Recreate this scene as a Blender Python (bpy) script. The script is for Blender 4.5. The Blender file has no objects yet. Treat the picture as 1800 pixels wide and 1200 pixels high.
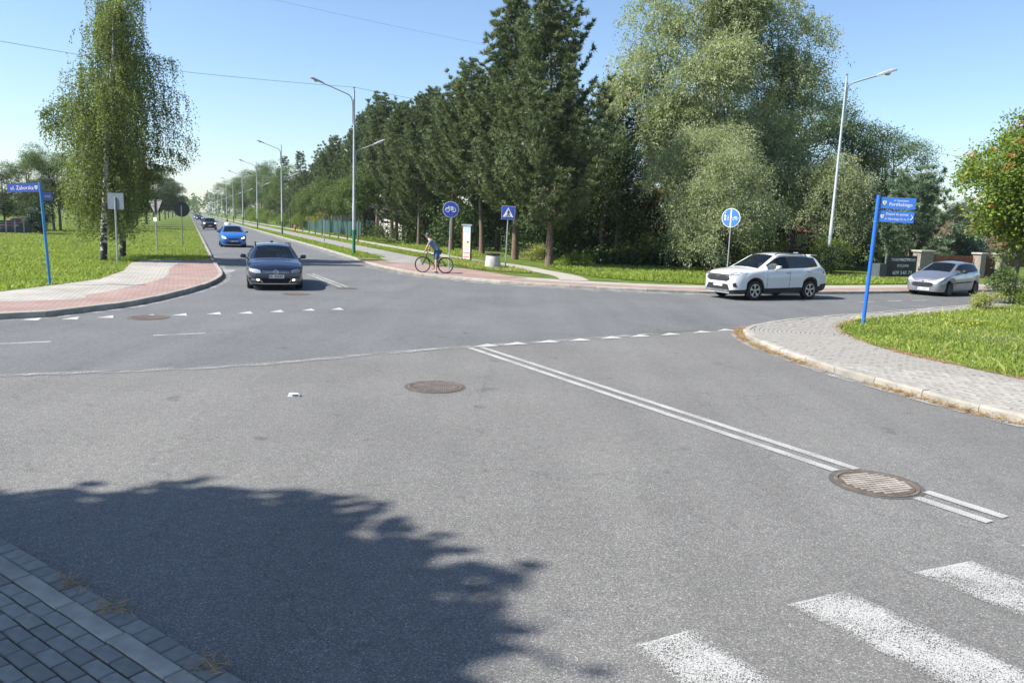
import bpy, bmesh, math, random
import numpy as np
from mathutils import Vector, Matrix
from mathutils.geometry import tessellate_polygon
from mathutils.bvhtree import BVHTree

R = math.radians
sc = bpy.context.scene
COL = sc.collection

# ---------------------------------------------------------------- camera
F_PX, CAM_H, ROLL = 1370.0, 2.5, 0.033
PITCH = math.atan(210.0 / F_PX)
_fw = np.array([0, math.cos(PITCH), -math.sin(PITCH)])
_r0 = np.array([1.0, 0, 0]); _u0 = np.array([0, math.sin(PITCH), math.cos(PITCH)])
_r = math.cos(ROLL) * _r0 + math.sin(ROLL) * _u0
_u = -math.sin(ROLL) * _r0 + math.cos(ROLL) * _u0
cam = bpy.data.cameras.new('camera'); cam.sensor_width = 36.0; cam.lens = 36.0 * F_PX / 1800.0
cam.clip_start = 0.1; cam.clip_end = 6000
cam_o = bpy.data.objects.new('camera', cam); COL.objects.link(cam_o)
m = Matrix.Identity(4)
for i in range(3):
    m[i][0] = _r[i]; m[i][1] = _u[i]; m[i][2] = -_fw[i]
m[2][3] = CAM_H
cam_o.matrix_world = m
sc.camera = cam_o

# ---------------------------------------------------------------- sky, sun, exposure
SUN_EL = R(47.0)
SH = np.array([0.97, 0.243]); SH = SH / np.linalg.norm(SH)        # way the shadows fall
SUN_DIR = Vector((-SH[0] * math.cos(SUN_EL), -SH[1] * math.cos(SUN_EL), math.sin(SUN_EL)))
w = bpy.data.worlds.new('World'); sc.world = w; w.use_nodes = True
nt = w.node_tree; nt.nodes.clear()
sky = nt.nodes.new('ShaderNodeTexSky'); sky.sky_type = 'NISHITA'; sky.sun_disc = False
sky.sun_elevation = SUN_EL
sky.sun_rotation = math.atan2(SUN_DIR.x, SUN_DIR.y)
sky.air_density = 1.0; sky.dust_density = 0.7; sky.ozone_density = 3.6; sky.altitude = 200
bg = nt.nodes.new('ShaderNodeBackground'); bg.inputs['Strength'].default_value = 0.10
wo = nt.nodes.new('ShaderNodeOutputWorld')
nt.links.new(sky.outputs[0], bg.inputs[0]); nt.links.new(bg.outputs[0], wo.inputs[0])
sl = bpy.data.lights.new('sun', 'SUN'); sl.energy = 5.0; sl.angle = R(0.5); sl.color = (1.0, 0.95, 0.87)
so = bpy.data.objects.new('sun', sl); COL.objects.link(so)
so.rotation_euler = SUN_DIR.to_track_quat('Z', 'Y').to_euler()
sc.view_settings.view_transform = 'Standard'; sc.view_settings.look = 'None'
sc.view_settings.exposure = 1.02; sc.view_settings.gamma = 1.0
sc.view_settings.use_curve_mapping = False
sc.cycles.max_bounces = 6; sc.cycles.diffuse_bounces = 3; sc.cycles.glossy_bounces = 3
sc.cycles.transmission_bounces = 4; sc.cycles.transparent_max_bounces = 8
sc.cycles.caustics_reflective = False; sc.cycles.caustics_refractive = False

# ---------------------------------------------------------------- helpers
def G(x, y, z=0.0):
    """point of the photograph -> point of the place on the level z"""
    d = (x - 900) * _r + (600 - y) * _u + F_PX * _fw
    t = (z - CAM_H) / d[2]
    return Vector((t * d[0], t * d[1], z))

DZ = np.array([-.384, .923]); DZ /= np.linalg.norm(DZ); NZ = np.array([DZ[1], -DZ[0]])
def Z(s, c, z=0.0):
    """street beyond the crossing: s metres along it, c metres across"""
    p = DZ * s + NZ * c
    return Vector((p[0], p[1], z))
ROT_Z = math.atan2(DZ[1], DZ[0])

def lin(c):
    return tuple(((v / 12.92) if v <= .04045 else ((v + .055) / 1.055) ** 2.4) for v in c)

MATS = {}
def mat(name, col, rough=.6, metal=0., spec=.5, coat=0., var=.12, vscale=4., bump=0., bscale=60., emit=0., rnd=.0, trans=0.):
    if name in MATS: return MATS[name]
    mt = bpy.data.materials.new(name); mt.use_nodes = True
    n = mt.node_tree; b = n.nodes['Principled BSDF']
    b.inputs['Roughness'].default_value = rough; b.inputs['Metallic'].default_value = metal
    b.inputs['Specular IOR Level'].default_value = spec
    b.inputs['Coat Weight'].default_value = coat; b.inputs['Coat Roughness'].default_value = .04
    tc = n.nodes.new('ShaderNodeTexCoord')
    nz = n.nodes.new('ShaderNodeTexNoise'); nz.inputs['Scale'].default_value = vscale; nz.inputs['Detail'].default_value = 5
    n.links.new(tc.outputs['Object'], nz.inputs['Vector'])
    mr = n.nodes.new('ShaderNodeMapRange'); mr.inputs[1].default_value = .25; mr.inputs[2].default_value = .75
    mr.inputs[3].default_value = 1 - var; mr.inputs[4].default_value = 1 + var
    n.links.new(nz.outputs['Fac'], mr.inputs[0])
    val = mr.outputs[0]
    if rnd > 0:
        oi = n.nodes.new('ShaderNodeObjectInfo')
        m2 = n.nodes.new('ShaderNodeMapRange'); m2.inputs[3].default_value = 1 - rnd; m2.inputs[4].default_value = 1 + rnd
        n.links.new(oi.outputs['Random'], m2.inputs[0])
        mm = n.nodes.new('ShaderNodeMath'); mm.operation = 'MULTIPLY'
        n.links.new(val, mm.inputs[0]); n.links.new(m2.outputs[0], mm.inputs[1]); val = mm.outputs[0]
    mx = n.nodes.new('ShaderNodeVectorMath'); mx.operation = 'SCALE'
    mx.inputs[0].default_value = col[:3]
    n.links.new(val, mx.inputs['Scale']); n.links.new(mx.outputs[0], b.inputs['Base Color'])
    if bump > 0:
        n2 = n.nodes.new('ShaderNodeTexNoise'); n2.inputs['Scale'].default_value = bscale; n2.inputs['Detail'].default_value = 4
        n.links.new(tc.outputs['Object'], n2.inputs['Vector'])
        bp = n.nodes.new('ShaderNodeBump'); bp.inputs['Strength'].default_value = bump; bp.inputs['Distance'].default_value = .01
        n.links.new(n2.outputs['Fac'], bp.inputs['Height']); n.links.new(bp.outputs[0], b.inputs['Normal'])
    if emit > 0:
        b.inputs['Emission Color'].default_value = (1, .96, .88, 1); b.inputs['Emission Strength'].default_value = emit
    MATS[name] = mt
    return mt

class MB:
    """collects polygons, builds one mesh"""
    def __init__(s): s.v = []; s.f = []; s.mi = []
    def add(s, vs, fs, mi=0):
        o = len(s.v); s.v += [tuple(p) for p in vs]; s.f += [tuple(i + o for i in f) for f in fs]; s.mi += [mi] * len(fs)
        return s
    def box(s, c, d, rz=0., mi=0, M=None, bev=0.):
        x, y, z = d[0] / 2, d[1] / 2, d[2] / 2
        P = [(-x, -y, -z), (x, -y, -z), (x, y, -z), (-x, y, -z), (-x, -y, z), (x, -y, z), (x, y, z), (-x, y, z)]
        if bev:
            b = bev
            P = [(-x, -y, -z), (x, -y, -z), (x, y, -z), (-x, y, -z), (-x, -y, z - b), (x, -y, z - b), (x, y, z - b), (-x, y, z - b),
                 (-x + b, -y + b, z), (x - b, -y + b, z), (x - b, y - b, z), (-x + b, y - b, z)]
        ca, sa = math.cos(rz), math.sin(rz)
        Q = [Vector((c[0] + p[0] * ca - p[1] * sa, c[1] + p[0] * sa + p[1] * ca, c[2] + p[2])) for p in P]
        if M is not None: Q = [M @ q for q in Q]
        fs = [(0, 3, 2, 1), (0, 1, 5, 4), (1, 2, 6, 5), (2, 3, 7, 6), (3, 0, 4, 7)]
        fs += [(4, 5, 9, 8), (5, 6, 10, 9), (6, 7, 11, 10), (7, 4, 8, 11), (8, 9, 10, 11)] if bev else [(4, 5, 6, 7)]
        return s.add(Q, fs, mi)
    def tube(s, pts, rad, n=8, mi=0, cap=True):
        pts = [Vector(p) for p in pts]
        if not hasattr(rad, '__len__'): rad = [rad] * len(pts)
        rings = []; prev = None
        for i, p in enumerate(pts):
            t = (pts[min(i + 1, len(pts) - 1)] - pts[max(i - 1, 0)])
            if t.length < 1e-9: t = Vector((0, 0, 1))
            t.normalize()
            if prev is None:
                a = t.orthogonal().normalized()
            else:
                a = prev - t * prev.dot(t)
                a = a.normalized() if a.length > 1e-6 else t.orthogonal().normalized()
            prev = a; b = t.cross(a)
            rings.append([p + (a * math.cos(k * 2 * math.pi / n) + b * math.sin(k * 2 * math.pi / n)) * rad[i] for k in range(n)])
        vs = [q for r_ in rings for q in r_]
        fs = [(i * n + k, i * n + (k + 1) % n, (i + 1) * n + (k + 1) % n, (i + 1) * n + k) for i in range(len(pts) - 1) for k in range(n)]
        if cap: fs += [tuple(range(n - 1, -1, -1)), tuple((len(pts) - 1) * n + k for k in range(n))]
        return s.add(vs, fs, mi)
    def lathe(s, prof, n=24, c=(0, 0, 0), axis='z', mi=0, cap=False):
        vs = []
        for (r_, h) in prof:
            for k in range(n):
                a = 2 * math.pi * k / n; x, y = r_ * math.cos(a), r_ * math.sin(a)
                vs.append((c[0] + x, c[1] + y, c[2] + h) if axis == 'z' else ((c[0] + x, c[1] + h, c[2] + y) if axis == 'y' else (c[0] + h, c[1] + x, c[2] + y)))
        m_ = len(prof)
        fs = [(i * n + k, i * n + (k + 1) % n, (i + 1) * n + (k + 1) % n, (i + 1) * n + k) for i in range(m_ - 1) for k in range(n)]
        if cap: fs += [tuple(range(n - 1, -1, -1)), tuple((m_ - 1) * n + k for k in range(n))]
        return s.add(vs, fs, mi)
    def prism(s, poly, z0, z1, mi=0, M=None):
        """2D outline (x,y) extruded z0..z1"""
        n = len(poly); tri = tessellate_polygon([[Vector((p[0], p[1], 0)) for p in poly]])
        area = sum(poly[i][0] * poly[(i + 1) % n][1] - poly[(i + 1) % n][0] * poly[i][1] for i in range(n))
        vs = [Vector((p[0], p[1], z0)) for p in poly] + [Vector((p[0], p[1], z1)) for p in poly]
        if M is not None: vs = [M @ q for q in vs]
        def up(t):
            a, b, c = (poly[k] for k in t)
            return t if (b[0] - a[0]) * (c[1] - a[1]) - (b[1] - a[1]) * (c[0] - a[0]) > 0 else (t[0], t[2], t[1])
        tri = [up(tuple(t)) for t in tri]
        fs = [tuple(k + n for k in t) for t in tri] + [(t[0], t[2], t[1]) for t in tri]
        for i in range(n):
            j = (i + 1) % n
            fs.append((i, j, j + n, i + n) if area > 0 else (j, i, i + n, j + n))
        return s.add(vs, fs, mi)
    def build(s, name, mats, parent=None, smooth=False, loc=None, rz=None):
        me = bpy.data.meshes.new(name); me.from_pydata([tuple(p) for p in s.v], [], s.f)
        if not isinstance(mats, (list, tuple)): mats = [mats]
        for q in mats: me.materials.append(q)
        if len(mats) > 1: me.polygons.foreach_set('material_index', s.mi)
        if smooth:
            me.polygons.foreach_set('use_smooth', [True] * len(me.polygons))
            me.set_sharp_from_angle(angle=R(smooth if smooth is not True else 40))
        me.update()
        return link(name, me, parent, loc, rz)

def link(name, me, parent=None, loc=None, rz=None):
    o = bpy.data.objects.new(name, me); COL.objects.link(o)
    if parent is not None: o.parent = parent
    if loc is not None: o.location = loc
    if rz is not None: o.rotation_euler = (0, 0, rz)
    return o
def tag(o, label=None, cat=None, group=None, kind=None):
    if label: o['label'] = label
    if cat: o['category'] = cat
    if group: o['group'] = group
    if kind: o['kind'] = kind
    return o
def thing(name, label, cat, loc=(0, 0, 0), rz=0., group=None):
    o = bpy.data.objects.new(name, None); COL.objects.link(o); o.empty_display_size = .2
    o.location = loc; o.rotation_euler = (0, 0, rz)
    return tag(o, label, cat, group)
def copy_tree(o, parent=None):
    c = o.copy(); COL.objects.link(c)
    if parent is not None: c.parent = parent
    for ch in list(o.children): copy_tree(ch, c)
    return c

def spline(pts, step=.5):
    """Catmull-Rom through 2D points, resampled evenly"""
    P = np.array([(p[0], p[1]) for p in pts], float)
    out = []
    for i in range(len(P) - 1):
        p0 = P[max(i - 1, 0)]; p1 = P[i]; p2 = P[i + 1]; p3 = P[min(i + 2, len(P) - 1)]
        n = max(2, int(np.linalg.norm(p2 - p1) / .15))
        n = min(n, 60)
        for t in np.linspace(0, 1, n, endpoint=False):
            out.append(.5 * ((2 * p1) + (-p0 + p2) * t + (2 * p0 - 5 * p1 + 4 * p2 - p3) * t * t + (-p0 + 3 * p1 - 3 * p2 + p3) * t ** 3))
    out.append(P[-1]); out = np.array(out)
    d = np.concatenate([[0], np.cumsum(np.linalg.norm(np.diff(out, axis=0), axis=1))])
    s = np.arange(0, d[-1], step)
    return np.stack([np.interp(s, d, out[:, 0]), np.interp(s, d, out[:, 1])], 1)
def offset(path, d):
    """path moved d metres to its left"""
    t = np.gradient(path, axis=0); t /= np.linalg.norm(t, axis=1)[:, None] + 1e-9
    return path + np.stack([-t[:, 1], t[:, 0]], 1) * d
def sheet(name, poly, z, mt, kind='structure', grid=None):
    vs = [(p[0], p[1], z) for p in poly]
    tri = tessellate_polygon([[Vector((p[0], p[1], 0)) for p in poly]])
    fs = []
    for t in tri:
        a, b, c = (vs[k] for k in t)
        fs.append(tuple(t) if (b[0] - a[0]) * (c[1] - a[1]) - (b[1] - a[1]) * (c[0] - a[0]) > 0 else (t[0], t[2], t[1]))
    o = MB().add(vs, fs).build(name, mt)
    if kind: o['kind'] = kind
    return o
def ribbon(name, a, b, z, mt, kind='structure', parent=None):
    n = len(a); vs = [(p[0], p[1], z) for p in a] + [(p[0], p[1], z) for p in b]
    fs = []
    for i in range(n - 1):
        f = (i, i + 1, n + i + 1, n + i); A, B, C_ = vs[f[0]], vs[f[1]], vs[f[2]]
        fs.append(f if (B[0] - A[0]) * (C_[1] - A[1]) - (B[1] - A[1]) * (C_[0] - A[0]) > 0 else f[::-1])
    o = MB().add(vs, fs).build(name, mt, parent)
    if kind: o['kind'] = kind
    return o
# ================================================================ surfaces
def asphalt(name, base, speck, bright, macro, tint=(1, 1, 1), lane=0.):
    mt = bpy.data.materials.new(name); mt.use_nodes = True; n = mt.node_tree; L = n.links; b = n.nodes['Principled BSDF']
    tc = n.nodes.new('ShaderNodeTexCoord')
    def noise(s, d=2., r=.5):
        q = n.nodes.new('ShaderNodeTexNoise'); q.inputs['Scale'].default_value = s; q.inputs['Detail'].default_value = d
        q.inputs['Roughness'].default_value = r; L.new(tc.outputs['Object'], q.inputs['Vector']); return q.outputs['Fac']
    def ramp(f, stops):
        q = n.nodes.new('ShaderNodeValToRGB'); e = q.color_ramp.elements
        e[0].position, e[0].color = stops[0][0], (*[stops[0][1]] * 3, 1); e[1].position, e[1].color = stops[-1][0], (*[stops[-1][1]] * 3, 1)
        for p, v in stops[1:-1]:
            k = e.new(p); k.color = (v, v, v, 1)
        L.new(f, q.inputs[0]); return q.outputs[0]
    def mul(a, c):
        q = n.nodes.new('ShaderNodeMix'); q.data_type = 'RGBA'; q.blend_type = 'MULTIPLY'; q.inputs[0].default_value = 1
        L.new(a, q.inputs[6]); L.new(c, q.inputs[7]); return q.outputs[2]
    v = n.nodes.new('ShaderNodeTexVoronoi'); v.inputs['Scale'].default_value = speck; v.feature = 'F1'
    L.new(tc.outputs['Object'], v.inputs['Vector'])
    sep = n.nodes.new('ShaderNodeSeparateColor'); L.new(v.outputs['Color'], sep.inputs[0])
    stones = ramp(sep.outputs[0], [(0, .66), (.55, .88), (.8, 1.06), (.93, 1.4), (1, bright)])
    mid = ramp(noise(9, 6, .65), [(.3, .88), (.7, 1.12)])
    big = ramp(noise(.35, 5, .6), [(.3, 1 - macro), (.7, 1 + macro)])
    gap = ramp(noise(speck * .45, 3), [(.35, .7), (.55, 1.0)])
    mp = n.nodes.new('ShaderNodeMapping'); mp.inputs['Rotation'].default_value = (0, 0, lane); mp.inputs['Scale'].default_value = (1.3, .10, 1)
    L.new(tc.outputs['Object'], mp.inputs[0]); tn = n.nodes.new('ShaderNodeTexNoise'); tn.inputs['Scale'].default_value = 1.; tn.inputs['Detail'].default_value = 4; L.new(mp.outputs[0], tn.inputs['Vector'])
    tracks = ramp(tn.outputs['Fac'], [(.3, .92), (.5, 1.0), (.7, 1.07)])
    ck = n.nodes.new('ShaderNodeTexVoronoi'); ck.feature = 'DISTANCE_TO_EDGE'; ck.inputs['Scale'].default_value = .22
    wn = n.nodes.new('ShaderNodeTexNoise'); wn.inputs['Scale'].default_value = 1.1; wn.inputs['Detail'].default_value = 6; L.new(tc.outputs['Object'], wn.inputs['Vector'])
    ad = n.nodes.new('ShaderNodeMixRGB'); ad.blend_type = 'ADD'; ad.inputs[0].default_value = 1.4; L.new(tc.outputs['Object'], ad.inputs[1]); L.new(wn.outputs['Color'], ad.inputs[2]); L.new(ad.outputs[0], ck.inputs['Vector'])
    cracks = ramp(ck.outputs['Distance'], [(0, .80), (.0012, .86), (.003, 1.0)])
    spots = ramp(noise(1.7, 3, .5), [(.27, .72), (.33, 1.0)])
    rgb = n.nodes.new('ShaderNodeRGB'); rgb.outputs[0].default_value = (base * tint[0], base * tint[1], base * tint[2], 1)
    c = mul(mul(mul(mul(mul(mul(mul(rgb.outputs[0], stones), mid), big), gap), tracks), cracks), spots)
    L.new(c, b.inputs['Base Color']); b.inputs['Roughness'].default_value = .82; b.inputs['Specular IOR Level'].default_value = .35
    bp = n.nodes.new('ShaderNodeBump'); bp.inputs['Strength'].default_value = .55; bp.inputs['Distance'].default_value = .006
    L.new(v.outputs['Distance'], bp.inputs['Height']); L.new(bp.outputs[0], b.inputs['Normal'])
    return mt

def paint(name, wear, scale=150., col=.62, lf=.9, soft=.07):
    """road paint, worn through to the asphalt below"""
    mt = bpy.data.materials.new(name); mt.use_nodes = True; n = mt.node_tree; L = n.links; b = n.nodes['Principled BSDF']
    b.inputs['Base Color'].default_value = (col, col, col * .96, 1); b.inputs['Roughness'].default_value = .7
    tc = n.nodes.new('ShaderNodeTexCoord')
    a = n.nodes.new('ShaderNodeTexNoise'); a.inputs['Scale'].default_value = scale; a.inputs['Detail'].default_value = 2
    c = n.nodes.new('ShaderNodeTexNoise'); c.inputs['Scale'].default_value = 2.2; c.inputs['Detail'].default_value = 5
    L.new(tc.outputs['Object'], a.inputs['Vector']); L.new(tc.outputs['Object'], c.inputs['Vector'])
    at = n.nodes.new('ShaderNodeAttribute'); at.attribute_name = 'edge'
    m1 = n.nodes.new('ShaderNodeMath'); m1.operation = 'MULTIPLY_ADD'; L.new(c.outputs['Fac'], m1.inputs[0]); m1.inputs[1].default_value = lf; L.new(a.outputs['Fac'], m1.inputs[2])
    m2 = n.nodes.new('ShaderNodeMath'); m2.operation = 'ADD'; L.new(m1.outputs[0], m2.inputs[0]); L.new(at.outputs['Fac'], m2.inputs[1])
    mr = n.nodes.new('ShaderNodeMapRange'); mr.inputs[1].default_value = wear - soft; mr.inputs[2].default_value = wear + soft; mr.inputs[4].default_value = .94
    L.new(m2.outputs[0], mr.inputs[0])
    tr = n.nodes.new('ShaderNodeBsdfTransparent'); mx = n.nodes.new('ShaderNodeMixShader')
    L.new(mr.outputs[0], mx.inputs[0]); L.new(tr.outputs[0], mx.inputs[1]); L.new(b.outputs[0], mx.inputs[2])
    L.new(mx.outputs[0], n.nodes['Material Output'].inputs[0])
    return mt

def soil_grass(name, cols, scale=1.2):
    mt = bpy.data.materials.new(name); mt.use_nodes = True; n = mt.node_tree; L = n.links; b = n.nodes['Principled BSDF']
    tc = n.nodes.new('ShaderNodeTexCoord')
    a = n.nodes.new('ShaderNodeTexNoise'); a.inputs['Scale'].default_value = scale; a.inputs['Detail'].default_value = 8; a.inputs['Roughness'].default_value = .7
    L.new(tc.outputs['Object'], a.inputs['Vector'])
    q = n.nodes.new('ShaderNodeValToRGB'); e = q.color_ramp.elements
    e[0].position = .3; e[0].color = (*cols[0], 1); e[1].position = .7; e[1].color = (*cols[2], 1); k = e.new(.5); k.color = (*cols[1], 1)
    L.new(a.outputs['Fac'], q.inputs[0]); L.new(q.outputs[0], b.inputs['Base Color']); b.inputs['Roughness'].default_value = .9
    b.inputs['Specular IOR Level'].default_value = .1
    f = n.nodes.new('ShaderNodeTexNoise'); f.inputs['Scale'].default_value = 22; f.inputs['Detail'].default_value = 6
    L.new(tc.outputs['Object'], f.inputs['Vector'])
    bp = n.nodes.new('ShaderNodeBump'); bp.inputs['Strength'].default_value = .9; bp.inputs['Distance'].default_value = .08
    L.new(f.outputs['Fac'], bp.inputs['Height']); L.new(bp.outputs[0], b.inputs['Normal'])
    return mt

def paving(name, c1, c2, joint, bw, bh, rot=0., off=.5):
    """far paving, blocks too small to tell apart"""
    mt = bpy.data.materials.new(name); mt.use_nodes = True; n = mt.node_tree; L = n.links; b = n.nodes['Principled BSDF']
    tc = n.nodes.new('ShaderNodeTexCoord'); mp = n.nodes.new('ShaderNodeMapping'); mp.inputs['Rotation'].default_value = (0, 0, rot)
    L.new(tc.outputs['Object'], mp.inputs[0])
    br = n.nodes.new('ShaderNodeTexBrick'); br.inputs['Scale'].default_value = 1; br.inputs['Brick Width'].default_value = bw; br.inputs['Row Height'].default_value = bh
    br.inputs['Mortar Size'].default_value = .012; br.inputs['Color1'].default_value = (*c1, 1); br.inputs['Color2'].default_value = (*c2, 1); br.inputs['Mortar'].default_value = (*joint, 1)
    br.offset = off
    L.new(mp.outputs[0], br.inputs['Vector'])
    a = n.nodes.new('ShaderNodeTexNoise'); a.inputs['Scale'].default_value = .9; a.inputs['Detail'].default_value = 6
    L.new(tc.outputs['Object'], a.inputs['Vector'])
    mr = n.nodes.new('ShaderNodeMapRange'); mr.inputs[1].default_value = .3; mr.inputs[2].default_value = .7; mr.inputs[3].default_value = .82; mr.inputs[4].default_value = 1.15
    L.new(a.outputs['Fac'], mr.inputs[0])
    s = n.nodes.new('ShaderNodeVectorMath'); s.operation = 'SCALE'; L.new(br.outputs['Color'], s.inputs[0]); L.new(mr.outputs[0], s.inputs['Scale'])
    L.new(s.outputs[0], b.inputs['Base Color']); b.inputs['Roughness'].default_value = .85
    return mt

M_ASPH = asphalt('asphalt_coarse', .163, 125., 2.0, .11, (1.015, 1.0, .955), R(-32))
M_ASPH2 = asphalt('asphalt_fine', .145, 170., 1.9, .12, (.97, 1, 1.02), R(60))
M_PATH = asphalt('asphalt_path', .27, 160., 1.6, .08, (1.03, 1, .95))
M_PAINT = paint('road_paint', .60, 150., .43, .30, .10)
M_TOOTH = paint('tooth_paint', .57, 110., .50, .30)
M_PAINT_OLD = paint('road_paint_worn', .70, 130., .39, .48, .08)
M_SOIL = soil_grass('turf', ((.055, .085, .018), (.10, .145, .028), (.17, .19, .06)))
M_DRY = soil_grass('dry_soil', ((.16, .12, .08), (.25, .2, .14), (.34, .29, .21)), 3.)
M_KERB = mat('kerb_concrete', (.27, .255, .22), .9, var=.25, vscale=6, bump=.4, bscale=90, rnd=.14)
M_RED = paving('red_blocks', (.265, .175, .150), (.32, .215, .187), (.17, .125, .11), .2, .1, R(22))
M_GREYP = paving('grey_blocks', (.33, .315, .28), (.39, .37, .33), (.17, .155, .135), .2, .1, R(113))
M_BLOCK = mat('paving_block', (.255, .242, .22), .9, var=.16, vscale=14, bump=.35, bscale=140, rnd=.16)
M_BLOCK_D = mat('paving_block_dark', (.20, .20, .18), .9, var=.2, vscale=14, bump=.35, bscale=140, rnd=.18)
M_SAND = mat('joint_sand', (.12, .10, .08), .95, var=.35, vscale=25)
M_LIGHT = mat('gutter_dust', (.32, .30, .26), .9, var=.25, vscale=3)

# ================================================================ ground and roads
KL, KZ = .12, .105                       # kerb top, level behind it
sheet('ground', [(-2500, -2500), (2500, -2500), (2500, 2500), (-2500, 2500)], -.03, M_SOIL)
sheet('side_street', [(-70, -40), (40, -40), (40, 45), (-30, 45), (-70, 10)], 0, M_ASPH)
near = [(-70, -28), (-7.58, 11.31), (-6.19, 11.91), (-4.28, 12.85), (-2.71, 14.13), (-.8, 15.53), (1.24, 16.83), (3.52, 18.42), (5.96, 19.82)]
sheet('main_road', near + [(20, 29), (130, 88), (130, 105), (14, 50), tuple(Z(60, 11)[:2]), tuple(Z(900, 11)[:2]), tuple(Z(900, -1)[:2]), tuple(Z(45, -1)[:2]), (-70, 3)], .006, M_ASPH2)
# dusty seam between the two surfacings
sp = spline([(-9.5, 10.1)] + near[1:-1], .35)
rng0 = np.random.RandomState(3)
wj = .07 + .09 * rng0.rand(len(sp))
t_ = np.gradient(sp, axis=0); t_ /= np.linalg.norm(t_, axis=1)[:, None]; nn = np.stack([-t_[:, 1], t_[:, 0]], 1)
ribbon('road_seam', sp - nn * wj[:, None] * 1.6, sp + nn * .03, .011, paint('seam_dust', .95, 60., .30, .9, .2))

def kerb(path_pts, near_len, width=.15, top=KL, name='kerb', far=True, jit=.006):
    """path runs along the kerb's road face; the kerb lies to its left"""
    root = bpy.data.objects.new(name, None); COL.objects.link(root); root['kind'] = 'structure'
    p = spline(path_pts, .1)
    d = np.arange(len(p)) * .1
    keep, rest = [], []
    k = 0
    rn = random.Random(5)
    me = None
    while (k + 1) * 1.0 <= d[-1]:
        a = p[int(k * 10)]; b = p[min(int((k + 1) * 10), len(p) - 1)]
        mid = (a + b) / 2
        if math.hypot(*mid) < near_len and -55 < mid[0] < 40: keep.append((a, b))
        else: rest.append((a, b))
        k += 1
    for (a, b) in keep:
        t = (b - a); ln = np.linalg.norm(t); t = t / ln; nrm = np.array([-t[1], t[0]])
        c = (a + b) / 2 + nrm * width / 2
        if me is None:
            mb = MB(); h = top + .06
            x0, x1, w_ = -.4945, .4945, width / 2
            prof = [(-w_, -.06), (w_, -.06), (w_, top), (-w_ + .03, top), (-w_ + .008, top - .012), (-w_, top - .035)]
            nP = len(prof)
            vs = [(x0, y, z) for y, z in prof] + [(x1, y, z) for y, z in prof]
            fs = [tuple(range(nP - 1, -1, -1)), tuple(range(nP, 2 * nP))] + [(i, (i + 1) % nP, nP + (i + 1) % nP, nP + i) for i in range(nP)]
            o = mb.add(vs, [f[::-1] for f in fs]).build('kerbstone', M_KERB, root); me = o.data
        else:
            o = link('kerbstone', me, root)
        o.location = (c[0], c[1], rn.uniform(-jit, jit)); o.rotation_euler = (rn.uniform(-.02, .02), 0, math.atan2(t[1], t[0]) + rn.uniform(-.008, .008))
        o.scale = (ln, 1, 1)
    if far and rest:
        mb = MB()
        for (a, b) in rest:
            t = (b - a); ln = np.linalg.norm(t); t = t / ln; nrm = np.array([-t[1], t[0]]); c = (a + b) / 2 + nrm * width / 2
            mb.box((c[0], c[1], (top - .06) / 2), (ln * .99, width, top + .06), math.atan2(t[1], t[0]))
        o = mb.build('far_kerbstones', M_KERB, root); o['kind'] = 'stuff'
    return p

K_ISL = [(-70, -17.5), (-24, 9.2), (-17, 13.4), (-11.29, 17), (-10.5, 18.2), (-10.02, 19.6), (-9.88, 21.28), (-10.0, 23.99), (-10.38, 26.8), (-11.1, 29.62), (-12.15, 32.41)] + [tuple(Z(s, 1.16)[:2]) for s in (41.6, 50, 70, 110, 200, 400, 800)]
K_FAR = [(130, 92), (60, 56), (24.55, 37.57), (17.12, 33.8), (13.25, 32.0), (10.3, 30.75), (7.36, 30.0), (4.35, 30.2), (1.29, 31.0), (-1.25, 32.3), (-4.17, 34.9), (-7.18, 40.38), (-9.6, 46.5)] + [tuple(Z(s, 9.2)[:2]) for s in (62, 90, 150, 300, 800)]
K_RIGHT = [(14, -2), (10.2, 5.2), (8.2, 8.4), (7.03, 10.4), (6.62, 11.33), (6.2, 12.59), (5.87, 13.59), (5.6, 15.16), (5.42, 16.38), (5.42, 17.75), (5.65, 18.93), (6.2, 19.85), (7.47, 21.2), (9.51, 22.8), (11.78, 24.43), (15.81, 27.45), (18.59, 29.67), (28, 35.6), (60, 51), (130, 86)]
kerb(K_ISL, 62, name='kerb', top=.15)
kerb(K_FAR[::-1], 62, name='kerb')
kerb(K_RIGHT[::-1], 50, name='kerb')

# --- left corner: turf, then red and grey paving
isl_in = [(-27.4, 13.2), (-14.38, 21.72), (-14.23, 24.19), (-14.2, 26.66), (-15.4, 30.71), (-17.65, 36.01)]
pI = spline(K_ISL, .25)
pI_in = offset(pI, .15)
sel = [i for i in range(len(pI)) if pI[i, 0] > -27.4 and pI[i, 1] < 39.0]
sheet('paving_bed', [tuple(pI_in[i]) for i in sel] + [(-15.3, 39.0), (-17.6, 38.0)] + isl_in[::-1], KZ, M_GREYP)
red_in = spline([(-26.2, 11.2), (-12.85, 19.38), (-11.9, 21.81), (-12.1, 25), (-12.66, 28.23), (-14.6, 33.2), (-16.3, 38.6)], .25)
sheet('red_paving', [tuple(pI_in[i]) for i in sel] + [tuple(q) for q in red_in[::-1]], KZ + .005, M_RED)
sheet('grass_verge', isl_in + [(-17.6, 38.0), (-15.3, 39.0)] + [tuple(Z(s, 1.0)[:2]) for s in (42.2, 60, 120, 400, 900)] + [(-1500, 900), (-1500, -700)], KZ + .002, M_SOIL)
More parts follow.
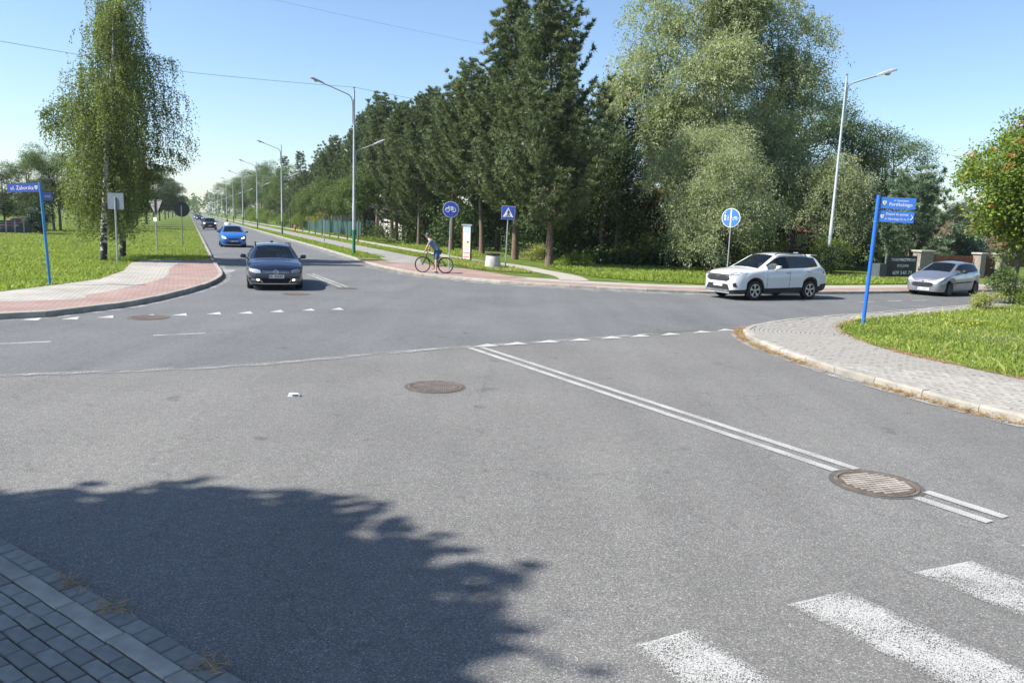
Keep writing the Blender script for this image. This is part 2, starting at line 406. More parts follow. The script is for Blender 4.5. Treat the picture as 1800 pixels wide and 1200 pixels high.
# --- far side
pF = spline(K_FAR, .25); pF_in = offset(pF, -.15)
farpoly = [tuple(q) for q in pF_in[::8]] + [tuple(Z(900, 9.4)[:2]), (1200, 1400), (1500, 400), (130, 94)]
sheet('grass_verge', farpoly, KZ, M_SOIL)
sF = [i for i in range(len(pF)) if -8.2 < pF[i, 0] < 60 and pF[i, 1] < 56]
w_f = lambda x: 2.1
ribbon('grey_paving', pF_in[sF], offset(pF, -2.75)[sF], KZ + .005, mat('far_grey_paving', (.30, .28, .25), .9, var=.15, vscale=2))
ribbon('red_paving', pF_in[sF], offset(pF, -1.45)[sF], KZ + .010, M_RED)
sheet('red_paving', [(-8.0, 42.3), (-6.9, 40.5), (-5.6, 38.0), (-3.9, 35.2), (-1.2, 33.2), (0.6, 33.6), (-.9, 36.4), (-2.2, 38.6), (-4.2, 40.5), (-5.2, 43.2)], KZ + .014, M_RED)
cyc = [tuple(Z(s, 11.0)[:2]) for s in (900, 300, 120, 60, 50)] + [(-6.9, 42.6), (-4.9, 41.0)] + [tuple(Z(s, 13.2)[:2]) for s in (47, 52, 60, 120, 300, 900)]
sheet('cycle_path', cyc, KZ + .018, M_PATH)
fp = spline([tuple(Z(s, 15.7)[:2]) for s in (300, 200, 120, 80, 62, 54)] + [(-3.2, 48.4), (-.3, 43.5), (1.4, 38.8), (2.4, 35.8), (2.6, 32.9)], .5)
ribbon('footpath', offset(fp, -.62), offset(fp, .62), KZ + .022, mat('footpath_slabs', (.31, .285, .25), .9, var=.16, vscale=1.5))
sheet('bare_soil', [(-9.1, 45.3), (-8.1, 42.6), (-6.9, 40.9), (-6.3, 41.8), (-7.2, 43.6), (-8.2, 45.6)], KZ + .019, M_DRY)
# --- right corner
pR = spline(K_RIGHT, .25); pR_in = offset(pR, .0); pR_in = offset(pR, -.15)
gr_in = [(13.4, 4.0), (10.6, 9.4), (8.94, 13.0), (8.5, 14.2), (8.06, 15.5), (7.86, 17.1), (8.0, 18.7), (8.5, 20.2), (9.8, 21.85), (12.4, 23.75), (15.6, 26.2), (18.7, 28.7), (28.3, 34.4)]
sR = [i for i in range(len(pR)) if pR[i, 0] < 29 and pR[i, 1] > -2]
sheet('paving_bed', [tuple(pR_in[i]) for i in sR] + [tuple(q) for q in gr_in[::-1]] + [(15, -1)], KZ - .012, M_SAND)
sheet('grass_verge', gr_in + [(60, 49), (400, 200), (400, -300), (20, -10)], KZ, M_SOIL)

def in_poly(px, py, poly):
    px = np.asarray(px); py = np.asarray(py); r_ = np.zeros(px.shape, bool); n = len(poly); j = n - 1
    for i in range(n):
        xi, yi = poly[i]; xj, yj = poly[j]
        c = ((yi > py) != (yj > py)) & (px < (xj - xi) * (py - yi) / (yj - yi + 1e-12) + xi)
        r_ ^= c; j = i
    return r_

# blocks of the right-hand pavement, laid in rows along the kerb
walk = bpy.data.objects.new('pavement', None); COL.objects.link(walk); walk['kind'] = 'structure'
wpoly = [tuple(offset(pR, -.16)[i]) for i in sR] + [tuple(q) for q in gr_in[::-1]] + [(15, -1)]
base_p = spline(K_RIGHT[1:17], .05); blocks = []
rb = random.Random(11)
for row in range(32):
    q = offset(base_p, -(.21 + row * .105)); dd = np.concatenate([[0], np.cumsum(np.linalg.norm(np.diff(q, axis=0), axis=1))])
    L_ = dd[-1]; s0 = (row % 2) * .1
    for s in np.arange(s0, L_ - .2, .204):
        x = np.interp(s + .1, dd, q[:, 0]); y = np.interp(s + .1, dd, q[:, 1])
        xa, ya = np.interp(s, dd, q[:, 0]), np.interp(s, dd, q[:, 1]); xb, yb = np.interp(s + .2, dd, q[:, 0]), np.interp(s + .2, dd, q[:, 1])
        if math.hypot(xb - xa, yb - ya) > .15: blocks.append((x, y, math.atan2(yb - ya, xb - xa)))
bx_ = np.array([b[0] for b in blocks]); by_ = np.array([b[1] for b in blocks])
ok = in_poly(bx_, by_, wpoly)
vis = (bx_ / np.maximum(by_, .1) < .72)
blocks = [b for b, o_ in zip(blocks, ok) if o_]
blocks.sort(key=lambda b: math.hypot(b[0], b[1]) + (100 if b[0] / b[1] > .72 else 0))
bm_ = MB().box((0, 0, -.04), (.193, .093, .08), bev=.006)
bme = None
for (x, y, a) in blocks[:295]:
    if bme is None:
        o = bm_.build('paving_block', M_BLOCK, walk); bme = o.data
    else: o = link('paving_block', bme, walk)
    o.location = (x, y, KZ + .006 + rb.uniform(-.003, .003)); o.rotation_euler = (rb.uniform(-.008, .008), rb.uniform(-.008, .008), a)
mb = MB()
for (x, y, a) in blocks[295:]:
    mb.box((x, y, KZ - .03 + rb.uniform(-.003, .003)), (.193, .093, .07), a)
o = mb.build('far_paving_blocks', M_BLOCK, walk); o['kind'] = 'stuff'

# --- pavement in the lower left corner, flush with the road
E0 = np.array([-3.84, 5.61]); E1 = np.array([-1.38, 3.86]); te = (E1 - E0) / np.linalg.norm(E1 - E0); ne = np.array([te[1], -te[0]])   # ne points away from the road
ne = ne if ne[0] < 0 else -ne
cw = bpy.data.objects.new('pavement', None); COL.objects.link(cw); cw['kind'] = 'structure'
c0 = E0 - te * 3; c1 = E1 + te * 4
sheet('paving_bed', [tuple(c0 + ne * .01), tuple(c1 + ne * .01), tuple(c1 + ne * 5), tuple(c0 + ne * 5)], .008, M_SAND)
sheet('grass_verge', [(-9.3, 3.35), (-1.1, -2.5), (4, -7), (-10, -40), (-70, -40), (-70, -31), (-15, 3.6)], .022, M_SOIL)
ang = math.atan2(te[1], te[0])
def piece(me, name, u, v, zz, rot, mt):
    p = E0 + te * u + ne * v
    o = link(name, me, cw); o.location = (p[0], p[1], zz); o.rotation_euler = (rb.uniform(-.01, .01), rb.uniform(-.01, .01), rot); return o
def blk(d, mt, bev=.008):
    return MB().box((0, 0, -d[2] / 2), d, bev=bev).build('paving_block', mt, cw)
o = blk((.142, .135, .08), M_BLOCK_D); me1 = o.data; bpy.data.objects.remove(o)
o = blk((.59, .12, .08), M_KERB); me2 = o.data; bpy.data.objects.remove(o)
o = blk((.194, .096, .08), M_BLOCK_D); me3 = o.data; bpy.data.objects.remove(o)
for k in range(-9, 36):
    piece(me1, 'edging_block', k * .148, .078, .030 + rb.uniform(-.004, .004), ang + rb.uniform(-.012, .012), None)
for k in range(-3, 10):
    piece(me2, 'kerb_slab', k * .6, .212, .040 + rb.uniform(-.003, .003), ang + rb.uniform(-.006, .006), None)
for r_ in range(15):
    for k in range(-3 + r_ // 3, 16 - r_ // 3):
        piece(me3, 'paving_block', k * .203 + (r_ % 2) * .1, .328 + r_ * .105, .036 + rb.uniform(-.004, .004), ang + rb.uniform(-.01, .01), None)

# ================================================================ road markings
def stripe(name, pts4, mt, z=.012, nx=2, soft=0.):
    """quad a,b,c,d with a soft-edge attribute"""
    a, b, c, d = [np.array(p[:2]) for p in pts4]; nu, nv = 9, 7
    vs = []; e = []
    for i in range(nu):
        u = i / (nu - 1)
        for j in range(nv):
            v = j / (nv - 1); p = (a * (1 - u) + b * u) * (1 - v) + (d * (1 - u) + c * u) * v
            vs.append((p[0], p[1], z)); e.append(-soft if (j in (0, nv - 1)) or i == nu - 1 else (0 if j != 3 else .02))
    fs = []
    for i in range(nu - 1):
        for j in range(nv - 1):
            f = (i * nv + j, (i + 1) * nv + j, (i + 1) * nv + j + 1, i * nv + j + 1)
            A, B, C_ = vs[f[0]], vs[f[1]], vs[f[2]]
            fs.append(f if (B[0] - A[0]) * (C_[1] - A[1]) - (B[1] - A[1]) * (C_[0] - A[0]) > 0 else f[::-1])
    o = MB().add(vs, fs).build(name, mt); o['kind'] = 'structure'
    at = o.data.attributes.new('edge', 'FLOAT', 'POINT'); at.data.foreach_set('value', e)
    return o
dA, dB = np.array([-.72, 15.3]), np.array([4.40, 6.68]); dt = (dB - dA) / np.linalg.norm(dB - dA); dn = np.array([-dt[1], dt[0]])
for k, (o0, o1) in enumerate(((-.19, -.07), (.07, .19))):
    sm_ = float(np.dot(np.array(G(1540, 850)[:2]) - dA, dt)); om_ = float(np.dot(np.array(G(1540, 850)[:2]) - dA, dn)); hh_ = math.sqrt(max(.02, .45 ** 2 - ((o0 + o1) / 2 - om_) ** 2))
    dC, dD = dA + dt * (sm_ - hh_), dA + dt * (sm_ + hh_)          # the line stops at the manhole cover
    stripe('lane_line', (dA + dn * o0, dC + dn * o0, dC + dn * o1, dA + dn * o1), M_PAINT, .012)
    stripe('lane_line', (dD + dn * o0, dB + dn * o0, dB + dn * o1, dD + dn * o1), M_PAINT, .012)
zb = [((.76, 4.34), (1.19, 4.57)), ((1.91, 4.94), (2.42, 5.18)), ((3.05, 5.51), (3.63, 5.76)), ((4.22, 6.1), (4.80, 6.36)), ((-.38, 3.72), (.05, 3.95))]
zd = np.array([.55, -.83]); zd /= np.linalg.norm(zd)
for a, b in zb:
    a = np.array(a); b = np.array(b)
    stripe('zebra_stripe', (a, a + zd * 3.4, b + zd * 3.4, b), M_PAINT_OLD, .012, soft=.16)
def tri_mark(c, d, wdt, ln):
    """give-way tooth: base centre c, pointing along d"""
    c = np.array(c); d = np.array(d) / np.linalg.norm(d); n = np.array([-d[1], d[0]])
    p = [c + n * wdt / 2, c - n * wdt / 2, c + d * ln]
    o = sheet('give_way_tooth', [tuple(q) for q in p], .0125, M_TOOTH)
    return o
triR = [G(*p) for p in ((866, 608), (918, 604.5), (975, 601), (1030, 598), (1085, 594), (1135, 591), (1188, 588), (1243, 584), (1285, 580.5))]
for p in triR: tri_mark((p[0], p[1] + .08), (-.75, -.66), .34, .55)
triL = [G(*p) for p in ((60, 562), (128, 560.5), (190, 558), (262, 556), (320, 554), (380, 552), (435, 550.5), (490, 548), (545, 545.5), (595, 544))]
for p in triL: tri_mark((p[0], p[1] - .15), (-.1, 1), .36, .5)
for (a, b) in (((270, 591), (362, 587)), ((0, 606), (90, 602)), ((1512, 532), (1540, 531)), ((1562, 530), (1588, 529)), ((1606, 529), (1632, 528.5))):
    A, B = G(*a), G(*b); A = np.array(A[:2]); B = np.array(B[:2]); t = (B - A) / np.linalg.norm(B - A); n = np.array([-t[1], t[0]])
    stripe('lane_dash', (A, B, B + n * .12, A + n * .12), M_PAINT_OLD if a[0] < 600 else M_PAINT, .0125)
# double line and stop patch of the far street
A = np.array(G(545, 482)[:2]); B = np.array(G(605, 505)[:2]); t = (B - A) / np.linalg.norm(B - A); n = np.array([-t[1], t[0]])
for o_ in (-.17, .06): stripe('lane_line', (A + n * o_, B + n * o_, B + n * (o_ + .12), A + n * (o_ + .12)), M_PAINT_OLD, .0125)
A = G(395, 477); stripe('stop_patch', ((A[0] - .35, A[1] - .8), (A[0] + .5, A[1] - .6), (A[0] + .1, A[1] + 1.1), (A[0] - .6, A[1] + .9)), M_PAINT_OLD, .0125)
# light worn edge beside the left kerb and the far kerb
pe = pI[[i for i in range(len(pI)) if pI[i, 0] > -20 and pI[i, 1] < 45]]
ribbon('gutter_dust', offset(pe, -.3), offset(pe, -.01), .0105, paint('gutter_left', .95, 40., .28))
pe = pF[[i for i in range(len(pF)) if pF[i, 0] < 10 and pF[i, 1] < 110]]
ribbon('gutter_dust', offset(pe, .75), offset(pe, .01), .0105, paint('gutter_far', .98, 30., .30))
pe = pR[[i for i in range(len(pR)) if pR[i, 0] < 9 and pR[i, 1] > 4]]
ribbon('gutter_dust', offset(pe, .28), offset(pe, .01), .0105, paint('gutter_right', .95, 40., .28))
# ================================================================ plants
def leaf_mat(name, c_dark, c_light, trans=.3, rough=.55):
    mt = bpy.data.materials.new(name); mt.use_nodes = True; n = mt.node_tree; L = n.links; b = n.nodes['Principled BSDF']
    at = n.nodes.new('ShaderNodeAttribute'); at.attribute_name = 'tint'
    q = n.nodes.new('ShaderNodeValToRGB'); e = q.color_ramp.elements
    e[0].position = 0; e[0].color = (*c_dark, 1); e[1].position = 1; e[1].color = (*c_light, 1)
    L.new(at.outputs['Fac'], q.inputs[0]); L.new(q.outputs[0], b.inputs['Base Color'])
    b.inputs['Roughness'].default_value = rough; b.inputs['Specular IOR Level'].default_value = .3
    t = n.nodes.new('ShaderNodeBsdfTranslucent')
    s = n.nodes.new('ShaderNodeVectorMath'); s.operation = 'MULTIPLY'; s.inputs[1].default_value = (1.25, 1.35, .6)
    L.new(q.outputs[0], s.inputs[0]); L.new(s.outputs[0], t.inputs[0])
    mx = n.nodes.new('ShaderNodeMixShader'); mx.inputs[0].default_value = trans
    L.new(b.outputs[0], mx.inputs[1]); L.new(t.outputs[0], mx.inputs[2]); L.new(mx.outputs[0], n.nodes['Material Output'].inputs[0])
    return mt
LM = {
 'pine': leaf_mat('pine_needles', (.056, .088, .040), (.225, .272, .135), .2),
 'pine_blue': leaf_mat('blue_pine_needles', (.085, .135, .085), (.29, .37, .25), .25),
 'birch': leaf_mat('birch_leaves', (.082, .116, .036), (.24, .28, .105), .42),
 'willow': leaf_mat('willow_leaves', (.18, .218, .115), (.43, .468, .305), .4),
 'broad': leaf_mat('broad_leaves', (.050, .085, .024), (.155, .215, .070), .33),
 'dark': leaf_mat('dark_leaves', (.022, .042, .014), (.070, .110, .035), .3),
 'light': leaf_mat('light_leaves', (.090, .140, .025), (.220, .290, .060), .4),
 'rowan': leaf_mat('rowan_leaves', (.090, .155, .028), (.255, .315, .065), .4),
 'yellow': leaf_mat('yellow_leaves', (.20, .20, .03), (.36, .33, .06), .4),
 'thuja': leaf_mat('thuja_leaves', (.045, .085, .055), (.100, .160, .110), .15),
 'grass': leaf_mat('grass_blades', (.155, .220, .036), (.36, .43, .10), .4, .7),
 'grass_dry': leaf_mat('grass_blades_dry', (.20, .24, .06), (.44, .44, .16), .35, .7),
 'straw': leaf_mat('straw', (.26, .16, .08), (.46, .33, .19), .2, .8),
}
M_BARK = mat('bark_grey', (.16, .13, .10), .95, var=.4, vscale=9, bump=.9, bscale=25)
M_BARK_P = mat('bark_pine', (.15, .105, .078), .95, var=.45, vscale=7, bump=1., bscale=18)
M_BARK_D = mat('bark_dark', (.075, .062, .05), .95, var=.4, vscale=9, bump=.8, bscale=25)
M_BARK_B = mat('bark_twig', (.10, .085, .07), .95, var=.3, vscale=9)
def birch_bark():
    mt = bpy.data.materials.new('bark_birch'); mt.use_nodes = True; n = mt.node_tree; L = n.links; b = n.nodes['Principled BSDF']
    tc = n.nodes.new('ShaderNodeTexCoord'); mp = n.nodes.new('ShaderNodeMapping'); mp.inputs['Scale'].default_value = (3, 3, 7)
    L.new(tc.outputs['Object'], mp.inputs[0])
    a = n.nodes.new('ShaderNodeTexNoise'); a.inputs['Scale'].default_value = 1.4; a.inputs['Detail'].default_value = 5; L.new(mp.outputs[0], a.inputs['Vector'])
    sp_ = n.nodes.new('ShaderNodeSeparateXYZ'); L.new(tc.outputs['Object'], sp_.inputs[0])
    mr = n.nodes.new('ShaderNodeMapRange'); mr.inputs[1].default_value = .3; mr.inputs[2].default_value = 3.; mr.inputs[3].default_value = -.13; mr.inputs[4].default_value = .12
    L.new(sp_.outputs['Z'], mr.inputs[0])
    m_ = n.nodes.new('ShaderNodeMath'); L.new(a.outputs['Fac'], m_.inputs[0]); L.new(mr.outputs[0], m_.inputs[1])
    q = n.nodes.new('ShaderNodeValToRGB'); e = q.color_ramp.elements
    e[0].position = .44; e[0].color = (.035, .03, .028, 1); e[1].position = .5; e[1].color = (.52, .50, .47, 1)
    L.new(m_.outputs[0], q.inputs[0]); L.new(q.outputs[0], b.inputs['Base Color']); b.inputs['Roughness'].default_value = .85
    return mt
M_BIRCH = birch_bark()

def unit(a): return a / (np.linalg.norm(a, axis=-1, keepdims=True) + 1e-9)
def np_mesh(name, V, F, tint, mt, parent=None):
    """V (n,3), F (m,k) faces of equal size, tint per vertex"""
    me = bpy.data.meshes.new(name); k = F.shape[1]
    me.vertices.add(len(V)); me.vertices.foreach_set('co', V.astype(np.float32).ravel())
    me.loops.add(F.size); me.loops.foreach_set('vertex_index', F.astype(np.int32).ravel())
    me.polygons.add(len(F)); me.polygons.foreach_set('loop_start', np.arange(0, F.size, k, dtype=np.int32))
    try: me.polygons.foreach_set('loop_total', np.full(len(F), k, np.int32))
    except Exception: pass
    me.materials.append(mt)
    at = me.attributes.new('tint', 'FLOAT', 'POINT'); at.data.foreach_set('value', tint.astype(np.float32))
    me.update(calc_edges=True)
    return link(name, me, parent)
def diamonds(rng, P, A, L, W, tint, nrm=None):
    n = len(P); A = unit(A)
    N = rng.normal(size=(n, 3)) if nrm is None else nrm + rng.normal(size=(n, 3)) * .55
    S = unit(np.cross(A, N)); L = np.broadcast_to(L, n)[:, None]; W = np.broadcast_to(W, n)[:, None]
    V = np.stack([P, P + A * L * .45 + S * W * .5, P + A * L, P + A * L * .45 - S * W * .5], 1).reshape(-1, 3)
    return V, np.arange(4 * n).reshape(n, 4), np.repeat(tint, 4)
def needles(rng, P, A, n, L, W, tint, spread=.9):
    m_ = len(P); P = np.repeat(P, n, 0); A = unit(np.repeat(unit(A), n, 0) + rng.normal(size=(m_ * n, 3)) * spread)
    S = unit(np.cross(A, rng.normal(size=A.shape))); ln = L * rng.uniform(.7, 1.2, (len(P), 1))
    V = np.stack([P + S * W * .5, P - S * W * .5, P + A * ln], 1).reshape(-1, 3)
    t = np.clip(np.repeat(tint, n) + rng.normal(size=len(P)) * .12, 0, 1)
    return V, np.arange(3 * len(P)).reshape(-1, 3), np.repeat(t, 3)
def join(parts):
    V = []; F = []; T = []; o = 0
    for v, f, t in parts:
        V.append(v); F.append(f + o); T.append(t); o += len(v)
    return np.concatenate(V), np.concatenate(F), np.concatenate(T)

def wander(rng, H, lean=(0, 0), amp=.12, n=9):
    z = np.linspace(0, H, n); x = lean[0] * (z / H) ** 1.3 + np.cumsum(rng.normal(0, amp, n)) * (z / H); y = lean[1] * (z / H) ** 1.3 + np.cumsum(rng.normal(0, amp, n)) * (z / H)
    return np.stack([x, y, z], 1)
def on(path, z):
    return np.array([np.interp(z, path[:, 2], path[:, 0]), np.interp(z, path[:, 2], path[:, 1]), z])

def pine(name, label, seed, H, base, Rm, lean=(0, 0), leaf='pine', tr=.19, dens=.96, bark=None, cat='pine tree', prof=.75, up=.35, tuft=.28, nn=15):
    rng = np.random.RandomState(seed); root = thing(name, label, cat)
    tp = wander(rng, H, lean, .05); mb = MB()
    rad = tr * (1 - .93 * (tp[:, 2] / H) ** .9) + .012; rad[0] *= 1.25
    mb.tube(tp, list(rad), 10)
    P = []; A = []; z = base; lob = rng.uniform(.75, 1.15, 12)
    while z < H - .25:
        t = (z - base) / (H - base)
        nb = rng.randint(4, 7)
        a0 = rng.uniform(0, 6.28)
        for k in range(nb):
            az = a0 + k * 6.28 / nb + rng.normal(0, .25)
            if rng.rand() < .06: continue
            r_ = Rm * (1 - t) ** prof * (.55 + .45 * min(1, t / .18)) * rng.uniform(.65, 1.12) * lob[int((az % 6.28) / 6.28 * 12) % 12] + .25
            el = up * (.15 + 1.6 * t) + rng.normal(0, .12)
            s0 = on(tp, z + rng.uniform(-.12, .12)); d = np.array([math.cos(az), math.sin(az), 0.])
            n = max(4, int(r_ / .26)); u = np.linspace(0, 1, n)[:, None]
            br = s0 + d * r_ * u * math.cos(el) + np.array([0, 0, 1.]) * r_ * (math.sin(el) * u - .16 * np.sin(u * 3.14) + .30 * u ** 3)
            if t < .5 or k % 2 == 0: mb.tube(br[::max(1, n // 4)], list(np.linspace(.045 * (1 - t) + .012, .008, len(br[::max(1, n // 4)]))), 4, cap=False)
            side = np.array([-d[1], d[0], 0.])
            for j in range(1, n):
                uu = j / (n - 1)
                if uu < .25: continue
                tg = unit((br[j] - br[j - 1])[None])[0]
                for sgn in (-1, -.6, .6, 1, 0):
                    if rng.rand() > .95 * dens: continue
                    ln = rng.uniform(.12, .75) * min(1., r_ * .5) * (1.25 - .6 * uu)
                    ax = tg * .6 + side * sgn * .9 + np.array([0, 0, .4])
                    p = br[j] + unit((tg * .5 + side * sgn + np.array([0, 0, .15]))[None])[0] * ln * (1 if sgn else .3)
                    P.append(p); A.append(ax)
                    if ln > .25: P.append(br[j] * .45 + p * .55 + rng.normal(0, .06, 3)); A.append(ax)
                    if ln > .45: P.append(br[j] * .75 + p * .25 + rng.normal(0, .06, 3)); A.append(ax)
        z += (.50 - .18 * t) * rng.uniform(.8, 1.2)
    P = np.array(P); A = np.array(A)
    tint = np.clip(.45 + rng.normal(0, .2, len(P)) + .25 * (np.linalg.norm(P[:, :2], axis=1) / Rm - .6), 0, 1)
    V, F, T = needles(rng, P, A, nn, tuft, .054, tint, .62)
    mb.build('trunk', bark or M_BARK_P, root, smooth=60)
    np_mesh('crown', V, F, T, LM[leaf], root)
    return root

def ico_dirs(rng, n): return unit(rng.normal(size=(n, 3)))
def lobes_in(rng, n, c, r3, rr, flat=-.5):
    """lobe centres spread through an ellipsoid"""
    out = []
    while len(out) < n:
        p = rng.uniform(-1, 1, 3); q = np.linalg.norm(p)
        if q > 1 or p[2] < flat - .5: continue
        p = p / max(q, 1e-6) * q ** .45
        out.append((c + p * r3 * .82, rng.uniform(*rr)))
    return out
def broadleaf(name, label, seed, H, lobes, leaf='broad', trunks=((0, 0),), tr=.16, per=16, nl=22, L=.11, W=.07, sig=.22, bark=None, cat='tree', fork=.3, dense=1., root=None, parts=('trunk', 'crown'), extra=None, droop=.25):
    rng = np.random.RandomState(seed)
    if root is None: root = thing(name, label, cat)
    mb = MB(); C_ = []; N_ = []; zc = 0
    tops = []
    for (tx, ty) in trunks:
        h = H * rng.uniform(.72, .85); p = wander(rng, h, (0, 0), .09); p[:, 0] += tx * (1 + .8 * p[:, 2] / H); p[:, 1] += ty * (1 + .8 * p[:, 2] / H)
        mb.tube(p, list(tr * (1 - .85 * p[:, 2] / h) + .015), 8); tops.append(p)
    for (c, r_) in lobes:
        tp = min(tops, key=lambda q: np.linalg.norm(q[len(q) // 2, :2] - c[:2]))
        z0 = max(H * fork * .6, min(tp[-1, 2], c[2] - .5 * np.linalg.norm(c[:2] - tp[0, :2]) - .3)); s0 = on(tp, z0)
        mid = (s0 + c) / 2 + np.array([0, 0, -.12 * np.linalg.norm(c - s0)])
        mb.tube([s0, mid, c], [tr * .3, tr * .2, .012], 5, cap=False)
        n = max(5, int(2.3 * per * dense * r_ ** 1.6))
        d = ico_dirs(rng, n); d[:, 2] = np.where(d[:, 2] < -.55, -d[:, 2], d[:, 2])
        pc = c + d * r_ * rng.uniform(.55, 1.08, (n, 1)) * np.array([1, 1, .85])
        for q in pc[:max(2, n // 8)]: mb.tube([c, q], [.012, .005], 3, cap=False)
        C_.append(pc); N_.append(d)
    C_ = np.concatenate(C_); N_ = np.concatenate(N_)
    m_ = len(C_); tint = np.clip(rng.normal(.45, .2, m_), 0, 1)
    P = np.repeat(C_, nl, 0) + rng.normal(size=(m_ * nl, 3)) * sig * np.array([1, 1, .7])
    A = rng.normal(size=P.shape) + np.repeat(N_, nl, 0) * .5; A[:, 2] -= droop
    nr = np.repeat(N_, nl, 0) * .5 + np.array([0, 0, .8])
    t = np.clip(np.repeat(tint, nl) + rng.normal(0, .16, len(P)), 0, 1)
    V, F, T = diamonds(rng, P, A, L * rng.uniform(.7, 1.25, len(P)), W * rng.uniform(.7, 1.2, len(P)), t, nr)
    mb.build(parts[0], bark or M_BARK, root, smooth=60)
    np_mesh(parts[1], V, F, T, LM[leaf], root)
    return root, C_, N_, rng

def strands(rng, S, D, Ln, K, grav, L, W, sig, t0, jit=.5):
    """twigs with leaves along them, bending under gravity"""
    u = np.linspace(.08, 1, K)[None, :, None]
    P = S[:, None] + D[:, None] * Ln[:, None, None] * u * (1 - .45 * grav * u) + np.array([0, 0, -1.])[None, None] * (grav * Ln[:, None, None] * u ** 1.7)
    tg = np.gradient(P, axis=1); P = P.reshape(-1, 3) + rng.normal(0, sig, (P.size // 3, 3)); tg = unit(tg.reshape(-1, 3))
    A = tg + rng.normal(0, jit, tg.shape)
    t = np.clip(np.repeat(t0, K) + rng.normal(0, .15, len(P)), 0, 1)
    return diamonds(rng, P, A, L * rng.uniform(.7, 1.25, len(P)), W * rng.uniform(.8, 1.2, len(P)), t)

def birch(name, label, seed, H, base, tilt, loc, Rm, prof, arms=(), low=None):
    rng = np.random.RandomState(seed); root = thing(name, label, 'birch tree', loc)
    tp = wander(rng, H, tilt, .07, 11); mb = MB(); tw = MB()
    mb.tube(tp, list(.15 * (1 - .92 * tp[:, 2] / H) + .012), 10)
    S = []; D = []; Ln = []
    z = base; arms = list(arms)
    while z < H:
        t = (z - base) / (H - base); az = rng.uniform(0, 6.28); r_ = Rm * np.interp(t, prof[0], prof[1]) * rng.uniform(.55, 1.1)
        if arms and z > arms[0][0]: _, az, r_ = arms.pop(0)
        s0 = on(tp, z); d = np.array([math.cos(az), math.sin(az) * .9, 0]); n = max(4, int(r_ / .22)); u = np.linspace(0, 1, n)[:, None]
        rise = rng.uniform(.5, 1.0) * (1 - .3 * t)
        br = s0 + d * r_ * u + np.array([0, 0, 1.]) * r_ * (rise * u - .55 * u ** 2.2)
        tw.tube(br[::max(1, n // 4)], list(np.linspace(.035 * (1 - t) + .012, .006, len(br[::max(1, n // 4)]))), 5, cap=False)
        for j in range(1, n):
            for _ in range(4):
                S.append(br[j] + rng.normal(0, .12, 3)); D.append(d * rng.uniform(0, .3) + rng.normal(0, .13, 3))
                Ln.append(rng.uniform(.7, 3.2) * (1.25 - .75 * t) + .2)
        z += rng.uniform(.07, .15)
    S = np.array(S); D = np.array(D); Ln = np.minimum(np.array(Ln), np.maximum(.25, S[:, 2] - low(S[:, 0]) - rng.exponential(.4, len(S))))
    ok = (S[:, 2] - low(S[:, 0])) > .1; S, D, Ln = S[ok], D[ok], Ln[ok]
    V, F, T = strands(rng, S, D, Ln, 24, .97, .105, .058, .042, np.clip(rng.normal(.45, .22, len(S)), 0, 1), .8)
    mb.build('trunk', M_BIRCH, root, smooth=60); tw.build('branches', M_BARK_B, root); np_mesh('crown', V, F, T, LM['birch'], root)
    return root

def willow(name, label, seed, H, lobes, trunks, loc, dens=1., tr=.2, lw=(.21, .066)):
    rng = np.random.RandomState(seed); root = thing(name, label, 'willow tree', loc); mb = MB(); tops = []
    for (tx, ty, sx, sy) in trunks:
        p = wander(rng, H * .8, (sx, sy), .12, 9); p[:, 0] += tx; p[:, 1] += ty
        mb.tube(p, list(tr * (1 - .88 * p[:, 2] / (H * .8)) + .012), 8); tops.append(p)
    S = []; D = []
    for (c, r_) in lobes:
        tp = min(tops, key=lambda q: np.min(np.linalg.norm(q - (c - np.array([0, 0, 2.])), axis=1)))
        s0 = on(tp, max(.8, min(tp[-1, 2], c[2] - 2.0)))
        mb.tube([s0, (s0 + c) / 2 + np.array([0, 0, -.2]), c], [.07, .045, .012], 5, cap=False)
        n = int(120 * dens * r_ ** 1.7); d = ico_dirs(rng, n); d[:, 2] = np.where(d[:, 2] < -.4, -d[:, 2], d[:, 2])
        S.append(c + d * r_ * rng.uniform(.35, .95, (n, 1))); D.append(d + np.array([0, 0, .35]) + rng.normal(0, .3, d.shape))
        for q in range(0, n, 22): mb.tube([c, S[-1][q]], [.014, .005], 3, cap=False)
    S = np.concatenate(S); D = np.concatenate(D); Ln = rng.uniform(.5, 1.25, len(S))
    V, F, T = strands(rng, S, D, Ln, 16, .75, lw[0], lw[1], .12, np.clip(rng.normal(.45, .22, len(S)), 0, 1), .65)
    mb.build('trunk', M_BARK_D, root, smooth=60); np_mesh('crown', V, F, T, LM['willow'], root)
    return root

def put(o, p, rz=0., s=1., label=None, group=None, tilt=None):
    o.location = (p[0], p[1], (p[2] if len(p) > 2 and p[2] else KZ) - .03); o.rotation_euler = (tilt[0] if tilt else 0, tilt[1] if tilt else 0, rz)
    o.scale = s if hasattr(s, '__len__') else (s, s, s)
    if label: o['label'] = label
    if group: o['group'] = group
    return o

ORD = ('leftmost', 'second from the left', 'third from the left', 'fourth from the left', 'fifth from the left', 'sixth from the left', 'seventh from the left', 'eighth from the left', 'ninth from the left', 'tenth from the left', 'eleventh from the left', 'rightmost')
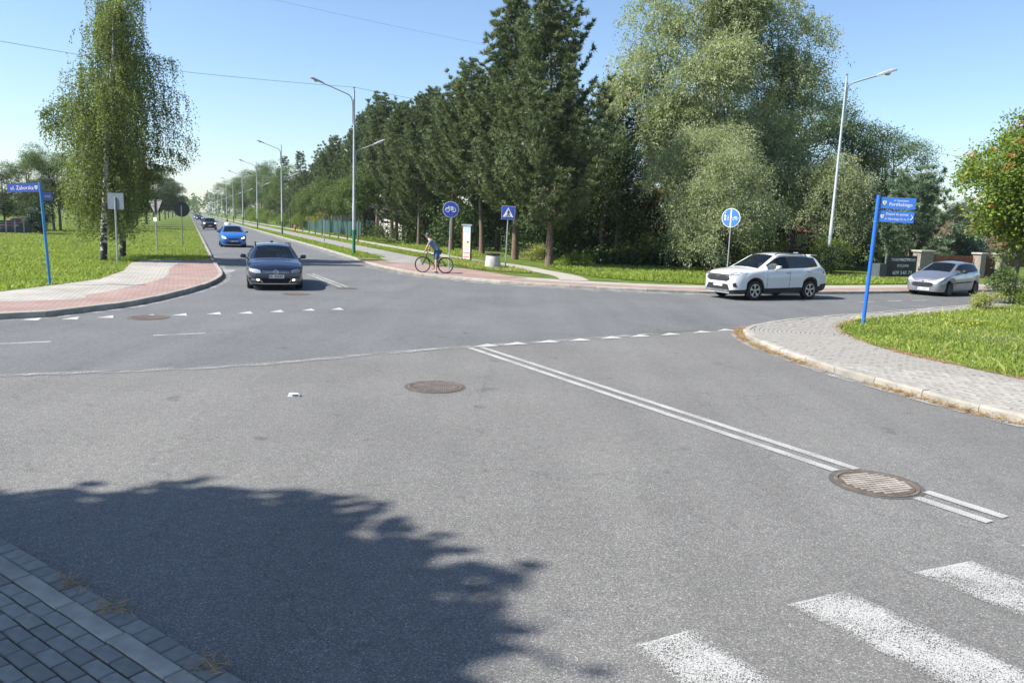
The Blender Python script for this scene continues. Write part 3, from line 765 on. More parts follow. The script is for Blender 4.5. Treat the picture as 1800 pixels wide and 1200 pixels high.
# ---------------------------------------------------------------- birches on the left
pr = (np.array([0, .12, .35, .6, .8, .92, 1.]), np.array([1., 1., 1., .95, .8, .55, .2]))
b1 = birch('birch_tree', 'tall weeping birch with drooping leaf curtains, thicker trunk left of the grey sign post', 4, 12.0, 2.1, (.4, 1.6), (-19.05, 36.2, KZ), 1.6, pr, ((3.4, 3.0, 2.2), (4.0, 2.8, 2.1), (6.2, 3.05, 3.1), (6.4, 2.9, 3.3), (6.6, 3.2, 3.0), (6.8, 3.0, 2.8)), lambda dx: np.interp(dx, [-2.4, -2.0, -1.6, 1.3, 1.7], [5.2, 3.2, .7, .8, 3.6]))
b2 = birch('birch_tree', 'weeping birch with white-flecked slim trunk just right of the grey sign post', 9, 13.9, 2.2, (.1, .9), (-19.75, 39.4, KZ), 2.55, pr, ((4.2, .2, 2.9), (5, .4, 3.0), (6, 0.3, 3.2), (7, 0, 3.1), (8.2, .2, 3.0)), lambda dx: np.interp(dx, [-3, .35, .65, 2.5], [.8, .8, 3.7, 4.4]))
# a long left arm
# ---------------------------------------------------------------- pines on the far side
pA = pine('pine_tree', 'tallest dark pine with full crown and grey trunk beside the footpath fork', 21, 15.6, 2.6, 4.3, (-.2, .3))
put(pA, G(965, 468, KZ), 1.0)
pB = pine('pine_tree', 'tall pine with bushy crown and reddish trunk right behind the crossing sign', 22, 16.0, 3.6, 4.2, (-.4, 0))
put(pB, G(905, 456, KZ), 0.)
pC = pine('pine_tree', 'leaning pine with curved reddish trunk behind the concrete bin', 23, 14.6, 5.0, 4.0, (-1.2, .5), prof=.6, up=.3)
put(pC, G(847, 447, KZ), 0., .9)
pD = pine('pine_tree', 'pine with bare orange-brown trunk behind the round cycle sign', 24, 13.0, 5.0, 4.0, (.3, .6), prof=.55, up=.3)
put(pD, G(793, 440, KZ), 0., .95)
pE = copy_tree(pC); put(pE, G(736, 430, KZ), 2.2, .86, 'pine with pale slanting trunk behind the cyclist on the pavement')
pF2 = copy_tree(pA); put(pF2, G(697, 424, KZ), 3.3, .88, 'dark pine left of the slanting pale trunk, near the footpath')
rp = random.Random(8)
tops = [(745, 172), (716, 186), (690, 176), (662, 196), (640, 205), (622, 232), (602, 246), (585, 262), (568, 272), (550, 290), (534, 306), (522, 318)]
for i, (tx, ty) in enumerate(tops):
    src = (pA, pB, pC, pD)[i % 4]; hs = (15.6, 16.0, 14.6, 13.0)[i % 4]
    d = 78 + i * 7.2
    ray = np.array(G(tx, 420 if tx > 600 else 410, KZ))[:2]; ray = ray / np.linalg.norm(ray)
    p = ray * d
    hpx = ty; k = d * (_fw[1] * ray[1]) / F_PX
    # height that reaches the photographed tree top from this spot
    lo, hi = 2., 30.
    for _ in range(40):
        mid = (lo + hi) / 2; v = np.array([p[0], p[1], mid - CAM_H]); yy = 600 - F_PX * v.dot(_u) / v.dot(_fw)
        lo, hi = (mid, hi) if yy > ty else (lo, mid)
    o = copy_tree(src); put(o, (p[0], p[1], KZ), rp.uniform(0, 6.28), lo / hs, 'dark pine in the receding row behind the young street trees, %s' % ORD[11 - i], 'pines receding along the far street')
# background pines that close the gaps
for (x, y, h, lb_) in ((-1.5, 66, 15., 'pine deep in the wood between the leaning pine and the tall reddish one'), (3.5, 60, 14., 'pine deep in the wood right behind the tallest pine'), (-8.5, 83, 15.5, 'pine deep in the wood left of the bare orange-brown trunk'), (6.5, 56, 12., 'lower pine in the shade between the tallest pine and the willow')):
    o = copy_tree((pB, pA)[int(x) % 2]); put(o, (x, y, KZ), rp.uniform(0, 6.28), h / 16., lb_, 'pines in the depth of the wood')
pG = pine('blue_pine', 'broad bluish young pine behind the black banner and grey gatepost', 31, 5.9, .15, 3.6, leaf='pine_blue', tr=.11, prof=.55, up=.4, tuft=.27, nn=15, dens=1.)
put(pG, (24.6, 49.0, KZ), 0.)
# ---------------------------------------------------------------- willows
rw = np.random.RandomState(5)
c1 = np.array([0, 0, 10.6])
wl = lobes_in(rw, 54, c1, np.array([6.9, 4.2, 7.0]), (1.4, 2.3)) + lobes_in(rw, 16, np.array([0, -1., 5.2]), np.array([6.4, 3., 2.6]), (1.2, 1.8))
wl += [(np.array([-4.6, -.5, 15.4]), 2.0), (np.array([-2.2, -.6, 16.6]), 2.0), (np.array([3.4, -.4, 16.4]), 2.0), (np.array([5.8, 0, 14.4]), 1.9), (np.array([-6.0, 0, 10.5]), 1.7), (np.array([6.6, 0, 9.6]), 1.8), (np.array([1.0, -1.2, 17.3]), 1.7), (np.array([-3.6, -1.2, 14.0]), 1.8), (np.array([.8, -1, 16.2]), 2.0), (np.array([3.2, 0, 15.2]), 1.8), (np.array([5.4, 0, 12.2]), 1.7), (np.array([-5.4, 0, 12.5]), 1.6)]
willow('willow_tree', 'huge silvery green willow towering behind the blue pedestrian and cycle sign', 6, 15, wl, ((-.8, 0, -2.6, 0), (.4, .3, .5, .3), (1.2, -.2, 3.2, 0)), (13.0, 53.5, KZ), .50)
wl2 = [(np.array([x, y, z]), r_) for x, y, z, r_ in ((-1.2, -.4, 1.6, 1.2), (.6, -.6, 2.2, 1.5), (-.2, 0, 3.6, 1.6), (1.6, 0, 3.2, 1.4), (-1.4, .3, 3.0, 1.2), (.4, -.2, 5.0, 1.3), (2.4, .3, 2.4, 1.1), (-.6, -.9, 1.0, 1.0), (1.1, .2, 5.8, 1.0), (-.4, 2.6, 6.6, 1.5), (1.6, 3.0, 6.8, 1.6), (-1.8, 2.8, 5.4, 1.4), (2.8, 2.6, 4.8, 1.3), (3.4, 1.6, 3.0, 1.2))]
willow('willow_shrub', 'bushy silver willow with branches hanging to the ground behind the white car', 7, 6, wl2, ((0, 0, -.6, 0), (.3, 0, .8, 0)), (10.6, 43.2, KZ), 1.25, .1, (.15, .042))
wl3 = [(np.array([x, y, z]), r_) for x, y, z, r_ in ((-1.5, 0, 3.2, 1.3), (0, -.3, 4.6, 1.6), (1.3, 0, 3.4, 1.4), (.4, 0, 6.0, 1.3), (-1.2, .3, 5.3, 1.3), (1.9, .2, 5.0, 1.2), (2.4, 0, 2.6, 1.0), (.4, -.5, 2.4, 1.1))]
willow('willow_tree', 'smaller silver willow right behind the tall right-hand street lamp', 8, 7, wl3, ((0, 0, -.5, 0), (.4, .1, .9, 0)), (19.8, 50.5, KZ), 1.1, .14, (.16, .048))
# ---------------------------------------------------------------- broadleaved trees
def ell(seed, n, c, r3, rr): return lobes_in(np.random.RandomState(seed), n, np.array(c, float), np.array(r3, float), rr)
tA, *_ = broadleaf('broadleaf_tree', 'dark green leafy tree with open twiggy crown behind the right street lamp', 41, 10.5, ell(41, 26, (0, 0, 6.2), (3.8, 3.2, 4.4), (.8, 1.5)), 'broad', ((0, 0), (.7, .2)), per=20)
put(tA, (24.6, 58.5, KZ), 0., 1.15)
o = copy_tree(tA); put(o, (21.4, 61.5, KZ), 2.6, 1.32, 'tall leafy tree rising between the big willow and the right street lamp')
o = copy_tree(tA); put(o, (27.6, 59.5, KZ), 4.4, .98, 'leafy tree with loose top right of the right street lamp')
o = copy_tree(tA); put(o, (31.0, 63.0, KZ), 5.1, .72, 'lower leafy tree just left of the right blue sign plates')
tB, *_ = broadleaf('broadleaf_tree', 'shady dark tree filling the gap between pine and big willow', 42, 9, ell(42, 24, (0, 0, 5.0), (3.6, 3.0, 4.2), (.9, 1.6)), 'dark', ((0, 0), (-.8, .3)), per=18, tr=.12)
put(tB, (6.5, 50.5, KZ), .4)
o = copy_tree(tB); put(o, (9.5, 57.5, KZ), 2.4, 1.2, 'dark leafy tree half hidden behind the left side of the big willow')
o = copy_tree(tB); put(o, (4.2, 54.0, KZ), 4.0, 1.0, 'dark leafy tree directly behind the tallest pine trunk')
o = copy_tree(tB); put(o, (18.2, 57.0, KZ), 1.2, 1.05, 'dark leafy tree between the two silver willows')
o = copy_tree(tB); put(o, (36.5, 64, KZ), .9, .62, 'low dark tree filling the gap between the bluish pine and the rowan')
o = copy_tree(tA); put(o, (33.5, 70, KZ), 1.7, .7, 'leafy tree behind the right blue street-name sign, farther back')
o = copy_tree(tA); put(o, (15.5, 64, KZ), 3.0, 1.25, 'tall leafy tree showing dark behind the crown of the big willow')
# young street trees in a row
lind = [(531, 408), (540, 410), (551, 412), (562, 414), (577.6, 416), (593, 419), (611, 421.6), (637, 425.7)]
tL, *_ = broadleaf('young_tree', 'young street tree', 45, 6.3, ell(45, 16, (0, 0, 4.2), (1.35, 1.35, 1.95), (.55, .85)), 'broad', tr=.055, per=30, nl=20, sig=.18, fork=.5)
names = ('farthest', 'second farthest', 'third farthest', 'fourth farthest', 'fifth farthest', 'third nearest', 'second nearest', 'nearest')
for i, p in enumerate(lind):
    q = Z(*(lambda v: (v[0], 14.75))((113.3 - i * 0, 0)) ) if False else None
    s_ = (113.3, 107., 101.4, 96., 90.5, 85., 79.8, 74.4)[i]
    o = tL if i == 0 else copy_tree(tL)
    put(o, tuple(Z(s_, 14.8, KZ)), i * 1.3, rp.uniform(.95, 1.12), '%s of the slim young street trees lining the cycle path' % names[i], 'young street trees along the cycle path')
# far right side of the street
tS = pine('spruce_tree', 'spruce', 51, 11.5, .8, 2.6, leaf='pine', tr=.13, dens=.8, cat='spruce tree', prof=.9, up=.05, tuft=.22, nn=12)
put(tS, tuple(Z(138, 17.8, KZ)), 0., 1.15, 'dark spruce behind the second street lamp, at the end of the green fence')
o = copy_tree(tA); put(o, tuple(Z(149, 17.6, KZ)), 2.0, 1.12, 'leafy tree just left of the spruce beyond the green fence')
o = copy_tree(tS); put(o, tuple(Z(160, 17.4, KZ)), 2.0, 1.2, 'tall spruce with thin top behind the third street lamp')
tY, *_ = broadleaf('garden_shrub', 'yellow-green garden shrub', 52, 3.4, ell(52, 14, (0, 0, 1.4), (2.0, 2.0, 1.5), (.6, 1.0)), 'light', tr=.05, per=18, cat='shrub', fork=.2)
put(tY, tuple(Z(132, 17.0, KZ)), 0., .9, 'bright yellow-green shrub left of the green fence')
for i, (s_, c_, k, lb) in enumerate(((146, 15.8, .8, 'low light green shrub between the second and third street lamps'), (176, 15.5, .9, 'pale green shrub beyond the third street lamp'), (196, 15.6, 1.1, 'yellowish shrub behind the fourth street lamp'), (225, 15.8, 1.2, 'far yellow-green shrub near the end of the street'))):
    o = copy_tree(tY); put(o, tuple(Z(s_, c_, KZ)), i * 1.1, k, lb)
tQ, *_ = broadleaf('garden_shrub', 'golden yellow shrub showing above the green fence', 53, 3.2, ell(53, 9, (0, 0, 2.0), (1.6, 1.6, 1.2), (.5, .8)), 'yellow', tr=.05, per=24, cat='shrub', fork=.2)
put(tQ, tuple(Z(124, 18.6, KZ)), 0.)
for i, (s_, c_, k, src) in enumerate(((186, 18.5, 1.1, tA), (206, 18.0, 1.25, tA), (232, 19, 1.7, tA), (262, 17, 1.3, tA), (300, 19, 1.6, tA), (345, 18, 1.6, tA), (222, 23, 1.3, tS), (400, 17, 1.7, tA))):
    o = copy_tree(src); put(o, tuple(Z(s_, c_, KZ)), i * 2.1, k, 'far leafy tree on the right of the receding street, %s' % ('nearest of its row' if i == 0 else 'farthest of its row' if i == 7 else ('', 'second', 'third', 'fourth', 'fifth', 'sixth', '', '')[i] + ' of its row') if src is tA else 'far spruce among the leafy trees along the receding street', 'far trees on the right of the street')
# left of the street, behind the birches
tF, *_ = broadleaf('broadleaf_tree', 'far tree', 54, 10, ell(54, 22, (0, 0, 5.4), (3.6, 3.6, 4.6), (.9, 1.5)), 'dark', tr=.15, per=15, L=.15, W=.10, nl=18)
for i, (s_, c_, k) in enumerate(((112, -7.2, .92), (128, -7., 1.0), (146, -6.5, 1.05), (168, -6.2, 1.1), (195, -6.0, 1.15), (225, -5.6, 1.2), (262, -5.6, 1.25), (310, -5.2, 1.3), (370, -5, 1.5), (440, -5, 1.6))):
    o = tF if i == 0 else copy_tree(tF)
    put(o, tuple(Z(s_, c_, KZ)), i * 1.7, k, 'dark leafy tree in the row along the left verge, %s' % (('nearest', 'second nearest', 'third nearest', 'fourth nearest', 'fifth nearest', 'sixth nearest', 'fourth farthest', 'third farthest', 'second farthest', 'farthest')[i] + ' one'), 'row of dark trees left of the far street')
for i, (px, d, h, lf) in enumerate(((-60, 92, 8.2, tF), (10, 92, 9., tF), (55, 95, 10.8, tA), (95, 92, 11.4, tA), (140, 96, 9.8, tF), (185, 100, 9.5, tA), (235, 112, 9, tF), (70, 82, 6.5, tF))):
    q = np.array(G(px, 410)[:2]); q = q / np.linalg.norm(q) * d
    o = copy_tree(lf); put(o, (q[0], q[1], KZ), i * 2.3, h / 13.5, 'leafy tree at the far edge of the left meadow, %s' % ('outermost', 'behind the grey fence', 'behind the parked red car', 'tallest behind the street-name sign', 'left behind the birch crown', 'behind the thick birch trunk', 'nearest to the far street', 'low one behind the thujas')[i], 'trees beyond the meadow on the left')
# far wood that closes the horizon
rng = np.random.RandomState(33); nC = 5600; a = rng.uniform(-.85, .85, nC); d = rng.uniform(560, 760, nC); hh = 8 + 5 * np.sin(a * 23) * np.sin(a * 57 + 1) + rng.uniform(0, 5, nC)
C_ = np.column_stack([np.sin(a) * d, np.cos(a) * d, KZ + rng.rand(nC) ** .7 * hh]); nl = 9
P = np.repeat(C_, nl, 0) + rng.normal(0, .9, (nC * nl, 3)); V, F, T = diamonds(rng, P, rng.normal(size=P.shape), 1.9, 1.4, np.clip(rng.normal(.5, .25, len(P)), 0, 1), np.tile([0, 0, 1.], (len(P), 1)))
tag(np_mesh('distant_wood', V, F, T, LM['broad']), 'far-off wood along the horizon', 'wood', kind='stuff')
# ---------------------------------------------------------------- rowan and bushes by the right verge
rl = ell(61, 52, (1.5, 0, 4.5), (4.0, 3.0, 2.9), (.7, 1.15)) + [(np.array([x, -.5, z]), .8) for x, z in ((-1.6, 3.4), (-1.2, 2.6), (-.4, 2.2), (-1.9, 4.6), (.6, 1.9), (1.6, 1.8), (-1.5, 4.0), (-.6, 3.0), (.4, 2.8), (-1.0, 5.4), (0, 6.0), (2.4, 2.4))]
tR, rc, rn_, rr_ = broadleaf('rowan_tree', 'rowan tree with orange berry clusters at the right edge of the picture', 61, 6.8, rl, 'rowan', ((0, 0), (.5, .2)), tr=.075, per=20, nl=22, L=.16, W=.082, sig=.2, cat='rowan tree', fork=.3)
put(tR, (19.3, 30.2, KZ), 0.)
M_BERRY = mat('rowan_berry', (.50, .15, .03), .45, var=.2, vscale=20)
mb = MB()
rs = random.Random(4)
idx = [i for i in range(len(rc)) if rn_[i, 1] < .35 and rn_[i, 2] > -.5]; rs.shuffle(idx)
ih = [(0, 0, 1), (0, 0, -1), (1, 0, 0), (-1, 0, 0), (0, 1, 0), (0, -1, 0)]; fh = [(0, 2, 4), (0, 4, 3), (0, 3, 5), (0, 5, 2), (1, 4, 2), (1, 3, 4), (1, 5, 3), (1, 2, 5)]
for i in idx[:115]:
    c = rc[i] + rn_[i] * .16
    for _ in range(26):
        q = c + np.array([rs.gauss(0, .07), rs.gauss(0, .07), rs.gauss(0, .035)])
        mb.add([(q[0] + .022 * a, q[1] + .022 * b, q[2] + .022 * d) for a, b, d in ih], fh)
o = mb.build('berries', M_BERRY, tR); o['kind'] = 'stuff'
def bush(name, label, seed, p, r3, leaf, L=.07, W=.045, n=10, per=60, sig=.1, cat='bush'):
    b_, *_ = broadleaf(name, label, seed, r3[2] * 2, ell(seed, n, (0, 0, r3[2] * .9), r3, (min(r3) * .35, min(r3) * .6)), leaf, tr=.02, per=per / max(.25, min(r3)) ** 1.3, nl=16, L=L, W=W, sig=sig, cat=cat, fork=.1, parts=('stem', 'foliage'))
    return put(b_, p)
bush('round_bush', 'small round light green bush at the edge of the verge before the silver car', 71, (16.0, 26.3, KZ), (.5, .5, .33), 'grass_dry', .07, .02, 12, 40, .06)
bush('garden_bush', 'dark leafy bush right of the silver car under the rowan', 72, (18.2, 28.9, KZ), (.55, .5, .8), 'broad', per=45)
bush('garden_bush', 'bright green bush at the foot of the rowan trunk', 73, (18.6, 28.4, KZ), (.45, .4, .45), 'light', per=45)
bush('garden_bush', 'tall dark bush behind the rowan stems at the right edge', 74, (20.6, 31.6, KZ), (1.1, .9, 1.5), 'broad', per=40)
bush('garden_bush', 'pale straggly bush at the right edge below the rowan', 75, (19.7, 28.4, KZ), (.8, .5, .5), 'grass_dry', .09, .03, 10, 40, .12)
bush('trimmed_bush', 'rounded blue-green clipped bush behind the stone gateposts', 76, (28.8, 50.0, KZ), (1.5, 1.4, 1.35), 'thuja', .08, .05, 26, 60, .1)
bush('shade_bush', 'light green leafy bush beside the pine trunk behind the cyclist', 77, G(745, 425, KZ), (1.3, 1., 1.1), 'light', .1, .07, 12, 26, .18)
bush('shade_bush', 'low weedy bush at the foot of the tallest pine', 78, G(1010, 470, KZ), (.9, .6, .35), 'light', .1, .06, 9, 26, .16)
bush('shade_bush', 'tall straw-coloured weeds between the reddish trunk and the tallest pine', 79, G(935, 459, KZ), (.9, .5, .55), 'grass_dry', .14, .03, 9, 26, .16)
bush('shade_bush', 'yellow-green leafy bush at the wood edge left of the silver willow', 80, G(1130, 468, KZ), (1.8, 1.0, .95), 'light', .09, .05, 12, 24, .2)
bush('shade_bush', 'sunlit green bush behind the white car roof', 81, (15.0, 47.5, KZ), (2.2, 1.0, 1.5), 'light', .1, .07, 14, 22, .22)
bush('shade_bush', 'bright green garden bush left of the black banner', 82, (19.2, 47.5, KZ), (1.3, 1.0, 1.1), 'light', .1, .07, 12, 24, .2)
bush('clipped_hedge', 'dark clipped hedge bush right of the tall street lamp foot', 83, (17.6, 43.6, KZ), (1.0, .8, 1.0), 'dark', .08, .05, 18, 50, .12)
bush('hedge_bush', 'dark green leafy bush on the footpath edge behind the first street lamp', 84, tuple(Z(73, 18.0, KZ)), (2.0, 1.5, 1.6), 'broad', .12, .08, 16, 16, .2)
# conical thujas on the far left
for i, px in enumerate((62, 74)):
    q = np.array(G(px, 405)[:2]); q = q / np.linalg.norm(q) * 80
    bush('thuja', ('left', 'right')[i] + ' one of two dark conical thujas beside the grey fence', 85 + i, (q[0], q[1], KZ), (.7, .7, 1.35), 'thuja', .1, .06, 16, 30, .12, 'thuja')
# undergrowth of the wood: one shaded mass
rng = np.random.RandomState(12); Pm = []
for _ in range(340):
    while True:
        x = rng.uniform(-26, 30); y = rng.uniform(50, 108)
        c_ = np.dot(NZ, (x, y))
        if c_ < 20.5: continue
        if x > 12 and y < 58: continue
        break
    Pm.append((x, y, rng.uniform(1., 2.8) + (2.8 if rng.rand() < .55 else 0)))
for _ in range(40):
    x = rng.uniform(5, 12); Pm.append((x, 46.5 + rng.uniform(0, 3), rng.uniform(.5, 1.2)))
C_ = []
for (x, y, h) in Pm:
    n = int(16 + 16 * h); d = ico_dirs(rng, n); d[:, 2] = np.abs(d[:, 2]); C_.append(np.array([x, y, KZ]) + d * np.array([1.5, 1.5, h * 1.1]) * rng.uniform(.5, 1., (n, 1)))
C_ = np.concatenate(C_); nl = 5
P = np.repeat(C_, nl, 0) + rng.normal(0, .24, (len(C_) * nl, 3)); A = rng.normal(size=P.shape)
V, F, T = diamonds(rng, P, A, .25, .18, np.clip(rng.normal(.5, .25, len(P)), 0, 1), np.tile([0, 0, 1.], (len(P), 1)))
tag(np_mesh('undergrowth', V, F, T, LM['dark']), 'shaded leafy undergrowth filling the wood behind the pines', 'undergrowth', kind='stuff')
# the tree out of view on the left whose shadow lies across the foreground
for (x, y, seed, hh, lb) in ((-12.9, 2.2, 91, 13.0, 'dense leafy tree left of the camera, casting the foreground shadow'), (-13.8, -.1, 92, 12.6, 'second dense tree left of the camera, shading the near pavement')):
    t_, *_ = broadleaf('roadside_tree', lb, seed, hh, ell(seed, 46, (0, 0, hh * .60), (2.5, 2.1, hh * .40), (1.0, 1.35)), 'broad', tr=.17, per=20, nl=24, L=.30, W=.23, sig=.2)
    put(t_, (x, y, .03))
# ================================================================ vehicles
def glass_mat(name, tint=.10, clear=.55):
    mt = bpy.data.materials.new(name); mt.use_nodes = True; n = mt.node_tree; L = n.links
    b = n.nodes['Principled BSDF']; b.inputs['Base Color'].default_value = (.012, .016, .018, 1); b.inputs['Roughness'].default_value = .02
    b.inputs['IOR'].default_value = 2.2
    tr = n.nodes.new('ShaderNodeBsdfTransparent'); tr.inputs[0].default_value = (tint * 5, tint * 5.6, tint * 5.6, 1)
    mx = n.nodes.new('ShaderNodeMixShader'); fr = n.nodes.new('ShaderNodeFresnel'); fr.inputs[0].default_value = 1.9
    ma = n.nodes.new('ShaderNodeMapRange'); ma.inputs[3].default_value = 1 - clear; ma.inputs[4].default_value = 1
    L.new(fr.outputs[0], ma.inputs[0]); L.new(ma.outputs[0], mx.inputs[0]); L.new(tr.outputs[0], mx.inputs[1]); L.new(b.outputs[0], mx.inputs[2])
    L.new(mx.outputs[0], n.nodes['Material Output'].inputs[0]); return mt
M_GLASS = glass_mat('car_glass', .15, .78); M_GLASS_D = glass_mat('car_glass_dark', .06, .3)
M_TYRE = mat('tyre_rubber', (.018, .018, .019), .85, var=.3, vscale=20)
M_RIM = mat('alloy_rim', (.42, .43, .45), .3, .9, var=.1)
M_RIM_D = mat('steel_rim_dark', (.10, .10, .105), .5, .6, var=.2)
M_PLAST = mat('black_plastic', (.016, .016, .017), .6, var=.2, vscale=12)
M_CHROME = mat('chrome', (.62, .63, .65), .18, 1., var=.05)
M_LAMP = mat('headlamp_glass', (.50, .53, .56), .08, .35, coat=1., var=.25, vscale=22)
M_LAMP_D = mat('headlamp_glass_dark', (.16, .19, .20), .08, .3, coat=1., var=.3, vscale=22)
M_LIT = mat('lit_lamp', (.9, .9, .88), .2, emit=2.2)
M_LIT2 = mat('lit_headlamp', (.85, .9, .95), .2, emit=1.3)
M_TAIL = mat('tail_lamp', (.16, .012, .012), .12, coat=1., var=.2)
M_PLATE = mat('number_plate', (.70, .70, .69), .5, var=.06, vscale=30)
M_PBLUE = mat('plate_blue', (.03, .06, .35), .5)
M_PTXT = mat('plate_text', (.06, .06, .07), .6)
M_SEAT = mat('seat_fabric', (.05, .05, .055), .9, var=.2)
M_DARK = mat('underbody', (.008, .008, .008), .9)

def text_mesh(body, size, ext=.002):
    c = bpy.data.curves.new('lettering', 'FONT'); c.body = body; c.size = size; c.extrude = ext; c.align_x = 'CENTER'; c.align_y = 'CENTER'; c.resolution_u = 3
    o = bpy.data.objects.new('lettering', c); COL.objects.link(o)
    dg = bpy.context.evaluated_depsgraph_get(); me = bpy.data.meshes.new_from_object(o.evaluated_get(dg)); bpy.data.objects.remove(o); return me
def lettering(body, size, mt, parent, loc, rot, name='lettering', width=None):
    me = text_mesh(body, size); me.materials.clear(); me.materials.append(mt)
    o = link(name, me, parent); o.location = loc; o.rotation_euler = rot
    if width:
        xs = [v.co.x for v in me.vertices]; o.scale = (width / (max(xs) - min(xs)), 1, 1)
    return o

def wheel(parent, xy, r, wdt, rimmat, side, spokes=5, src=None):
    """tyre with the rim as its child; side=+1 left"""
    key = (round(r, 3), rimmat.name, spokes)
    if key not in wheel.cache:
        t = MB(); w_ = wdt / 2
        t.lathe([(r * .66, -w_), (r * .93, -w_), (r * .985, -w_ * .8), (r, -w_ * .5), (r, w_ * .5), (r * .985, w_ * .8), (r * .93, w_), (r * .66, w_), (r * .64, w_ * .6), (r * .64, -w_)], 32, axis='y')
        to = t.build('wheel', M_TYRE, None, smooth=40)
        q = MB(); rr = r * .665
        q.lathe([(rr, w_ * .96), (rr * .93, w_ * .98), (rr * .9, w_ * .55), (rr * .2, w_ * .35), (.001, w_ * .35)], 32, axis='y', mi=1)
        q.lathe([(rr, w_ * .96), (rr * 1.0, w_ * 1.02), (rr * .90, w_ * 1.02), (rr * .88, w_ * .8)], 32, axis='y')
        for k in range(spokes):
            a = k * 2 * math.pi / spokes + .3
            for (da0, da1) in ((.30, .17),):
                ps = []
                for (ra, dd) in ((rr * .14, .75), (rr * .55, da1 * 1.15), (rr * .91, da0)):
                    ps.append((ra, dd))
                out = [(ra * math.cos(a - dd), ra * math.sin(a - dd)) for ra, dd in ps] + [(ra * math.cos(a + dd), ra * math.sin(a + dd)) for ra, dd in ps[::-1]]
                q.prism(out, w_ * .55, w_ * .93, M=Matrix(((1, 0, 0, 0), (0, 0, 1, 0), (0, 1, 0, 0), (0, 0, 0, 1))))
        q.lathe([(rr * .17, w_ * .6), (rr * .17, w_ * .97), (.001, w_ * .99)], 16, axis='y')
        ro = q.build('rim', [rimmat, M_DARK], None, smooth=35)
        wheel.cache[key] = (to.data, ro.data); bpy.data.objects.remove(to); bpy.data.objects.remove(ro)
    tm, rm = wheel.cache[key]
    o = link('wheel', tm, parent, (xy[0], xy[1], r)); o.rotation_euler = (0, 0, 0 if side > 0 else math.pi)
    link('rim', rm, o)
    return o
wheel.cache = {}

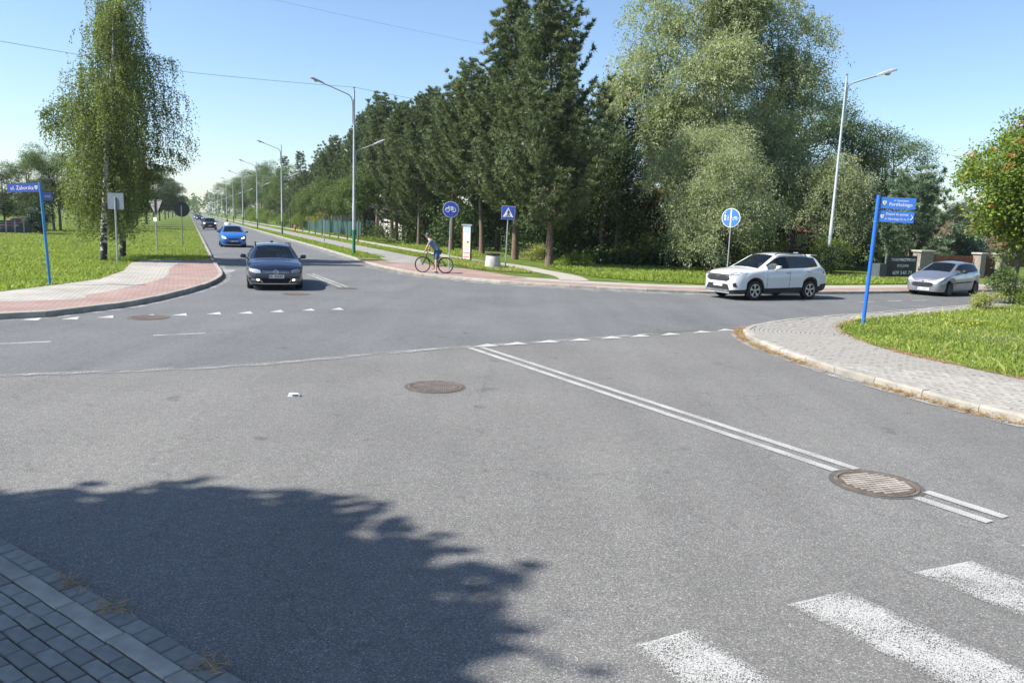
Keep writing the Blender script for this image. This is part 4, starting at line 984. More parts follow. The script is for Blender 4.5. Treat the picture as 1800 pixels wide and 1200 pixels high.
DRIVERS = []
def car(name, label, loc, head, sp, paint_, group=None):
    """lofted body; x runs to the front, z up. sp: the car's measures and curves"""
    L, W, wb, fo, r = sp['L'], sp['W'], sp['wb'], sp['fo'], sp['r']
    root = thing(name, label, 'car', (loc[0], loc[1], .008), math.atan2(head[1], head[0]), group)
    hw0 = W / 2
    xw = (fo, fo + wb)                              # axles, measured from the nose
    ra = r + sp.get('arch', .055)
    st = set(np.round(np.concatenate([np.linspace(0, L, 74), [0, .03, .07, .12, L - .03, L - .07, L - .12]] + [np.linspace(x_ - ra, x_ + ra, 22) for x_ in xw] + [list(sp['glass'])]), 4))
    st = sorted(st); st2 = [st[0]]
    for s in st[1:]:
        if s - st2[-1] > .012 or s in sp['glass']: st2.append(s)
    st = np.array(st2)
    def cur(k):
        a = np.array(sp[k]); 
        v = np.interp(st, a[:, 0], a[:, 1])
        ker = np.array([.25, .5, .25])
        for _ in range(2): v[1:-1] = (v[:-2] + 2 * v[1:-1] + v[2:]) / 4
        return v
    top, belt, sill, hw, rw, drop = cur('top'), cur('belt'), cur('sill'), cur('hw') * hw0, cur('rw') * hw0, cur('drop')
    zb = sill.copy()
    for x_ in xw:
        dd = np.abs(st - x_); m_ = dd < ra; zb[m_] = np.maximum(zb[m_], r + np.sqrt(np.maximum(0, ra ** 2 - dd[m_] ** 2)))
    zb = np.minimum(zb, belt - .06)
    ez = top - drop; ez = np.maximum(ez, belt + .012)
    rows = []
    for i in range(len(st)):
        b0 = zb[i]; bl = belt[i]; h = bl - b0; w_ = hw[i]
        sec = [(w_ * .93, b0 if b0 > sill[i] + .02 else b0), (w_ * .975, b0 + .22 * h), (w_ * 1.0, b0 + .5 * h), (w_ * .998, b0 + .72 * h), (w_ * .98, b0 + .9 * h), (w_ * .955, bl)]
        e = (min(rw[i], w_ * .95), ez[i]); g0 = sec[-1]
        for u in (.07, .35, .65, .90):
            bul = .02 * math.sin(u * 3.14) * min(1, (e[1] - g0[1]) / .3)
            sec.append((g0[0] + (e[0] - g0[0]) * u + bul, g0[1] + (e[1] - g0[1]) * u))
        sec.append(e)
        tz = top[i]
        for u in (.14, .45, .75): sec.append((e[0] * (1 - u), e[1] + (tz - e[1]) * (1 - (1 - u) ** 2.2)))
        sec.append((0., tz)); rows.append(sec)
    nr = len(rows[0])
    gA, gB, gC, gD, gE = sp['glass']               # windscreen foot/top, side glass end, rear glass top/foot
    parts = {}
    def addq(key, quad):
        parts.setdefault(key, []).append(quad)
    wf, wr = sp.get('side', (gA + .28, gC))
    bp = sp.get('bpil', ())
    clad = sp.get('clad', False)
    for i in range(len(st) - 1):
        sm = (st[i] + st[i + 1]) / 2
        for j in range(nr - 1):
            key = 'body'
            if 6 <= j <= 8 and wf < sm < wr and ez[i] - belt[i] > .10:
                inb = [q for q in bp if q[0] < sm < q[1]]
                if inb: key = 'pillar%d' % bp.index(inb[0])
                else: key = 'side_window%d' % sum(1 for q in bp if sm > q[1])
            elif j >= 11 and gA < sm < gB: key = 'windscreen'
            elif j >= 11 and gD < sm < gE: key = 'rear_window'
            elif clad and j == 0: key = 'cladding'
            for sgn in (1, -1):
                P = [(L / 2 - st[a], sgn * rows[a][b_][0], rows[a][b_][1]) for a, b_ in ((i, j), (i + 1, j), (i + 1, j + 1), (i, j + 1))]
                if sgn < 0: P = P[::-1]
                k2 = key
                if key.startswith('side_window') or key.startswith('pillar'): k2 = key + ('L' if sgn > 0 else 'R')
                addq(k2, P)
    # nose and tail caps
    for i, rev in ((0, True), (len(st) - 1, False)):
        for j in range(nr - 1):
            for (p, q) in (((rows[i][j][0], rows[i][j][1]), (rows[i][j + 1][0], rows[i][j + 1][1])),):
                x = L / 2 - st[i]
                P = [(x, p[0], p[1]), (x, q[0], q[1]), (x, -q[0], q[1]), (x, -p[0], p[1])]
                addq('body', P if rev else P[::-1])
    dark = sp.get('dark_glass', False)
    matfor = {'body': paint_, 'pillar': M_PLAST, 'windscreen': M_GLASS, 'rear_window': M_GLASS_D, 'cladding': M_PLAST}
    bodyV = []
    for key, qs in parts.items():
        vm = {}; vs = []; fs = []
        for q in qs:
            f = []
            for p in q:
                k = (round(p[0], 4), round(p[1], 4), round(p[2], 4))
                if k not in vm: vm[k] = len(vs); vs.append(k)
                f.append(vm[k])
            f = [a for n_, a in enumerate(f) if a not in f[:n_]]
            if len(f) > 2: fs.append(tuple(f))
        nm = 'side_window' if key.startswith('side_window') else 'pillar' if key.startswith('pillar') else key
        mt = matfor.get(nm if nm == 'pillar' else key, M_GLASS_D if (dark and '0' not in key) else M_GLASS)
        MB().add(vs, fs).build(nm, mt, root, smooth=32)
        bodyV.append((vs, fs))
    allv = []; allf = []
    for vs, fs in bodyV:
        o_ = len(allv); allv += vs; allf += [tuple(a + o_ for a in f) for f in fs]
    bvh = BVHTree.FromPolygons([Vector(v) for v in allv], allf)
    def patch(nm, poly, axis, mt, parent=None, off=.006, sub=2, smooth=True):
        """outline laid on the body. axis 'F': (y,z) seen from the front; 'B' from behind; 'L'/'R': (x,z) on a side"""
        bm = bmesh.new()
        d, mk = {'F': (Vector((-1, 0, 0)), lambda p: Vector((L, p[0], p[1]))), 'B': (Vector((1, 0, 0)), lambda p: Vector((-L, p[0], p[1]))),
                 'L': (Vector((0, -1, 0)), lambda p: Vector((p[0], W, p[1]))), 'R': (Vector((0, 1, 0)), lambda p: Vector((p[0], -W, p[1])))}[axis]
        tri = tessellate_polygon([[Vector((p[0], p[1], 0)) for p in poly]])
        vv = [bm.verts.new((p[0], p[1], 0)) for p in poly]
        for t in tri:
            try: bm.faces.new([vv[k] for k in t])
            except ValueError: pass
        for _ in range(sub):
            ed = [e for e in bm.edges if e.calc_length() > .05]
            if not ed: break
            bmesh.ops.subdivide_edges(bm, edges=ed, cuts=1, use_grid_fill=True)
        bmesh.ops.triangulate(bm, faces=bm.faces)
        last = None
        for v in bm.verts:
            o_ = mk((v.co.x, v.co.y)); hit = bvh.ray_cast(o_, d)
            if hit[0] is not None: v.co = hit[0] - d * off; last = v.co.copy()
            else: v.co = (last if last is not None else o_ + d * (L / 2))
        bmesh.ops.recalc_face_normals(bm, faces=bm.faces)
        for f in bm.faces:
            if f.normal.dot(-d) < 0: f.normal_flip()
        me = bpy.data.meshes.new(nm); bm.to_mesh(me); bm.free(); me.materials.append(mt)
        me.polygons.foreach_set('use_smooth', [True] * len(me.polygons))
        return link(nm, me, parent or root)
    def both(nm, poly, mt, axis='F', **k):
        return patch(nm, poly, axis, mt, **k), patch(nm, [(-p[0], p[1]) for p in poly], axis, mt, **k)
    def sides(nm, poly, mt, **k):
        return patch(nm, poly, 'L', mt, **k), patch(nm, poly, 'R', mt, **k)
    # wheels, floor, arches, seats
    for x_ in xw:
        for sgn in (1, -1):
            wheel(root, (L / 2 - x_, sgn * (hw0 - .125)), r, .215, sp.get('rim', M_RIM), sgn, sp.get('spokes', 5))
    mb = MB(); zf = sp['sill'][len(sp['sill']) // 2][1]
    mb.box((0, 0, zf + .14), (L - .5, W - .56, .34)); mb.box((L / 2 - (xw[0] + xw[1]) / 2, 0, zf + .09), (wb - 2 * ra - .05, W - .2, .16))
    mb.build('underbody', M_DARK, root)
    mb = MB(); zs = belt[len(st) // 2]
    for sgn in (1, -1):
        xs = L / 2 - (gA + .95)
        mb.box((xs - .25, sgn * .38, zs - .12), (.16, .48, .72)); mb.box((xs - .27, sgn * .38, zs + .33), (.10, .26, .2)); mb.box((xs + .05, sgn * .38, zs - .42), (.5, .48, .18))
    mb.box((L / 2 - (gA + 1.95), 0, zs - .1), (.16, W * .7, .66)); mb.box((L / 2 - (gA + .32), 0, zs - .07), (.42, W * .78, .1))
    mb.build('seats', M_SEAT, root)
    mb = MB(); xs = L / 2 - gA - .55; mb.tube([(xs + .18 * .35 * math.cos(a) * .4, .38 + .18 * math.sin(a), zs - .0 + .17 * math.cos(a)) for a in np.linspace(0, 2 * math.pi, 15)], .014, 6)
    mb.build('steering_wheel', M_PLAST, root)
    # mirrors
    for sgn in (1, -1):
        xm = L / 2 - (gA + sp.get('mir', .62)); mb = MB()
        c = Vector((xm, sgn * (hw0 + .10), belt[np.argmin(abs(st - gA - .62))] + .10))
        for k, (dx, sc_) in enumerate(((.05, .55), (.03, .9), (-.03, 1.), (-.055, .93))): pass
        ring = []
        vs = []; fs = []
        for dx, s_ in ((.075, .5), (.055, .82), (.0, 1.), (-.05, .95)):
            for a in range(10):
                t = a * 2 * math.pi / 10; vs.append((c.x + dx, c.y + .105 * s_ * math.copysign(abs(math.cos(t)) ** .6, math.cos(t)), c.z + .072 * s_ * math.copysign(abs(math.sin(t)) ** .6, math.sin(t))))
        for i in range(3):
            for a in range(10): fs.append((i * 10 + a, i * 10 + (a + 1) % 10, (i + 1) * 10 + (a + 1) % 10, (i + 1) * 10 + a))
        fs += [tuple(range(9, -1, -1)), tuple(range(30, 40))]
        mb.add(vs, fs); mb.tube([(c.x, c.y - sgn * .08, c.z - .05), (c.x + .03, sgn * (hw0 * .9), c.z - .10)], .025, 6)
        o = mb.build('mirror', [sp.get('mirmat', paint_)], root, smooth=40)
    DRIVERS.append((root, sp, L, gA, float(zs)))
    return root, patch, both, sides, bvh

def plate(patchf, z, txt, w_=.52, h_=.114, y0=0.):
    o = patchf('number_plate', [(y0 - w_ / 2, z - h_ / 2), (y0 + w_ / 2, z - h_ / 2), (y0 + w_ / 2, z + h_ / 2), (y0 - w_ / 2, z + h_ / 2)], 'F', M_PLATE, off=.022, sub=1)
    x = max(v.co.x for v in o.data.vertices)
    for v in o.data.vertices: v.co.x = x
    b = MB().add([(x + .002, y0 - w_ / 2, z - h_ / 2), (x + .002, y0 - w_ / 2 + .045, z - h_ / 2), (x + .002, y0 - w_ / 2 + .045, z + h_ / 2), (x + .002, y0 - w_ / 2, z + h_ / 2)], [(0, 1, 2, 3)]).build('plate_band', M_PBLUE, o)
    if txt:                                        # characters too blurred to read
        mb = MB(); k = 0
        for i in range(8):
            if i == 2: continue
            yy = y0 - w_ / 2 + .075 + i * .054
            mb.box((x + .004, yy, z), (.002, .034, .07)); mb.box((x + .0055, yy, z + (.012 if i % 2 else -.012)), (.002, .014, .02), mi=1)
        mb.build('plate_characters', [M_PTXT, M_PLATE], o)['kind'] = 'stuff'
    return o

M_WHITE = mat('white_car_paint', (.58, .59, .60), .35, coat=1., var=.015)
M_NAVY = mat('navy_car_paint', (.004, .007, .024), .22, .0, coat=1., var=.03)
M_BLUE = mat('blue_car_paint', (.02, .13, .46), .28, .3, coat=1., var=.03)
M_SILVER = mat('silver_car_paint', (.33, .34, .37), .32, .75, coat=1., var=.03)
M_BLACK = mat('black_car_paint', (.010, .010, .012), .25, coat=1., var=.05)
M_REDC = mat('red_car_paint', (.24, .014, .028), .3, coat=1., var=.05)
M_GREYC = mat('grey_car_paint', (.16, .17, .19), .3, .5, coat=1., var=.05)

# ---- white SUV
SUV = dict(L=4.6, W=1.855, wb=2.69, fo=.93, r=.352, arch=.05, clad=True, dark_glass=True, mir=.66,
    top=[(0, .86), (.06, .96), (.2, 1.03), (.6, 1.09), (1.1, 1.13), (1.22, 1.16), (2.02, 1.61), (2.3, 1.66), (2.8, 1.685), (3.4, 1.67), (3.95, 1.62), (4.12, 1.58), (4.3, 1.33), (4.45, 1.12), (4.56, 1.03), (4.6, .92)],
    belt=[(0, .78), (.1, .90), (.4, .98), (1.1, 1.06), (2.2, 1.09), (3.4, 1.13), (4.1, 1.20), (4.35, 1.12), (4.6, .86)],
    sill=[(0, .24), (.3, .21), (.9, .24), (2.3, .26), (3.7, .27), (4.3, .30), (4.6, .40)],
    hw=[(0, .70), (.04, .78), (.12, .87), (.3, .95), (.7, .995), (1.2, 1.), (3.6, 1.), (4.2, .97), (4.45, .92), (4.6, .80)],
    rw=[(0, .60), (.3, .78), (1.1, .84), (1.25, .83), (2.0, .66), (2.6, .645), (3.9, .61), (4.15, .60), (4.35, .70), (4.6, .7)],
    drop=[(0, .05), (.3, .06), (1.1, .045), (1.3, .05), (2.0, .055), (2.8, .05), (3.9, .055), (4.2, .06), (4.6, .05)],
    glass=(1.20, 2.03, 3.98, 4.17, 4.40), side=(1.50, 3.98), bpil=((2.50, 2.60), (3.42, 3.47)))
wc = (G(1320, 528) + G(1420, 526)) / 2; hd = (G(1320, 528) - G(1420, 526)); hd = Vector((hd.x, hd.y)).normalized(); lf = Vector((-hd.y, hd.x))
ctr = Vector((wc.x, wc.y)) - lf * .80 - hd * (SUV['L'] / 2 - SUV['fo'] - SUV['wb'] / 2) * -1 * 1
ctr = Vector((wc.x, wc.y)) - lf * .80 - hd * ((SUV['L'] / 2 - SUV['fo']) - SUV['wb'] / 2)
root, pt, both, sides, _ = car('suv_car', 'white sport utility car with black wheel-arch trim driving left on the main road', ctr, hd, SUV, M_WHITE)
pt('grille', [(-.52, .90), (.52, .90), (.60, .74), (.45, .66), (-.45, .66), (-.60, .74)], 'F', M_PLAST, off=.01)
for z in (.72, .78, .84):
    pt('grille_bar', [(-.54, z - .009), (.54, z - .009), (.54, z + .009), (-.54, z + .009)], 'F', M_RIM_D, off=.02)
pt('lower_grille', [(-.50, .56), (.50, .56), (.62, .36), (-.62, .36)], 'F', M_PLAST, off=.01)
pt('skid_plate', [(-.66, .36), (.66, .36), (.60, .27), (-.60, .27)], 'F', M_CHROME, off=.016)
both('headlight', [(.50, .87), (.58, .97), (.91, 1.01), (.88, .92), (.62, .85)], M_LAMP_D, off=.012); both('headlight_lens', [(.62, .89), (.66, .955), (.82, .975), (.80, .92)], M_LAMP, off=.018)
both('fog_light', [(.72, .60), (.80, .62), (.82, .46), (.74, .48)], M_PLAST, off=.012)
plate(pt, .53, '', .50)
# emblem: ring of ellipses
mb = MB()
for (a_, b_, dz) in ((.075, .05, 0), (.028, .045, .003), (.055, .02, .022)):
    mb.tube([(0, a_ * math.cos(t), b_ * math.sin(t) + dz) for t in np.linspace(0, 2 * math.pi, 21)], .007, 6)
mb.build('emblem', M_CHROME, root, loc=(SUV['L'] / 2 + .02, 0, .83))
sides('side_cladding', [(2.3 - 1.36, .22), (2.3 - 3.2, .24), (2.3 - 3.2, .44), (2.3 - 2.9, .40), (2.3 - 1.7, .37), (2.3 - 1.36, .42)], M_PLAST, off=.012)
for (x0, z0) in ((2.3 - 2.42, .985), (2.3 - 3.42, 1.02)):
    sides('door_handle', [(x0, z0), (x0 - .2, z0 + .005), (x0 - .2, z0 + .04), (x0, z0 + .035)], M_WHITE, off=.03)
    sides('handle_recess', [(x0 + .02, z0 - .02), (x0 - .17, z0 - .015), (x0 - .17, z0 + .02), (x0 + .02, z0 + .015)], M_RIM_D, off=.004)
for x0 in (2.3 - 1.47, 2.3 - 2.55, 2.3 - 3.5):
    sides('door_gap', [(x0 - .009, .42), (x0 + .009, .42), (x0 + .009, 1.05), (x0 - .009, 1.05)], M_DARK, off=.003)
sides('tail_light', [(-1.96, 1.04), (-2.22, 1.10), (-2.22, .93), (-1.98, .97)], M_TAIL, off=.01)
sides('rear_cladding', [(-1.83, .30), (-2.26, .42), (-2.26, .60), (-1.83, .56)], M_PLAST, off=.01)
mb = MB(); mb.prism([(-1.62, -.52), (-1.98, -.5), (-2.02, 0), (-1.98, .5), (-1.62, .52)], 1.602, 1.632); mb.build('spoiler', M_WHITE, root)
for sgn in (1, -1): MB().tube([(.25, sgn * .60, 1.62), (.15, sgn * .60, 1.675), (-1.2, sgn * .575, 1.66), (-1.35, sgn * .57, 1.60)], .018, 6).build('roof_rail', M_PLAST, root)
MB().prism([(-.02, 0), (-.2, .06), (-.2, -.06)], 1.64, 1.70).build('roof_antenna', M_WHITE, root, loc=(-1.25, 0, 0))

# ---- navy estate
EST = dict(L=4.77, W=1.82, wb=2.71, fo=.92, r=.325, arch=.05, mir=.58, rim=M_RIM, mirmat=M_NAVY,
    top=[(0, .62), (.06, .72), (.2, .82), (.6, .92), (1.15, .99), (1.3, 1.02), (2.1, 1.40), (2.4, 1.46), (3.0, 1.475), (3.8, 1.44), (4.3, 1.38), (4.5, 1.16), (4.65, .98), (4.77, .85)],
    belt=[(0, .55), (.1, .68), (.35, .78), (1.15, .90), (2.2, .95), (3.6, .99), (4.4, 1.02), (4.6, .95), (4.77, .75)],
    sill=[(0, .20), (.3, .17), (1, .2), (3.6, .2), (4.4, .26), (4.77, .34)],
    hw=[(0, .66), (.05, .78), (.14, .88), (.35, .96), (.7, .995), (1.2, 1.), (3.6, 1.), (4.3, .97), (4.6, .91), (4.77, .78)],
    rw=[(0, .58), (.3, .80), (1.15, .86), (1.3, .85), (2.1, .665), (2.7, .645), (4.2, .60), (4.5, .72), (4.77, .7)],
    drop=[(0, .04), (.3, .05), (1.1, .04), (2.1, .05), (3., .05), (4.3, .05), (4.77, .05)],
    glass=(1.28, 2.10, 4.20, 4.32, 4.52), side=(1.56, 4.18), bpil=((2.55, 2.65), (3.45, 3.52)))
fr = (G(445, 508) + G(522, 508)) / 2; hd = Vector((.33, -.945)).normalized()
ctr = Vector((fr.x, fr.y)) - hd * (EST['L'] / 2 - EST['fo'] + .25)
root, pt, both, sides, _ = car('estate_car', 'dark navy estate car with lit fog lamps coming out of the far street', ctr, hd, EST, M_NAVY)
pt('grille', [(-.44, .655), (.44, .655), (.42, .555), (-.42, .555)], 'F', M_PLAST, off=.008)
for z in (.575, .605, .637): pt('grille_bar', [(-.43, z - .006), (.43, z - .006), (.43, z + .006), (-.43, z + .006)], 'F', M_CHROME, off=.016)
pt('lower_grille', [(-.52, .40), (.52, .40), (.40, .25), (-.40, .25)], 'F', M_DARK, off=.01)
pt('chrome_strip', [(-.78, .245), (-.40, .215), (.40, .215), (.78, .245), (.78, .262), (.40, .237), (-.40, .237), (-.78, .262)], 'F', M_CHROME, off=.014)
l_ = both('headlight', [(.46, .57), (.49, .665), (.62, .70), (.83, .72), (.80, .62), (.62, .565)], M_LAMP, off=.010)
l_[0].data.materials[0] = M_LAMP_D  # headlamp without the sun glint: its lack of light is put in as darker colour
for sgn in (1, -1):
    pt('fog_light', [(sgn * .52, .33), (sgn * .60, .335), (sgn * .60, .385), (sgn * .52, .38)], 'F', M_LIT, off=.016)
    pt('fog_light_trim', [(sgn * .40, .27), (sgn * .44, .275), (sgn * .51, .36), (sgn * .48, .365)], 'F', M_CHROME, off=.014)
    pt('fog_light_housing', [(sgn * .50, .31), (sgn * .78, .33), (sgn * .76, .395), (sgn * .50, .39)], 'F', M_LAMP_D, off=.008)
plate(pt, .465, 'WN 4862Y')
mb = MB(); mb.tube([(0, .072 * math.cos(t), .072 * math.sin(t)) for t in np.linspace(0, 2 * math.pi, 25)], .009, 6)
mb.tube([(0, -.035, .055), (0, -.013, .006), (0, 0, .03), (0, .013, .006), (0, .035, .055)], .008, 5); mb.tube([(0, -.055, .035), (0, -.026, -.05), (0, 0, -.005), (0, .026, -.05), (0, .055, .035)], .008, 5)
mb.build('emblem', M_CHROME, root, loc=(EST['L'] / 2 + .022, 0, .605))
for sgn in (1, -1):
    mb = MB(); mb.tube([(.12, sgn * .60, 1.40), (.02, sgn * .60, 1.485), (-1.7, sgn * .55, 1.44), (-1.85, sgn * .55, 1.37)], .017, 6)
    for x_ in (.0, -.85): mb.tube([(x_, sgn * .585, 1.42), (x_, sgn * .60, 1.48)], .02, 6)
    mb.build('roof_rail', M_PLAST, root)
MB().prism([(0, 0), (-.16, .05), (-.16, -.05)], 1.42, 1.52).build('roof_antenna', M_NAVY, root, loc=(-.9, 0, 0))
mb = MB(); mb.box((.92, .45, 1.0), (.03, .5, .015)); mb.build('wiper', M_PLAST, root)
for x0 in (2.385 - 1.5, 2.385 - 2.6): sides('door_gap', [(x0 - .009, .32), (x0 + .009, .32), (x0 + .009, .92), (x0 - .009, .92)], M_DARK, off=.003)

# ---- silver hatchback
HAT = dict(L=3.84, W=1.652, wb=2.44, fo=.76, r=.29, arch=.045, mir=.56, rim=M_RIM_D, mirmat=M_PLAST, spokes=7,
    top=[(0, .58), (.06, .66), (.2, .76), (.55, .88), (.98, .99), (1.08, 1.02), (1.82, 1.36), (2.1, 1.41), (2.5, 1.432), (3.0, 1.415), (3.46, 1.36), (3.62, 1.16), (3.74, .98), (3.81, .86), (3.84, .72)],
    belt=[(0, .5), (.1, .62), (.35, .75), (.95, .90), (1.8, .92), (2.8, .96), (3.4, 1.0), (3.68, .92), (3.84, .66)],
    sill=[(0, .19), (.3, .17), (1, .2), (2.8, .2), (3.5, .25), (3.84, .32)],
    hw=[(0, .62), (.05, .75), (.15, .86), (.35, .95), (.7, .99), (1.2, 1.), (2.9, 1.), (3.4, .96), (3.7, .88), (3.84, .72)],
    rw=[(0, .52), (.3, .74), (.95, .84), (1.1, .83), (1.8, .66), (2.4, .65), (3.4, .625), (3.62, .70), (3.84, .65)],
    drop=[(0, .04), (.3, .06), (.9, .05), (1.8, .05), (2.5, .05), (3.4, .05), (3.84, .05)],
    glass=(1.07, 1.83, 3.36, 3.48, 3.66), side=(1.30, 3.34), bpil=((2.12, 2.22),))
wc = (G(1665, 521) + G(1710, 518)) / 2; hd = (G(1665, 521) - G(1710, 518)); hd = Vector((hd.x, hd.y)).normalized(); lf = Vector((-hd.y, hd.x))
ctr = Vector((wc.x, wc.y)) - lf * .72 - hd * ((HAT['L'] / 2 - HAT['fo']) - HAT['wb'] / 2)
root, pt, both, sides, _ = car('hatchback_car', 'silver small hatchback car on the right before the gateposts', ctr, hd, HAT, M_SILVER)
pt('grille', [(-.46, .50), (.46, .50), (.40, .40), (.2, .36), (-.2, .36), (-.40, .40)], 'F', M_PLAST, off=.01)
pt('bumper_strip', [(-.80, .50), (.80, .50), (.80, .545), (-.80, .545)], 'F', M_PLAST, off=.016)
both('headlight', [(.34, .60), (.44, .66), (.70, .80), (.73, .70), (.66, .62)], M_LAMP, off=.012)
pt('bonnet_slot', [(-.34, .615), (.34, .615), (.34, .63), (-.34, .63)], 'F', M_PLAST, off=.008)
plate(pt, .29, 'KRA 15270', y0=.04)
mb = MB(); mb.tube([(0, -.01, .05), (0, .03, .045), (0, .0, .01), (0, .03, -.01), (0, -.02, -.05)], .009, 6); mb.tube([(0, .0, .01), (0, -.04, -.005)], .008, 5); mb.build('emblem', M_PLAST, root, loc=(HAT['L'] / 2 + .005, 0, .62))
sides('rub_strip', [(1.92 - 1.15, .52), (1.92 - 2.65, .55), (1.92 - 2.65, .60), (1.92 - 1.15, .57)], M_PLAST, off=.012)
for x0 in (1.92 - 1.15, 1.92 - 2.2): sides('door_gap', [(x0 - .009, .3), (x0 + .009, .3), (x0 + .009, .95), (x0 - .009, .95)], M_DARK, off=.003)
for x0 in (1.92 - 2.05, 1.92 - 2.75): sides('door_handle', [(x0, .80), (x0 - .15, .805), (x0 - .15, .835), (x0, .83)], M_SILVER, off=.02)
sides('tail_light', [(-1.58, .93), (-1.70, .90), (-1.74, .70), (-1.66, .70)], M_TAIL, off=.008)

# ---- blue family car
MPV = dict(EST); MPV.update(L=4.37, W=1.825, wb=2.64, fo=.88, r=.32, rim=M_RIM, mirmat=M_BLUE,
    top=[(0, .64), (.06, .76), (.2, .88), (.6, 1.0), (1.0, 1.08), (1.1, 1.1), (1.95, 1.50), (2.3, 1.56), (2.8, 1.58), (3.5, 1.53), (3.95, 1.44), (4.15, 1.15), (4.3, .98), (4.37, .85)],
    belt=[(0, .56), (.1, .70), (.35, .84), (1.0, .96), (2.2, 1.02), (3.4, 1.08), (4.0, 1.1), (4.2, 1.0), (4.37, .75)],
    sill=[(0, .2), (.3, .18), (1, .2), (3.3, .2), (4.0, .26), (4.37, .34)],
    hw=[(0, .66), (.05, .78), (.14, .88), (.35, .96), (.7, .995), (1.2, 1.), (3.4, 1.), (4.0, .97), (4.25, .91), (4.37, .78)],
    rw=[(0, .58), (.3, .80), (1.0, .86), (1.1, .85), (1.95, .67), (2.7, .65), (3.9, .60), (4.15, .72), (4.37, .7)],
    drop=[(0, .04), (.3, .05), (1.1, .04), (2.1, .05), (3., .05), (4.0, .05), (4.37, .05)], glass=(1.08, 1.96, 3.80, 3.98, 4.16), side=(1.34, 3.78), bpil=((2.35, 2.45), (3.2, 3.27)))
hz = Vector((-DZ[0], -DZ[1]))
def front_kit(pt, both, lit=True, zs=(.60, .74), dark=False):
    pt('grille', [(-.36, .62), (.36, .62), (.32, .53), (-.32, .53)], 'F', M_PLAST, off=.01)
    pt('lower_grille', [(-.55, .38), (.55, .38), (.42, .24), (-.42, .24)], 'F', M_DARK, off=.01)
    both('headlight', [(.44, .60), (.50, .70), (.66, .78), (.82, .82), (.80, .68), (.62, .60)], M_LAMP, off=.012)
    if lit: both('lit_headlight', [(.52, .62), (.56, .71), (.74, .77), (.74, .66)], M_LIT2, off=.02)
    plate(pt, .45, 'KR 8K411')
ctr = Vector(G(405, 435)[:2]) - hz * (MPV['L'] / 2) + Vector((.22, .1))
root, pt, both, sides, _ = car('family_car', 'bright blue family car with lit headlights behind the navy estate', ctr, hz, MPV, M_BLUE)
front_kit(pt, both)
# ---- cars farther up the street
SUV2 = dict(SUV); SUV2.update(clad=False, rim=M_RIM_D)
root, pt, both, sides, _ = car('suv_car', 'black off-road car with lit headlights behind the blue car', Vector(G(365.5, 404)[:2]) - hz * 2.3 + Vector((.3, 0)), hz, SUV2, M_BLACK)
both('lit_headlight', [(.60, .86), (.62, .96), (.84, .97), (.82, .88)], M_LIT2, off=.02); pt('grille', [(-.5, .88), (.5, .88), (.5, .66), (-.5, .66)], 'F', M_PLAST, off=.01); plate(pt, .58, '')
for (px, py, mt_, spc, lb) in ((347.5, 397, M_NAVY, EST, 'dark car half hidden behind the black off-road car'), (339, 386.5, M_BLACK, EST, 'tiny dark car far up the street'), (329.5, 384.5, M_GREYC, MPV, 'tiny pale grey car far up the street beside the verge')):
    p = Vector(G(px, py)[:2]); sN = p.dot(Vector(DZ)); p = Vector(Z(sN, 3.0 if px > 335 else 2.6)[:2])
    root, pt, both, sides, _ = car('far_car', lb, p, hz, spc, mt_)
    both('lit_headlight', [(.52, .58), (.54, .67), (.76, .70), (.74, .60)], M_LIT2, off=.02)
# ---- red car parked behind the far fence
q = np.array(G(34, 411)[:2]); q = q / np.linalg.norm(q) * 84
root, pt, both, sides, _ = car('parked_car', 'red car parked behind the grey fence on the far left', (q[0], q[1]), Vector((.10, -.99)).normalized(), HAT, M_REDC)
front_kit(pt, both, False)
# ================================================================ street furniture
M_GALV = mat('galvanised_steel', (.40, .42, .44), .45, .55, var=.15, vscale=6)
M_GALV_D = mat('weathered_steel', (.22, .24, .25), .55, .4, var=.25, vscale=8)
M_LAMPPOST = mat('lamp_post_grey', (.42, .46, .48), .5, .3, var=.14, vscale=3)
M_GREEN = mat('lamp_post_green', (.03, .16, .09), .5, var=.1)
M_LHEAD = mat('lamp_head_grey', (.38, .39, .40), .5, .2, var=.15)
M_LGLASS = mat('lamp_bowl', (.45, .46, .46), .15, coat=1., var=.1)
M_SBLUE = mat('sign_blue', (.012, .055, .36), .35, var=.05, vscale=6, coat=.5)
M_SBLUE_L = mat('street_sign_blue', (.03, .16, .60), .3, var=.05, vscale=6, coat=.6)
M_POLEBLUE = mat('pole_blue', (.012, .13, .60), .4, var=.1, coat=.4)
M_POLEBLUE2 = mat('pole_blue_faded', (.03, .19, .42), .45, var=.15)
M_SWHITE = mat('sign_white', (.72, .73, .74), .4, var=.04, coat=.4)
M_SBLACK = mat('sign_black', (.02, .02, .022), .45)
M_SBACK = mat('sign_back_grey', (.30, .33, .36), .5, .35, var=.12, vscale=6)
M_SBACK_D = mat('sign_back_dark', (.045, .05, .055), .55, .2, var=.15)
M_SYEL = mat('shield_yellow', (.55, .38, .08), .5)
M_RUST = mat('rust', (.20, .085, .04), .8, var=.4, vscale=20, bump=.3)
M_CONC = mat('bin_concrete', (.46, .44, .40), .9, var=.22, vscale=7, bump=.5, bscale=50)

